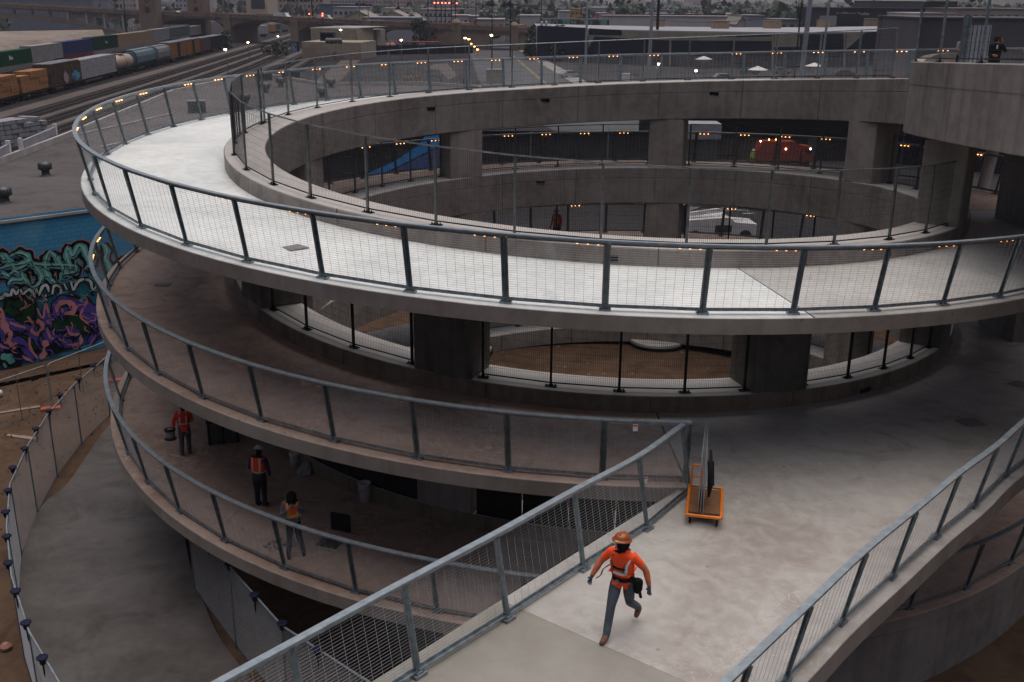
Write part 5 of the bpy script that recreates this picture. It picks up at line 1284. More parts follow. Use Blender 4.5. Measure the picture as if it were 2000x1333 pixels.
# studio building with its sign
def textobj(body, size, mat, parent, loc, rot, name='lettering', ext=.02):
    cu = bpy.data.curves.new(name, 'FONT'); cu.body = body; cu.size = size; cu.extrude = ext; o = bpy.data.objects.new(name, cu); C.objects.link(o)
    dg = bpy.context.evaluated_depsgraph_get(); me = bpy.data.meshes.new_from_object(o.evaluated_get(dg)); bpy.data.objects.remove(o); me.materials.clear(); me.materials.append(mat)
    m_ = bpy.data.objects.new(name, me); C.objects.link(m_); m_.parent = parent; m_.location = loc; m_.rotation_euler = rot; return m_
yS = 400.0
a, b = gy(1598, 46, yS), gy(1880, 40, yS); zt = gy(1600, 8, yS).z
g = thing('studio_building', 'dark studio building with its name in white letters', 'building', ((a.x+b.x)/2, yS, 0))
MB().box((0, 20, zt/2), (b.x-a.x, 40, zt)).build('wall', flat('studio_wall', (.022, .026, .035), .8, 0, .15, .1), g); MB().box((0, 20, zt+.2), (b.x-a.x+1, 41, .4)).build('roof_edge', mFab, g)
p = gy(1622, 19.5, yS); textobj('Ace*Mission Studios', 1.5, mWhite, g, (p.x-g.location.x, -.08, p.z), (pi/2, 0, 0))
p = gy(1645, 28, yS); MB().box((p.x-g.location.x, -.1, p.z), (9, .1, 4)).build('window_band', mBk, g)
a, b = gy(1592, 22, 330), gy(1622, 40, 330); g = thing('grey_roof_screen', 'pale ribbed screen on the roof left of the studio sign', 'roof unit', (a.x, 330, 0)); MB().box(((b.x-a.x)/2, 0, (a.z+b.z)/2), (b.x-a.x, 1, a.z-b.z)).build('screen_panel', flat('screen_grey', (.22, .23, .26), .7, 0, .1, .6), g); m_ = MB(); [m_.box(((b.x-a.x)/2, -.55, b.z+(a.z-b.z)*k/9), (b.x-a.x, .1, .12)) for k in range(10)]; m_.build('ribs', mWrap, g); MB().box(((b.x-a.x)/2, 0, b.z/2), (.4, .4, b.z)).build('leg', mBk, g)
# building with the block letters
yL = 345.0; a, b = gy(1047, 37, yL), gy(1180, 46, yL); g = thing('letter_building', 'building with large black and teal block letters on its side', 'building', (a.x, yL, 0)); MB().box(((b.x-a.x)/2, 10, a.z/2), (b.x-a.x, 20, a.z)).build('wall', flat('letter_wall', (.045, .05, .06), .8, 0, .1, .2), g)
lw = (b.x-a.x)/8.2
for k, ch in enumerate('MOUMBEL'):
    textobj(ch, 2.35, flat('letter_black', (.008, .009, .014), .7, 0, .1, 1) if k % 2 == 0 else flat('letter_teal', (.20, .33, .32), .7, 0, .1, 1), g, (.6+lw*k*1.12, -.12, a.z-2.0), (pi/2, 0, 0), 'painted_letter', .05)
    MB().box((.6+lw*k*1.12+lw*.5, -.03, a.z-1.15), (lw*.98, .04, 2.1)).build('letter_panel', flat('panel_teal', (.16, .24, .24), .7, 0, .2, 1) if k % 2 == 0 else flat('panel_pale', (.05, .05, .06), .7, 0, .1, 1), g)
# ------------------------------------------------------------------ middle distance city
mWin = flat('window_glass', (.035, .04, .05), .3, 0, .3, 1)
def fbox(u0, u1, vt, y, col, lab, rows=0, cols=0, gable=False, depth=25, roofc=None, name='building', litw=0, cat='building'):
    a, b = gy(u0, vt, y), gy(u1, vt, y); z = a.z; w_ = b.x-a.x; g = thing(name, lab, cat, ((a.x+b.x)/2, y, 0))
    mt = flat('fb_%02d%02d%02d' % tuple(int(c*99) for c in col), col, .85, 0, .12, .15)
    if gable:
        e = z*.72; m_ = MB(); pr = [(-w_/2, 0), (w_/2, 0), (w_/2, e), (0, z), (-w_/2, e)]
        m_.sweep([[Vector((x, yy, zz)) for x, zz in pr] for yy in (depth, 0)]); m_.build('wall', mt, g)
        m_ = MB()
        for s_ in (-1, 1): m_.bar((s_*w_/4, -.4, (e+z)/2+.15), (s_*w_/4, depth+.4, (e+z)/2+.15), hypot(w_/2, z-e)+.8, .2, side=(s_*w_/2, 0, -(z-e)))
        m_.build('roof', flat('gable_roof', (.22, .20, .18), .8, 0, .1, .5), g)
    else:
        MB().box((0, depth/2, z/2), (w_, depth, z)).build('wall', mt, g)
        MB().box((0, depth/2, z+.12), (w_+.5, depth+.5, .3)).build('roof', flat('rf_%02d' % int(99*(roofc or col)[0]), roofc or tuple(c*.8 for c in col), .8, 0, .15, .2), g)
    if rows:
        top = z*(.7 if gable else 1.0)-.8; lo = max(2.5, top-3.3*rows); src = None
        for r in range(rows):
            zc = lo+(top-lo)*(r+.5)/rows
            for c in range(cols):
                x = -w_/2+w_*(c+.5)/cols
                if src is None: src = MB().box((0, 0, 0), (w_/cols*.5, .12, (top-lo)/rows*.42)).build('window', mWin, g); o = src
                else: o = inst(src, 'window', g)
                o.location = (x, -.03, zc)
    return g
g = fbox(-45, 172, -14, 620, (.50, .48, .50), 'long white office block with an orange diagonal panel, far left', 5, 40)
m_ = MB(); a, b = gy(48, -5, 620), gy(80, 14, 620)
def onb(u, v, y, d=-.15): p = gy(u, v, y); return (p.x-g.location.x, d, p.z)
m_.add([onb(42, -5, 620), onb(52, 14, 620), onb(84, 14, 620), onb(68, -5, 620)], [(0, 1, 2, 3)]); m_.add([onb(148, -5, 620), onb(160, 8, 620), onb(164, 2, 620), onb(160, -5, 620)], [(0, 1, 2, 3)]); m_.build('orange_panel', flat('orange_cladding', (.55, .16, .04), .7, 0, .15, .2), g)
fbox(-45, 170, 13, 540, (.13, .14, .18), 'long slate grey shed below the white office block'); fbox(172, 252, -10, 600, (.40, .33, .30), 'beige office block with dark window rows left of the tower', 4, 12)
fbox(330, 392, 4, 720, (.33, .30, .33), 'pale lilac block behind the bridge right of the tower', 2, 8); fbox(392, 470, -6, 900, (.28, .26, .30), 'hazy grey block left of the arched building', 2, 12)
g = fbox(468, 509, -12, 560, (.42, .34, .26), 'tan building with a big arched window behind the bridge')
p = gy(493, 10, 560); m_ = MB(); n = 12; m_.add([(p.x-g.location.x+3.6*cos(pi*k/n), -.1, p.z-1+4.2*sin(pi*k/n)) for k in range(n+1)]+[(p.x-g.location.x-3.6, -.1, p.z-4), (p.x-g.location.x+3.6, -.1, p.z-4)], [tuple(range(n+3))]); m_.build('arched_window', mWin, g)
fbox(509, 620, 0, 640, (.34, .26, .22), 'pinkish tan block right of the arched building', 3, 14); fbox(612, 672, 15, 520, (.08, .10, .15), 'dark blue shed above the white box van'); fbox(640, 700, 20, 480, (.32, .31, .36), 'pale lilac workshop with a stepped roof', 1, 6)
fbox(616, 735, 4, 930, (.27, .20, .22), 'long brick warehouse in the haze, left', 2, 18); fbox(738, 905, 3, 940, (.25, .18, .20), 'long brick warehouse in the haze, right', 2, 26); fbox(735, 790, 21, 600, (.40, .39, .42), 'pale sign fronted shop behind the gables', 1, 5)
fbox(655, 722, 27, 440, (.42, .36, .24), 'cream gabled house behind the bridge, left', 1, 3, True); fbox(722, 790, 26, 445, (.42, .36, .24), 'cream gabled house behind the bridge, middle', 1, 3, True); fbox(775, 812, 31, 450, (.36, .31, .22), 'cream gabled house behind the bridge, right one', 1, 2, True)
fbox(697, 805, 40, 415, (.24, .25, .30), 'low grey roofed shed just over the bridge parapet'); fbox(808, 872, 22, 520, (.34, .32, .34), 'white block behind the row of thin poles', 2, 7); fbox(872, 905, 33, 450, (.40, .38, .38), 'small white house left of the dark poles', 1, 3); fbox(905, 921, 34, 440, (.33, .22, .18), 'small brown house beside the white one', 1, 2)
fbox(918, 975, 40, 425, (.33, .28, .25), 'tan two window house over the bridge parapet', 1, 4); fbox(925, 985, 24, 620, (.30, .30, .33), 'grey roofed house group right of the poles', 1, 6); fbox(996, 1042, 21, 560, (.33, .33, .34), 'pale grey roofed hall left of the black letters', 0, 0); fbox(1006, 1048, 31, 480, (.38, .36, .37), 'whitish hall below the grey roofed one')
fbox(1104, 1128, 16, 640, (.45, .22, .06), 'small orange shop building behind the letter sign', 1, 3); fbox(1132, 1232, 14, 700, (.30, .30, .33), 'grey long hall right of the orange shop', 1, 8); fbox(1158, 1350, 24, 620, (.30, .06, .05), 'low building with a red eave band'); fbox(1083, 1103, 21, 560, (.36, .34, .34), 'pale box building between trees')
fbox(1168, 1432, 29, 470, (.42, .39, .38), 'long white hall behind the cream warehouse', 0, 0, roofc=(.25, .24, .25)); fbox(1400, 1442, 20, 640, (.40, .26, .24), 'pink house row, left part', 1, 4, True); fbox(1442, 1528, 17, 680, (.42, .28, .26), 'pink house row, right part', 1, 6)
fbox(1452, 1484, 24, 420, (.24, .25, .30), 'blue grey plant box on the white hall', name='roof_plant_room'); fbox(1500, 1560, 31, 430, (.17, .18, .20), 'dark grey flat roofed shop beside the steel poles', 1, 4); fbox(1430, 1450, 26, 425, (.44, .40, .38), 'white gabled kiosk left of the plant box', 0, 0, True)
g = fbox(1858, 2080, 4, 330, (.40, .34, .31), 'long pale building with a band of windows, top right', 1, 14); fbox(1780, 1856, 15, 320, (.38, .33, .29), 'pale low building with one warm lamp, top right'); fbox(1690, 1860, -8, 520, (.05, .05, .055), 'tall dark building above the studio roof')
fbox(1790, 2080, 24, 210, (.10, .09, .10), 'dark low roof behind the upper right fence')
# substation
g = thing('substation_frame', 'bare dark substation frame with a row of red lamps', 'substation', (gy(865, 50, 400).x, 400, 0)); m_ = MB()
for u in (825, 841, 851, 859, 871, 879): p = gy(u, 0, 400); m_.wire((p.x-g.location.x, 0, 0), (p.x-g.location.x, 0, 19), .32)
m_.build('posts', mBk, g, kind='stuff'); m_ = MB()
for v in (9, 23, 35): a, b = gy(822, v, 400), gy(885, v, 400); m_.wire((a.x-g.location.x, .2, a.z), (b.x-g.location.x, .2, b.z), .28)
m_.build('beams', mBk, g, kind='stuff')
for u in (838, 845, 853, 860, 867, 882): p = gy(u, 8.5, 399); MB().lathe((p.x-g.location.x, -1, p.z), [(.22, -.2), (.32, 0), (.22, .2)], 8).build('red_lamp', mRedL, g)

# ------------------------------------------------------------------ poles
def upole(u, vb, h, lab, r=.16, arms=((.92, 2.4),), mat=None, lean=0, taper=.7):
    p = gz(u, vb); g = thing('utility_pole', lab, 'pole', tuple(p)); MB().tube([(0, 0, 0), (lean, 0, h)], [r, r*taper], 9).build('shaft', mat or mTrunk, g)
    for f, w_ in arms:
        MB().box((lean*f, -.1, h*f), (w_, .12, .14)).build('cross_arm', mat or mTrunk, g); m_ = MB()
        for q in (-.45, -.2, .2, .45): m_.lathe((lean*f+w_*q, -.1, h*f+.07), [(.06, 0), (.08, .12), (.04, .22)], 6)
        m_.build('insulators', mBk, g, kind='stuff')
    return g
mPole = flat('dark_pole', (.016, .013, .014), .8, 0, .3, 2); mStl = flat('steel_monopole', (.30, .32, .37), .5, .3, .15, 1.5)
upole(240, 88, 20, 'black pole in front of the bridge by the tower', .22, (), mPole); upole(606, 92, 19, 'slightly leaning dark pole beside the cream workshop', .28, (), mPole, -.6)
upole(897, 56, 18, 'dark pole at the street, leftmost of four', .22, ((.9, 3),), mPole); upole(921, 96, 19, 'dark pole at the street, second of four', .20, ((.7, 3),), mPole); upole(953, 160, 17.5, 'dark pole carrying the bright street lamp', .13, ((.86, 2.2),), mPole); upole(988, 118, 18.5, 'dark pole in front of the bridge end, rightmost of four', .20, ((.8, 4),), mPole)
g = upole(1047, 112, 18, 'dark pole with two pale transformers by the bridge end', .18, ((.75, 4), (.55, 3)), mPole)
for x in (-.0, 1.3): MB().lathe((x+.2, -.5, 9.0), [(.4, 0), (.45, .1), (.45, 1.1), (.3, 1.3)], 12).build('transformer', flat('transformer_grey', (.33, .34, .36), .6, 0, .1, 1), g)
upole(1202, 60, 17, 'thin dark pole behind the white roof', .2, ((.86, 3), (.6, 3)), mPole); upole(1272, 122, 19, 'thick black wooden pole between two steel monopoles', .42, ((.72, 5), (.6, 4)), mPole, 0, .9)
upole(1135, 124, 19, 'pale steel monopole right of the letter sign', .36, (), mStl, 0, .6); upole(1259, 132, 20, 'wide grey steel monopole next to the black wooden pole', .52, (), mStl, .2, .7); upole(1556, 152, 22, 'thickest pale steel monopole, right of centre', .58, (), mStl, .5, .8); upole(1594, 150, 22, 'thinner pale steel pole right of the thickest one', .30, (), mStl, .3, .8)
g = upole(1542, 152, 17, 'black forked pole with climbing branches left of the thick monopole', .2, (), mPole, .2); m_ = MB()
for a in ((-.9, 14.5), (.5, 15), (-.5, 16.5), (.9, 13)): m_.tube([(.2, 0, 12.5), (a[0]*.6, 0, (a[1]+12.5)/2), (a[0], 0, a[1]+1.5)], [.12, .09, .05], 5)
m_.build('branches', mPole, g)
upole(1175, 62, 16, 'thin far pole left of the white hall', .12, ((.8, 3),), mPole); upole(1318, 50, 18, 'thin far pole over the white hall', .14, ((.7, 4),), mPole); upole(1464, 44, 22, 'thin dark pole above the plant box', .16, (), mPole); upole(1412, 48, 15, 'short thin pole over the pink houses', .12, ((.9, 3),), mPole); upole(1700, 150, 14.5, 'thin black pole behind the far tall fence, right', .07, (), mPole)
for u, lab in ((250, 'white lattice mast left of the tower'), (275, 'white lattice mast right in front of the tower')):
    p = gz(u, 80); g = thing('lattice_mast', lab, 'mast', tuple(p)); m_ = MB()
    for s_ in (-1, 1):
        for q in (-1, 1): m_.wire((s_*1.4, q*1.4, 0), (s_*.4, q*.4, 19), .18)
    for k in range(9):
        z0, z1 = 19*k/9, 19*(k+1)/9; r0, r1 = 1.4-z0/19, 1.4-z1/19
        m_.wire((-r0, -r0, z0), (r1, -r1, z1), .13); m_.wire((r0, -r0, z0), (-r1, -r1, z1), .13)
    m_.build('lattice', flat('lattice_pale', (.40, .40, .40), .6, .2, .1, 1), g)
# overhead wires
g = thing('overhead_wires', 'thin overhead wires strung between the dark poles', 'cable', tuple(gz(950, 110))); O = Vector(g.location); m_ = MB()
for (u0, v0, h0), (u1, v1, h1) in (((897, 56, 16.2), (921, 96, 13.3)), ((921, 96, 13.3), (988, 118, 14.8)), ((988, 118, 14.8), (1047, 112, 13.5)), ((1047, 112, 13.5), (1272, 122, 13.7)), ((1272, 122, 13.7), (1542, 152, 15)), ((1272, 122, 11.4), (1542, 152, 14))):
    a, b = gz(u0, v0, 0), gz(u1, v1, 0); a.z, b.z = h0, h1
    for q in (-1, 1):
        pts = [a.lerp(b, k/8)+Vector((q*.8, 0, -1.2*4*(k/8)*(1-k/8))) for k in range(9)]
        for p, r in zip(pts, pts[1:]): m_.wire(p-O, r-O, .05)
m_.build('wire_strands', mPole, g, kind='stuff')
# lit street lamps
mLampW = flat('lamp_white', (1, .8, .6), .5, 0, 0, 1, (1.0, .66, .38), 38); mLampO = flat('lamp_orange', (1, .4, .1), .5, 0, 0, 1, (1.0, .28, .05), 40)
def lamp(u, v, vb, lab, orange=False, r=.28):
    p = gz(u, vb); h = gy(u, v, p.y).z; g = thing('street_lamp', lab, 'street lamp', tuple(p)); MB().tube([(0, 0, 0), (0, 0, h), (0, -.5, h+.3)], [.11, .07, .06], 7).build('pole', mGalvD, g)
    MB().box((0, -.7, h+.34), (.5, .7, .14)).build('housing', mVent, g); MB().lathe((0, -.75, h+.1), [(r*.6, -.12), (r, 0), (r, .12), (r*.6, .18)], 10).build('lens', mLampO if orange else mLampW, g)
lamp(438, 107, 160, 'lit lamp over the tracks, left of the pair'); lamp(480, 92, 130, 'lit lamp over the tracks, right of the pair', r=.22); lamp(536, 79, 100, 'lit lamp beside the bridge pier over the tracks', r=.25); lamp(660, 65, 124, 'lit lamp in front of the cream workshop'); lamp(777, 83, 128, 'lit lamp by the black screened fence')
lamp(900, 57, 96, 'lit lamp highest in the street group', r=.3); lamp(900, 77, 108, 'white lit lamp left of the orange one', r=.3); lamp(907, 79, 106, 'large orange street lamp', True, .4); lamp(912, 88, 104, 'small orange lamp below the large one', True, .2); lamp(918, 93, 108, 'second orange lamp down the street', True, .25); lamp(924, 99, 112, 'lowest orange lamp down the street', True, .25); lamp(952, 71, 168, 'bright lamp on the dark pole by the street', r=.22)
lamp(1275, 122, 168, 'very bright warm lamp behind the far railing, left', r=.22); lamp(1348, 134, 176, 'very bright warm lamp behind the far railing, right', r=.22); lamp(1108, 266, 330, 'bright triple lamp seen between the first and second levels', r=.16)
# parked vehicles and fittings in the lot right of the street
def simple_car(u, v, lab, col, rz=0.2, L_=4.6, h=1.5):
    p = gz(u, v); g = thing('parked_car', lab, 'car', tuple(p), rz); prof = [(-L_/2, .35), (L_/2, .35), (L_/2, .8), (L_/2-1.0, .95), (L_/2-1.7, h), (-L_/2+.8, h), (-L_/2+.2, .95), (-L_/2, .85)]
    MB().sweep([[Vector((x, y, z)) for x, z in prof] for y in (-.9, .9)]).build('body', flat('cp_%s' % lab[:10].replace(' ', '_'), col, .35, .1, .1, 1), g); MB().box((-.2, 0, 1.2), (2.0, 1.82, .36)).build('windows', mGlass, g)
    for x in (-L_/2+.9, L_/2-.9):
        for y in (-.82, .72): MB().lathe((x, y, .33), [(.33, 0), (.33, .2)], 12, 'Y').build('wheel', mBk, g)
for u, v, lab, c, rz in ((1405, 152, 'white car parked behind the far railing', (.20, .20, .21), .2), (1455, 138, 'dark pickup parked beyond the white car', (.04, .045, .05), .1), (1520, 136, 'grey car in the lot right of the pickup', (.18, .18, .19), -.1), (1640, 139, 'dark car by the thin black pole', (.05, .05, .055), .2), (1745, 133, 'grey car behind the railing, rightmost', (.14, .14, .15), .1), (1105, 150, 'small pale car near the street kerb', (.30, .30, .31), .5)): simple_car(u, v, lab, c, rz)
for u, v, lab in ((1365, 128, 'white market umbrella, left'), (1470, 150, 'white market umbrella, in the middle'), (1580, 140, 'white market umbrella, right')):
    p = gz(u, v); g = thing('canopy_umbrella', lab, 'umbrella', tuple(p)); MB().tube([(0, 0, 0), (0, 0, 2.6)], .05, 6).build('pole', mGalvD, g); MB().lathe((0, 0, 2.2), [(2.2, 0), (2.15, .06), (.1, .8)], 8).build('canopy', mWhite, g)
# ------------------------------------------------------------------ street level things seen through the ring
p = gz(1512, 318); g = thing('orange_truck', 'orange work truck with lit lamps seen between the upper levels', 'truck', tuple(p), .1); g.scale = (.62, .62, .8)
mTO = flat('truck_orange', (.20, .02, .005), .45, .1, .15, 1)
MB().sweep([[Vector((x, y, z)) for x, z in ((-3.6, .9), (3.2, .9), (3.4, 2.3), (2.4, 3.3), (-3.2, 3.4), (-3.8, 2.2))] for y in (-1.2, 1.2)]).build('tank_body', mTO, g)
MB().sweep([[Vector((x, y, z)) for x, z in ((3.7, .7), (5.6, .7), (5.6, 1.7), (5.1, 2.7), (3.7, 2.8))] for y in (-1.15, 1.15)]).build('cab', mTO, g); MB().box((4.8, -1.17, 2.1), (1.0, .04, .7)).build('cab_window', mGlass, g); MB().box((0, 0, .7), (10, 1.6, .35)).build('chassis', mBk, g)
for x in (-2.8, -1.5, 4.6):
    for y in (-1.15, .85): MB().lathe((x, y, .5), [(.5, 0), (.5, .3)], 14, 'Y').build('wheel', mBk, g)
for x, z, m_ in ((-2.2, 3.6, mLampO), (-1.0, 3.6, mLampO), (-3.6, 3.4, mLampW), (.8, 2.4, mLampW), (5.0, 2.4, mLampW)): MB().lathe((x, -1.3, z), [(.05, -.05), (.1, 0), (.05, .05)], 8, 'Y').build('work_light', m_, g)
p = gz(1395, 462); g = thing('boom_lift', 'white boom lift truck parked beyond the ring fence', 'lift truck', tuple(p), .08)
MB().sweep([[Vector((x, y, z)) for x, z in ((-2.6, .5), (2.6, .5), (2.6, 1.3), (1.0, 1.45), (.6, 1.8), (-2.6, 1.6))] for y in (-1.0, 1.0)]).build('body', mWhite, g); m_ = MB()
m_.bar((-2.2, -.3, 1.9), (1.6, -.3, 2.4), .25, .28); m_.bar((-2.0, .3, 2.2), (.2, .3, 2.9), .22, .25); m_.bar((.2, .3, 2.9), (2.3, .3, 2.1), .22, .25); m_.build('boom_arms', mWhite, g)
m_ = MB(); [m_.wire((x, y, 1.5), (x, y, 2.5), .05) for x in (1.6, 2.5) for y in (-.6, .6)]; [m_.wire((1.6, y, z), (2.5, y, z), .05) for y in (-.6, .6) for z in (2.0, 2.5)]; m_.build('basket', mGalv, g); MB().box((.2, -1.02, 1.0), (1.2, .05, .5)).build('hatch', mBk, g)
for x in (-1.8, 1.8):
    for y in (-1.1, .85): MB().lathe((x, y, .45), [(.45, 0), (.45, .28)], 14, 'Y').build('wheel', mBk, g)
p = gz(1095, 296); o = MB().lathe((p.x, p.y, 1.6), [(.02, -.3), (.22, -.2), (.3, 0), (.22, .2), (.02, .3)], 14).build('globe_light', flat('globe', (.6, .58, .6), .4, 0, .05, 1), None, True); tag(o, 'small pale globe in front of the black screen', 'globe lamp'); q = MB().tube([(p.x, p.y, 0), (p.x, p.y, 1.3)], .04, 6).build('stem', mBk, o)
g = thing('white_shed', 'white sided shed seen right of the middle far column', 'building', tuple(gz(1372, 262))); a, b = gy(1335, 232, 106), gy(1398, 232, 106); MB().box(((a.x+b.x)/2-g.location.x, 106-g.location.y, 3.75), (b.x-a.x, 3, 1.5)).build('upper_wall', mWrap, g); MB().box(((a.x+b.x)/2-g.location.x, 106.4-g.location.y, 1.5), (b.x-a.x-.3, 2.4, 3.0)).build('lower_wall', mVent, g)
g = thing('dark_backdrop', 'added dark backdrop behind the upper right columns', 'building', (34, 118, 0)); MB().box((6, 0, 3.2), (50, 14, 6.4)).build('wall', mBk, g); MB().box((6, 0, 6.5), (50.5, 14.5, .25)).build('roof', mFab, g); MB().box((-2, -7.05, 1.4), (1.2, .1, 2.4)).build('door', mVent, g)  # black block added to cover pale ground and keep the gap dark
for i, (u, v, h, lab) in enumerate(((1925, 350, 6.5, 'pale leaning support column in the dark, upper right'), )):
    a = gy(1932, 285, 44); b = gy(1915, 352, 43); o = MB().tube([Vector((b.x, b.y, 0)), b, a, a+(a-b)*.5], .25, 12).build('support_strut', mTop, None, True); tag(o, lab, 'column')

# ------------------------------------------------------------------ far background (one mass) and hills
m_ = MB(); random.seed(11); cols = [(.34, .31, .32), (.26, .22, .22), (.42, .40, .40), (.20, .19, .21), (.34, .24, .20), (.28, .26, .28)]
for k in range(1300):
    y = random.uniform(760, 1980); x = random.uniform(-.62, .62)*y; h = random.choice([4, 5, 6, 8, 10])*random.uniform(.8, 1.2)*(1 if y < 1300 else 1.5); 
    w_ = random.uniform(8, 34); m_.cur = random.randrange(6); m_.box((x, y, h/2), (w_, random.uniform(8, 25), h))
m_.build('distant_city', [flat('dc%d' % i, c, .9, 0, .1, .05) for i, c in enumerate(cols)], kind='stuff')
m_ = MB()
for k in range(1500):
    y = random.uniform(520, 2000); x = random.uniform(-.6, .62)*y
    if x < -.1*y and random.random() < .6: continue
    r = random.uniform(3, 7); h = random.uniform(6, 15); m_.cur = random.randrange(3)
    for q in range(26):
        c = Vector((x, y, h*.6))+Vector((random.gauss(0, .5)*r, random.gauss(0, .5)*r, random.gauss(0, .24)*h)); c.z = max(1, c.z); s_ = random.uniform(.9, 1.9)
        a = Vector((random.uniform(-1, 1), random.uniform(-1, 1), random.uniform(-1, 1))).normalized(); b = a.orthogonal().normalized(); e = a.cross(b)
        m_.add([c-b*s_-e*s_, c+b*s_-e*s_, c+b*s_+e*s_, c-b*s_+e*s_], [(0, 1, 2, 3)])
m_.build('distant_trees', mLeaf, kind='stuff')
m_ = MB()
for k in range(55):
    y = random.uniform(480, 1800); x = random.uniform(-.5, .5)*y; z = random.uniform(4, 9); r = .25+y*.00028
    m_.lathe((x, y, z), [(r*.5, -r*.5), (r, 0), (r*.5, r*.5)], 6)
m_.build('distant_lights', mLampW, kind='stuff')
# hills closing the horizon
m_ = MB(); nx, ny = 80, 12; hv = []
for j in range(ny+1):
    for i in range(nx+1):
        x = -2300+4600*i/nx; y = 2020+260*j/ny; f = j/ny
        z = f*(46+20*sin(x*.0021+1)+10*sin(x*.0067)+5*sin(x*.019+j)+random.uniform(-2, 2)); hv.append((x, y, z-.2 if j else -.2))
m_.add(hv, [(j*(nx+1)+i, j*(nx+1)+i+1, (j+1)*(nx+1)+i+1, (j+1)*(nx+1)+i) for j in range(ny) for i in range(nx)]); m_.build('hills', flat('hill_scrub', (.09, .085, .07), .95, 0, .3, .01), kind='structure')

# ------------------------------------------------------------------ people
def cmat(n, c, r=.8): return flat(n, c, r, 0, .3, 7, bump=.9)
mSkin = cmat('skin', (.36, .17, .11), .55); mJean = cmat('denim', (.055, .07, .09)); mBoot = cmat('boot_leather', (.16, .07, .045)); mHV = flat('hi_vis_orange', (1.0, .085, .010), .75, 0, .08, 7, bump=.8); mHR = cmat('hi_vis_red', (.85, .045, .018))
mGlove = cmat('work_glove', (.05, .06, .085)); mBlkC = cmat('black_cloth', (.012, .012, .014)); mDkP = cmat('dark_trousers', (.018, .02, .028)); mNavyC = cmat('navy_cloth', (.02, .025, .07)); mGreyC = cmat('grey_sleeve', (.26, .26, .30)); mYel2 = cmat('reflective_yellow', (.65, .62, .20), .4); mSil = cmat('reflective_silver', (.60, .60, .60), .35); mHair = cmat('dark_hair', (.012, .009, .008)); mHelO = flat('helmet_orange', (.30, .075, .018), .3, 0, .1, 8); mHelW = flat('helmet_white', (.60, .60, .58), .3, 0, .05, 8)
def skinned(name, verts, edges, radii, root, sub=1):
    me = bpy.data.meshes.new(name); me.from_pydata([tuple(v) for v in verts], edges, []); o = bpy.data.objects.new(name, me); C.objects.link(o)
    o.modifiers.new('s', 'SKIN'); me.skin_vertices or None
    sv_ = me.skin_vertices[0].data
    for i, r in enumerate(radii): sv_[i].radius = r if isinstance(r, tuple) else (r, r); sv_[i].use_root = (i == root)
    m = o.modifiers.new('u', 'SUBSURF'); m.levels = sub; m.render_levels = sub
    dg = bpy.context.evaluated_depsgraph_get(); dg.update(); out = bpy.data.meshes.new_from_object(o.evaluated_get(dg)); bpy.data.objects.remove(o)
    out.polygons.foreach_set('use_smooth', [True]*len(out.polygons)); return out
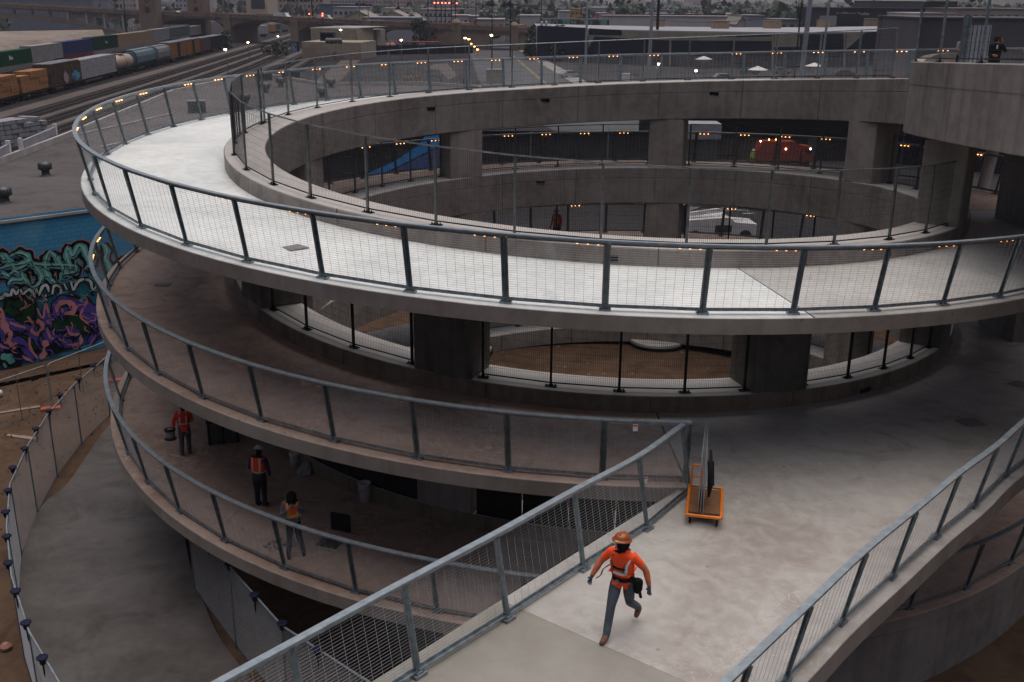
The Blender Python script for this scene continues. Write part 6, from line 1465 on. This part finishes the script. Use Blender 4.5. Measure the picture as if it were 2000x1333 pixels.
def person(label, loc, rz, J, mats, face_=True, name='person', fat=1.0):
    """J: joints (local, +Y forward, +X the person's right)"""
    g = thing(name, label, 'person', tuple(loc), rz)
    V = {}; vs = []; rad = []; lab = []; ed = []
    def a(n, p, r, parent=None, part=None):
        V[n] = len(vs); vs.append(Vector(p)); rad.append(r); lab.append(part)
        if parent: ed.append((V[parent], V[n], part))
    a('pel', J['pel'], (.175*fat, .125*fat), None, 'leg'); up_ = Vector(J['chest'])-Vector(J['pel'])
    a('waist', Vector(J['pel'])+up_*.4, (.165*fat, .122*fat), 'pel', 'torso'); a('chest', J['chest'], (.192*fat, .138*fat), 'waist', 'torso'); a('upch', Vector(J['chest'])+(Vector(J['neck'])-Vector(J['chest']))*.6, (.15*fat, .10), 'chest', 'torso')
    a('neck', J['neck'], .055, 'upch', 'neck'); hd = Vector(J['head']); nk = Vector(J['neck']); a('jaw', nk.lerp(hd, .55), (.068, .08), 'neck', 'head'); a('head', hd, (.086, .102), 'jaw', 'head'); a('crown', hd+(hd-nk).normalized()*.07, (.06, .07), 'head', 'head')
    for s_ in ('R', 'L'):
        a('sh'+s_, J['sh'+s_], .082, 'upch', 'sleeve'); e = Vector(J['el'+s_]); a('ua'+s_, Vector(J['sh'+s_]).lerp(e, .5), .076, 'sh'+s_, 'sleeve'); a('el'+s_, e, .056, 'ua'+s_, 'arm'); w_ = Vector(J['wr'+s_]); a('fa'+s_, e.lerp(w_, .35), .060, 'el'+s_, 'arm'); a('wr'+s_, w_, .038, 'fa'+s_, 'arm')
        d = Vector(J.get('hd'+s_, (w_-e).normalized())).normalized(); pl = w_+d*.085; a('palm'+s_, pl, (.042, .022), 'wr'+s_, 'hand')
        sd_ = d.cross(Vector((0, 1, 0))); sd_ = sd_.normalized() if sd_.length > .1 else Vector((1, 0, 0)); fw = d.cross(sd_).normalized()
        for k, (q, ln) in enumerate(((-1.5, .065), (-.5, .078), (.5, .074), (1.5, .058))):
            b0 = pl+sd_*q*.019+d*.01; b1 = b0+d*ln*.6+sd_*q*.003; b2 = b1+(d*.7+fw*.5).normalized()*ln*.5
            a('f%s%d' % (s_, k), b0+d*.022, .0105, 'palm'+s_, 'hand'); a('g%s%d' % (s_, k), b1, .0095, 'f%s%d' % (s_, k), 'hand'); a('h%s%d' % (s_, k), b2, .0075, 'g%s%d' % (s_, k), 'hand')
        th = pl-d*.04+sd_*.03; a('t0'+s_, th, .013, 'palm'+s_, 'hand'); a('t1'+s_, th+(sd_*.6+d*.8).normalized()*.045, .011, 't0'+s_, 'hand')
        a('hp'+s_, J['hp'+s_], .115*fat, 'pel', 'leg'); kn = Vector(J['kn'+s_]); a('th'+s_, Vector(J['hp'+s_]).lerp(kn, .5), .104*fat, 'hp'+s_, 'leg'); a('kn'+s_, kn, .080, 'th'+s_, 'leg'); an = Vector(J['an'+s_]); a('cf'+s_, kn.lerp(an, .4), .076, 'kn'+s_, 'leg'); a('an'+s_, an, .064, 'cf'+s_, 'leg')
        td_ = Vector(J.get('toe'+s_, (0, .2, -.06))); a('bl'+s_, an+td_*.55+Vector((0, 0, -.02)), (.062, .050), 'an'+s_, 'boot'); a('to'+s_, an+td_, (.056, .042), 'bl'+s_, 'boot'); 
    me = skinned('body', vs, [(x, y) for x, y, _ in ed], rad, V['pel'], 1)
    order = ['torso', 'sleeve', 'arm', 'hand', 'leg', 'boot', 'head', 'neck']
    for n in order: me.materials.append(mats[n])
    segs = [(vs[x], vs[y], order.index(pt), max(rad[y] if isinstance(rad[y], float) else max(rad[y]), .02)) for x, y, pt in ed if pt]
    for f in me.polygons:
        c = f.center; best = None
        for A, B, m_, r in segs:
            ab = B-A; t_ = max(0, min(1, (c-A).dot(ab)/max(1e-9, ab.length_squared))); dd = (c-A-ab*t_).length/r
            if best is None or dd < best[0]: best = (dd, m_)
        f.material_index = best[1]
    b = bpy.data.objects.new('body', me); C.objects.link(b); b.parent = g
    if face_:
        fwd = Vector(J.get('look', (0, 1, 0))).normalized(); rt = fwd.cross(Vector((0, 0, 1))).normalized(); 
        f_ = MB(); nb = hd+fwd*.105-Vector((0, 0, .012)); f_.add([nb+Vector((0, 0, .03))-fwd*.012, nb-rt*.016-Vector((0, 0, .012)), nb+rt*.016-Vector((0, 0, .012)), nb+fwd*.02-Vector((0, 0, .008))], [(0, 1, 3), (0, 3, 2), (1, 2, 3)]); f_.build('nose', mats['head'], g)
        for s_ in (-1, 1): MB().lathe(tuple(hd+fwd*.088+rt*.032*s_+Vector((0, 0, .018))), [(.004, -.008), (.012, 0), (.004, .008)], 8).build('eye', mBlkC, g)
    return g, V, vs
def torso_shell(g, J, mat, name='safety_vest', sc_=1.0, stripes=None, sleeves=False):
    P_, c, n = Vector(J['pel']), Vector(J['chest']), Vector(J['neck'])
    vs = [P_+Vector((0, 0, .03)), P_.lerp(c, .5), c, c.lerp(n, .55), Vector(J['shR'])*.86+n*.14, Vector(J['shL'])*.86+n*.14]
    rad = [(.205*sc_, .155*sc_), (.19*sc_, .145*sc_), (.208*sc_, .156*sc_), (.18*sc_, .13*sc_), (.088, .088), (.088, .088)]
    me = skinned(name, vs, [(0, 1), (1, 2), (2, 3), (3, 4), (3, 5)], rad, 2, 2); me.materials.append(mat); o = bpy.data.objects.new(name, me); C.objects.link(o); o.parent = g
    return o
def vest_mat(name, base, strip, bands, xs=.085, xw=.022):
    """cloth with sewn reflective tape: two verticals and horizontal bands (heights in the wearer's frame)"""
    m, nt, b = newmat(name); L = nt.links.new; tc = N(nt, 'ShaderNodeTexCoord'); sp = N(nt, 'ShaderNodeSeparateXYZ'); L(tc.outputs['Object'], sp.inputs[0])
    def near(src, v, w_, absx=False):
        s_ = src
        if absx: q = N(nt, 'ShaderNodeMath', operation='ABSOLUTE'); L(src, q.inputs[0]); s_ = q.outputs[0]
        d = N(nt, 'ShaderNodeMath', operation='SUBTRACT'); L(s_, d.inputs[0]); d.inputs[1].default_value = v
        e = N(nt, 'ShaderNodeMath', operation='ABSOLUTE'); L(d.outputs[0], e.inputs[0]); f = N(nt, 'ShaderNodeMath', operation='LESS_THAN'); L(e.outputs[0], f.inputs[0]); f.inputs[1].default_value = w_; return f.outputs[0]
    acc = near(sp.outputs['X'], xs, xw, True)
    for z in bands:
        mx = N(nt, 'ShaderNodeMath', operation='MAXIMUM'); L(acc, mx.inputs[0]); L(near(sp.outputs['Z'], z, xw*1.1), mx.inputs[1]); acc = mx.outputs[0]
    x = N(nt, 'ShaderNodeMix', data_type='RGBA'); L(acc, x.inputs[0]); x.inputs[6].default_value = (*base, 1); x.inputs[7].default_value = (*strip, 1); L(x.outputs[2], b.inputs['Base Color']); b.inputs['Roughness'].default_value = .7; return m
def helmet(g, J, mat, brim=.035, fwd=(0, 1, 0)):
    h = Vector(J['head']); n = (h-Vector(J['neck'])).normalized(); q = n.to_track_quat('Z', 'Y'); m_ = MB(); m_.lathe((0, 0, .028), [(.158, 0), (.156, .014), (.124, .02), (.122, .05), (.106, .085), (.075, .113), (.03, .125)], 20, sy=1.12)
    o = m_.build('hard_hat', mat, g, True); o.location = h; o.rotation_euler = q.to_euler(); f = Vector(fwd)
    r_ = MB().bar((0, -.10, .135), (0, .10, .135), .02, .03).build('hat_ridge', mat, o)
    return o
BASE = dict(pel=(0, 0, .95), chest=(0, .01, 1.28), neck=(0, .02, 1.47), head=(0, .045, 1.62), shR=(.185, .01, 1.41), shL=(-.185, .01, 1.41), hpR=(.09, 0, .90), hpL=(-.09, 0, .90), knR=(.10, .03, .50), knL=(-.10, .03, .50), anR=(.11, 0, .09), anL=(-.11, 0, .09), elR=(.25, -.02, 1.14), elL=(-.25, -.02, 1.14), wrR=(.27, .10, .90), wrL=(-.27, .10, .90))
def J_(**k): d = dict(BASE); d.update(k); return d
def deck_pt(u, v, lev):
    z = 5
    for _ in range(20):
        p = gz(u, v, z); z = zd(theta_of(p.x, p.y)+2*pi*lev)
    return gz(u, v, z)
# walking worker on the exit walkway
fp = onsurf(1221, 1222); hdg = math.atan2(-.70, -.714)  # travel direction
rzw = math.atan2(-1.0, -.62)-pi/2
JW = J_(pel=(0, .0, .93), chest=(0, .05, 1.25), neck=(0, .10, 1.44), head=(0, .115, 1.60), shR=(.185, .07, 1.385), shL=(-.185, .05, 1.385), hpR=(.085, .02, .88), hpL=(-.085, -.02, .88), knR=(.07, .25, .52), anR=(.03, .47, .075), toeR=(.0, .19, -.015), knL=(-.12, -.03, .50), anL=(-.13, -.40, .20), toeL=(0, .13, -.13),
        elR=(.36, .10, 1.16), wrR=(.43, .24, .95), elL=(-.36, -.06, 1.15), wrL=(-.44, -.04, .90), hdR=(.2, .35, -1), hdL=(-.12, .15, -1), look=(0, 1, -.15))
g, V, vs = person('worker in orange shirt, brown hard hat and black face cover striding down the walkway', fp, rzw, JW, dict(torso=mHV, sleeve=mHV, arm=cmat('forearm_sleeve', (.48, .13, .06)), hand=mGlove, leg=mJean, boot=mBoot, head=mBlkC, neck=mBlkC), fat=1.06)
torso_shell(g, JW, mHV, 'shirt', 1.0); hh_ = helmet(g, JW, mHelO); hh_.location = Vector(JW['head'])+Vector((0, -.005, .02)); hh_.rotation_euler = (.16, 0, 0); MB().lathe((0, .035, 1.52), [(.075, -.06), (.098, 0), (.104, .06), (.09, .11)], 16, sy=1.05).build('face_cover', mBlkC, g, True)
st = MB(); st.box((0, .0, 0), (.05, .012, .045)); o = st.build('helmet_sticker', mYel2, g); o.location = Vector(JW['head'])+Vector((.01, .155, .085)); o.rotation_euler = (-.4, 0, 0)
st = MB(); st.box((0, .0, 0), (.035, .012, .03)); o = st.build('helmet_sticker', mWhite, g); o.location = Vector(JW['head'])+Vector((.05, .15, .05)); o.rotation_euler = (-.3, 0, -.3)
def strap(pts, w_, mat, name, th=.012, side=(1, 0, 0)):
    m_ = MB(); P_ = smooth_line([Vector(p) for p in pts], 4)
    for a, b in zip(P_, P_[1:]): m_.bar(a, b+(b-a)*.06, w_, th, side=side)
    return m_.build(name, mat, g)
mHarn = cmat('harness_rust', (.30, .05, .02))
strap([(.11, .02, 1.475), (.12, .13, 1.40), (.115, .185, 1.28), (.10, .17, 1.12), (.10, .155, 1.02)], .045, mHarn, 'harness_strap'); strap([(-.11, .02, 1.475), (-.12, .13, 1.40), (-.10, .185, 1.28), (-.08, .17, 1.12)], .035, mHarn, 'harness_strap')
strap([(-.15, .02, 1.47), (-.165, .125, 1.39), (-.14, .175, 1.27), (-.12, .17, 1.13)], .05, mSil, 'reflective_strip'); strap([(.155, .03, 1.46), (.165, .12, 1.38), (.155, .165, 1.28)], .02, mSil, 'reflective_strip')
strap([(.19, .02, 1.20), (.12, .17, 1.19), (0, .195, 1.18), (-.12, .17, 1.19), (-.19, .02, 1.20)], .035, mBlkC, 'chest_strap', side=(0, 0, 1)); strap([(.18, .06, 1.10), (.1, .165, 1.09), (0, .18, 1.085), (-.1, .165, 1.09), (-.18, .06, 1.10)], .045, mSil, 'reflective_strip', side=(0, 0, 1))
strap([(.18, .0, .97), (.12, .13, .96), (0, .155, .955), (-.12, .13, .96), (-.18, 0, .97), (-.12, -.12, .98), (0, -.14, .98), (.12, -.12, .98), (.18, 0, .97)], .06, mBlkC, 'tool_belt', side=(0, 0, 1))
strap([(.19, .10, 1.15), (.27, .17, 1.08), (.30, .2, .97), (.37, .20, .90)], .045, mHarn, 'loose_strap', side=(0, 1, 0))
m_ = MB(); m_.lathe((-.24, -.05, .80), [(.05, -.10), (.085, -.02), (.09, .10), (.075, .14)], 10, sy=.8); m_.build('tool_pouch', mBlkC, g, True); m_ = MB(); m_.bar((-.25, -.07, .80), (-.28, -.10, .60), .05, .04); m_.build('hammer_loop', mBlkC, g); MB().lathe((.02, .17, .93), [(.025, -.03), (.035, 0), (.025, .03)], 10).build('snap_hook', mGalv, g)
MB().box((-.21, .1, 1.0), (.07, .05, .1)).build('radio', mBlkC, g)
# three workers on the third level
zoff = Vector((0, 0, 0))
p = deck_pt(368, 898, 2); JA = J_(pel=(0, 0, .94), chest=(0, .06, 1.24), neck=(0, .13, 1.42), head=(0, .21, 1.53), shR=(.19, .08, 1.36), shL=(-.19, .08, 1.36), elR=(.26, .10, 1.10), wrR=(.20, .30, 1.02), elL=(-.30, .08, 1.10), wrL=(-.33, .14, .86), knR=(.10, .08, .50), anR=(.10, .0, .09), knL=(-.10, -.02, .50), anL=(-.11, -.16, .11))
g, V, vs = person('worker seen from behind in a red orange shirt, carrying a wire spool', p, radians(12), JA, dict(torso=mHR, sleeve=mHR, arm=mHR, hand=mSkin, leg=mJean, boot=mBlkC, head=mHair, neck=mSkin), face_=False, fat=1.1)
g.scale = (.93, .93, .93); torso_shell(g, JA, vest_mat('red_vest_cloth', (.62, .035, .018), (.62, .58, .42), (1.08,), .10, .02), 'safety_vest', 1.06); helmet(g, JA, mHelW)
sp = thing('wire_spool', 'white spool with dark flanges in the hand of the red shirted worker', 'spool', tuple(p+Vector((-.42, .02, .50))), .4); MB().lathe((0, 0, 0), [(.13, 0), (.13, .26)], 16).build('drum', mWrap, sp, True); MB().lathe((0, 0, -.02), [(.17, 0), (.17, .025)], 18).build('flange', mBlk if 'mBlk' in globals() else mBlack, sp); MB().lathe((0, 0, .26), [(.17, 0), (.17, .025), (.05, .03)], 18).build('flange', mBlack, sp); MB().box((0, 0, .292), (.12, .06, .01)).build('label', mYel2, sp)
p = deck_pt(516, 998, 2); JB = J_(elR=(.27, .02, 1.13), wrR=(.25, .12, .90), elL=(-.27, .02, 1.13), wrL=(-.24, .16, .93), head=(0, .09, 1.60))
g, V, vs = person('worker in red vest over navy sleeves with a white hard hat, back turned', p, radians(-15), JB, dict(torso=mNavyC, sleeve=mNavyC, arm=mNavyC, hand=mSkin, leg=mDkP, boot=mBlkC, head=mHair, neck=mSkin), face_=False, fat=1.08)
torso_shell(g, JB, vest_mat('red_vest_yellow', (.95, .045, .018), (.62, .62, .35), (1.06,), .105, .024), 'safety_vest', 1.07); helmet(g, JB, mHelW)
p = deck_pt(583, 1088, 2); JC = J_(head=(0, .10, 1.59), elR=(.26, .10, 1.14), wrR=(.10, .27, 1.36), elL=(-.25, .10, 1.14), wrL=(-.12, .25, 1.33), knL=(-.12, .05, .5), anL=(-.20, .02, .09), knR=(.10, .06, .5), anR=(.16, .1, .09), hdR=(-.5, .2, .8), hdL=(.5, .2, .8))
g, V, vs = person('worker with long dark hair and orange vest, hands raised to the face', p, radians(-165), JC, dict(torso=cmat('dim_grey_sleeve', (.13, .13, .16)), sleeve=cmat('dim_grey_sleeve', (.13, .13, .16)), arm=cmat('dim_grey_sleeve', (.13, .13, .16)), hand=mSkin, leg=mDkP, boot=mBlkC, head=mHair, neck=mHair), fat=.95)
torso_shell(g, JC, vest_mat('orange_vest_yellow', (1.0, .13, .02), (.68, .66, .25), (1.10,), .11, .028), 'safety_vest', 1.06)
m_ = MB(); h = Vector(JC['head']); m_.lathe(tuple(h+Vector((0, -.02, 0))), [(.09, -.24), (.125, -.16), (.125, -.02), (.118, .06), (.08, .115), (.02, .13)], 16, sy=1.0); m_.build('hair', mHair, g, True)
# worker deep in the ring, upper body showing over the curb
p = deck_pt(1086, 462, 2); p = gz(1086, 470, zd(4*pi-.05)); JD = J_(); 
pD = P3(4*pi-.12, RCO+1.1); k_ = (1085-1000)/FPX*(pD.y*cos(PITCH)+(CAMZ-pD.z)*sin(PITCH)); pD.x = k_
g, V, vs = person('distant worker in orange with a yellow helmet, seen through the ring', pD, radians(150), JD, dict(torso=mHV, sleeve=mHV, arm=mHV, hand=mGlove, leg=mDkP, boot=mBlkC, head=mSkin, neck=mSkin)); torso_shell(g, JD, vest_mat('orange_vest_far', (.95, .08, .02), (.65, .65, .2), (1.1,), .1, .03), 'safety_vest', 1.06); helmet(g, JD, flat('helmet_yellow', (.60, .30, .03), .3, 0, .05, 8))
# landing people
zL = 13.45
def on_landing(u, y): r = ray(u, 90); return Vector((r.x*y/r.y, y, zL))
JE = J_(head=(0, .06, 1.60), elL=(-.30, .12, 1.22), wrL=(-.13, .12, 1.50), hdL=(.3, 0, 1), elR=(.28, .05, 1.15), wrR=(.12, .25, 1.12))
g, V, vs = person('dark haired person in a black jacket holding a phone to the ear, upper right', on_landing(1935, 35.5), radians(170), JE, dict(torso=mBlkC, sleeve=mBlkC, arm=mBlkC, hand=mSkin, leg=mDkP, boot=mBlkC, head=mSkin, neck=mSkin), fat=1.1)
MB().lathe(tuple(Vector(JE['head'])+Vector((0, -.015, .02))), [(.10, -.07), (.112, 0), (.10, .07), (.05, .105)], 14).build('hair', mHair, g, True); MB().box((-.10, .12, 1.58), (.02, .07, .14)).build('phone', mBlack, g); MB().box((.0, .128, 1.38), (.05, .02, .12)).build('collar', mWhite, g)
JF = J_(elR=(.26, .06, 1.16), wrR=(.14, .25, 1.2))
g, V, vs = person('person in a grey shirt and dark cap half hidden by the gate, upper right', on_landing(1869, 37.5), radians(200), JF, dict(torso=mGreyC, sleeve=mGreyC, arm=mSkin, hand=mSkin, leg=mDkP, boot=mBlkC, head=mSkin, neck=mSkin)); MB().lathe(tuple(Vector(JF['head'])+Vector((0, 0, .04))), [(.115, 0), (.11, .05), (.07, .09), (.02, .1)], 14).build('cap', mBlkC, g, True)
pg = gz(1464, 318); g, V, vs = person('small person in a yellow hi-vis jacket beside the orange truck', pg, radians(160), J_(), dict(torso=cmat('hi_vis_yellow', (.45, .55, .04)), sleeve=cmat('hi_vis_yellow', (.45, .55, .04)), arm=cmat('hi_vis_yellow', (.45, .55, .04)), hand=mSkin, leg=mDkP, boot=mBlkC, head=mSkin, neck=mSkin)); helmet(g, BASE, mHelW)

# ------------------------------------------------------------------ gate panel on the landing
q = on_landing(1900, 33.6); g = thing('gate_panel', 'pale ribbed gate leaf standing open beside the phone caller', 'gate', tuple(q), .5)
MB().box((0, 0, 1.15), (.95, .04, 1.9)).build('gate_leaf', flat('gate_grey', (.34, .36, .42), .5, .2, .1, 1), g); m_ = MB(); [m_.box((x, -.03, 1.15), (.03, .03, 1.9)) for x in (-.4, -.2, 0, .2, .4)]; m_.build('gate_ribs', mGalv, g)
for x in (-.56, -.75): MB().box((x, 0, 1.2), (.09, .09, 2.35)).build('gate_post', mGalv, g)
# ------------------------------------------------------------------ cart with railing panels
cp = onsurf(1379, 1018); cdir = Vector((cp.x, cp.y, 0)).normalized(); rc = math.atan2(cdir.y, cdir.x)
g = thing('platform_cart', 'orange platform cart with black wheels on the walkway deck', 'cart', tuple(cp), rc)
mCart = flat('cart_orange', (.75, .20, .012), .4, .1, .12, 6)
MB().box((.5, 0, .24), (1.05, .60, .04)).build('platform', flat('cart_deck', (.16, .07, .03), .6, 0, .2, 4), g); MB().tube([(-.15, -.33, .24), (1.15, -.33, .24), (1.15, .33, .24), (-.15, .33, .24), (-.15, -.33, .24)], .035, 8).build('edge_tube', mCart, g)
MB().tube([(1.02, .30, .24), (1.04, .30, .72), (1.04, .27, .78), (1.04, .13, .78), (1.04, .10, .72), (1.02, .10, .24)], .022, 8).build('handle', mCart, g); MB().tube([(1.03, .30, .52), (1.03, .10, .52)], .018, 6).build('handle_bar', mCart, g)
for x in (.0, 1.0):
    for y in (-.26, .26):
        w_ = MB().lathe((x, y-.025, .10), [(.05, 0), (.10, .008), (.10, .042), (.05, .05)], 16, 'Y').build('wheel', mBlack, g, True); MB().bar((x, y, .11), (x, y, .22), .04, .07).build('caster_fork', mGalv, w_)
for i, (y, t_, lab) in enumerate(((.02, .02, 'outer galvanised mesh panel standing on the orange cart'), (.07, .01, 'middle galvanised mesh panel standing on the orange cart'), (.12, -.01, 'inner galvanised mesh panel standing on the orange cart'))):
    pp = thing('loose_mesh_panel', lab, 'mesh panel', tuple(cp+Matrix.Rotation(rc, 3, 'Z') @ Vector((-.12+.03*i, y, .28))), rc+t_, 'panels stacked on the cart')
    L_, h = 1.72, 1.24; m_ = MB()
    for a, b in (((0, 0, 0), (L_, 0, 0)), ((0, 0, h), (L_, 0, h)), ((0, 0, 0), (0, 0, h)), ((L_, 0, 0), (L_, 0, h))): m_.bar(a, b, .012, .04, side=(0, 1, 0))
    m_.build('frame', mGalv, pp); rail_panel(MB(), Vector((.02, 0, .02)), Vector((L_-.02, 0, .02)), Vector((.02, 0, h-.02)), Vector((L_-.02, 0, h-.02))).build('mesh', mWire, pp)
# black jacket hung over the panels
m_ = MB(); prof = [(.0, .0), (.05, .02), (.07, -.25), (.09, -.6), (.06, -.85), (.02, -.9), (.0, -.5)]
m_.sweep([[Vector((x, -.02-a*(1+.3*sin(k)), 1.28+b*(1-.12*abs(k-2)))) for a, b in prof] for k, x in enumerate((.05, .2, .38, .55, .7))])
o = m_.build('hung_jacket', mBlkC, None, True); o.location = cp; o.rotation_euler = (0, 0, rc); tag(o, 'black jacket hanging over the panels on the orange cart', 'jacket')
b = MB().bar((.55, -.06, 1.1), (.62, -.10, .55), .10, .08).build('sleeve', mBlkC, o)
# tags
def tagcard(u, v, y, lab):
    p = gy(u, v, y); g = thing('paper_tag', lab, 'tag', tuple(p), .1); MB().box((0, 0, -.07), (.10, .006, .14)).build('card', mWhite, g); MB().box((0, -.005, -.025), (.08, .004, .03)).build('red_print', flat('print_red', (.5, .04, .03), .6, 0, .1, 1), g); MB().wire((0, 0, 0), (0, .02, .05), .004).build('tie', mBlack, g)
tagcard(1244, 826, 18.9, 'small white inspection tag on the curved railing mesh'); q = LB[1].lerp(LB[0], .3); tagcard(1264, 928, q.y-.2, 'small white inspection tag on the straight railing mesh')
# ------------------------------------------------------------------ things on the third level
p = deck_pt(718, 984, 2); g = thing('bucket', 'white plastic bucket stack on the dark lower deck', 'bucket', tuple(p)); MB().lathe((0, 0, 0), [(.13, 0), (.16, .36), (.175, .37), (.175, .40), (.15, .40)], 16).build('bucket_lower', mWhite, g, True); MB().lathe((0, 0, .14), [(.13, 0), (.165, .38), (.18, .39), (.18, .42), (.155, .42), (.14, .2)], 16).build('bucket_upper', mWhite, g, True)
m_ = MB(); m_.tube([(-.17, 0, .52), (-.1, -.19, .40), (.1, -.19, .40), (.17, 0, .52)], .006, 5); m_.build('bucket_handle', mBlack, g)
p = deck_pt(580, 915, 2); o = MB().lathe(tuple(p), [(.12, 0), (.15, .34), (.165, .35), (.165, .38), (.14, .38)], 14).build('bucket', mWhite, None, True); tag(o, 'small white bucket under the edge of the second level', 'bucket'); h_ = MB().tube([p+Vector((-.16, 0, .36)), p+Vector((0, -.17, .28)), p+Vector((.16, 0, .36))], .006, 5).build('bucket_handle', mBlack, o)
p = deck_pt(601, 930, 2); g = thing('rag_heap', 'crumpled white sheeting beside the small bucket', 'sheeting', tuple(p)); m_ = MB(); random.seed(3)
m_.lathe((0, 0, 0), [(.24, 0), (.20, .12), (.14, .26), (.08, .34), (.03, .36)], 9); o = m_.build('sheet', mWrap, g); [setattr(v, 'co', v.co+Vector((random.uniform(-.05, .05), random.uniform(-.05, .05), random.uniform(-.03, .04)))) for v in o.data.vertices]
for i, (u, v, rz_, L_) in enumerate(((750, 950, -.5, 1.4), (790, 962, -.35, 1.2))):
    p = deck_pt(u, v+26, 2); o = MB().box((0, 0, .07), (L_, .22, .14)).box((0, 0, .16), (L_*.96, .18, .03)).build('timber', mWrap); o.location = p; o.rotation_euler = (0, 0, rz_); tag(o, ('pale beam lying in the shade under the second level, left' if i == 0 else 'pale beam lying in the shade under the second level, right'), 'beam')
p = deck_pt(668, 1050, 2); g = thing('floor_hatch', 'open dark floor hatch with a grille, right of the long haired worker', 'hatch', tuple(p), -.35); MB().box((0, .12, .30), (.55, .05, .48)).build('hatch_lid', mBlack, g); m_ = MB(); [m_.box((0, -.25-.06*k, .012), (.6, .025, .02)) for k in range(8)]; m_.build('grille_bars', mBlack, g, kind='stuff')
p = deck_pt(548, 1075, 2); g = thing('rubble_pile', 'small heap of brown debris behind the railing by the workers', 'debris', tuple(p)); m_ = MB()
for k in range(26): m_.cur = k % 2; m_.box((random.gauss(0, .16), random.gauss(0, .12), .03+random.uniform(0, .09)), (random.uniform(.03, .12), random.uniform(.03, .1), random.uniform(.03, .07)), random.uniform(0, 3))
m_.build('debris', [mBrn, mWrap], g, kind='stuff')
p = deck_pt(440, 868, 2); g = thing('dark_crate', 'dark crate in the shade behind the red shirted worker', 'crate', tuple(p), .3); MB().box((0, 0, .35), (.9, .6, .7)).build('crate_body', mVent, g); MB().box((0, 0, .72), (.94, .64, .05)).build('crate_lid', mBlack, g); m_ = MB(); [m_.box((x, -.31, .35), (.06, .03, .7)) for x in (-.4, 0, .4)]; m_.build('crate_battens', mBlack, g)
p = gz(22, 1285); o = MB().lathe(tuple(p), [(.02, 0), (.14, .04), (.16, .12), (.08, .2), (.02, .22)], 8).build('stone', flat('reddish_stone', (.30, .15, .12), .9, 0, .3, 5)); tag(o, 'small reddish stone on the dark soil at the lower left', 'stone')
p = gz(2, 792); o = MB().lathe((p.x, p.y, .0), [(.02, 0), (.12, .1), (.14, .2), (.1, .3), (.02, .34)], 12).build('float_ball', mWhite, None, True); tag(o, 'small pale ball at the left edge behind the temporary fence', 'ball')
# ------------------------------------------------------------------ rubble and litter on the dirt
m_ = MB(); random.seed(21)
for k in range(1500):
    if k % 3: x, y = random.uniform(-30, -15.8), random.uniform(16, 46)
    else:
        a, r = random.uniform(0, 2*pi), 11*sqrt(random.random()); x, y = CX+r*cos(a), CY+4+r*sin(a)
    if x < -15 and (Vector((x, y, 0))-W0).dot(wn) < .6: continue
    s_ = random.choice((.015, .02, .025, .035, .06))*random.uniform(.7, 1.4); m_.cur = k % 3
    m_.lathe((x, y, 0), [(s_*.8, 0), (s_, s_*.35), (s_*.5, s_*.8)], 5)
m_.build('gravel', [mBrn, mStripe, mDirt], kind='stuff')
m_ = MB()
for k in range(260):
    a = random.uniform(-.4, 1.0); x, y = random.uniform(-23, -16.5), random.uniform(24, 44); h_ = random.uniform(.05, .2)
    for q in range(5):
        t_ = random.uniform(0, 6.28); m_.add([(x, y, 0), (x+.02, y, 0), (x+cos(t_)*.1, y+sin(t_)*.1, h_)], [(0, 1, 2)])
m_.build('weeds', mLeaf[1], kind='stuff')
for x, y, L_, rz_, lab in ((-20.5, 39.0, 2.2, .5, 'weathered plank on the dirt behind the temporary fence'), (-18.9, 36.4, 1.3, -.3, 'short plank on the dirt near the orange foot')):
    o = MB().box((0, 0, .03), (L_, .18, .05)).box((L_*.2, .12, .025), (L_*.5, .08, .04)).build('plank', mBrn); o.location = (x, y, 0); o.rotation_euler = (0, 0, rz_); tag(o, lab, 'plank')
# ------------------------------------------------------------------ haze
hz = MB().box((0, 1120, 34), (4700, 2420, 70.5)).build('haze', flat('tmp', (1, 1, 1)), kind='stuff')
mh = bpy.data.materials.new('haze_air'); mh.use_nodes = True; nt = mh.node_tree; nt.nodes.clear(); vo = nt.nodes.new('ShaderNodeVolumePrincipled'); vo.inputs['Color'].default_value = (.76, .78, .95, 1); vo.inputs['Density'].default_value = .00016; vo.inputs['Anisotropy'].default_value = .0
mo = nt.nodes.new('ShaderNodeOutputMaterial'); nt.links.new(vo.outputs[0], mo.inputs['Volume']); hz.data.materials.clear(); hz.data.materials.append(mh)
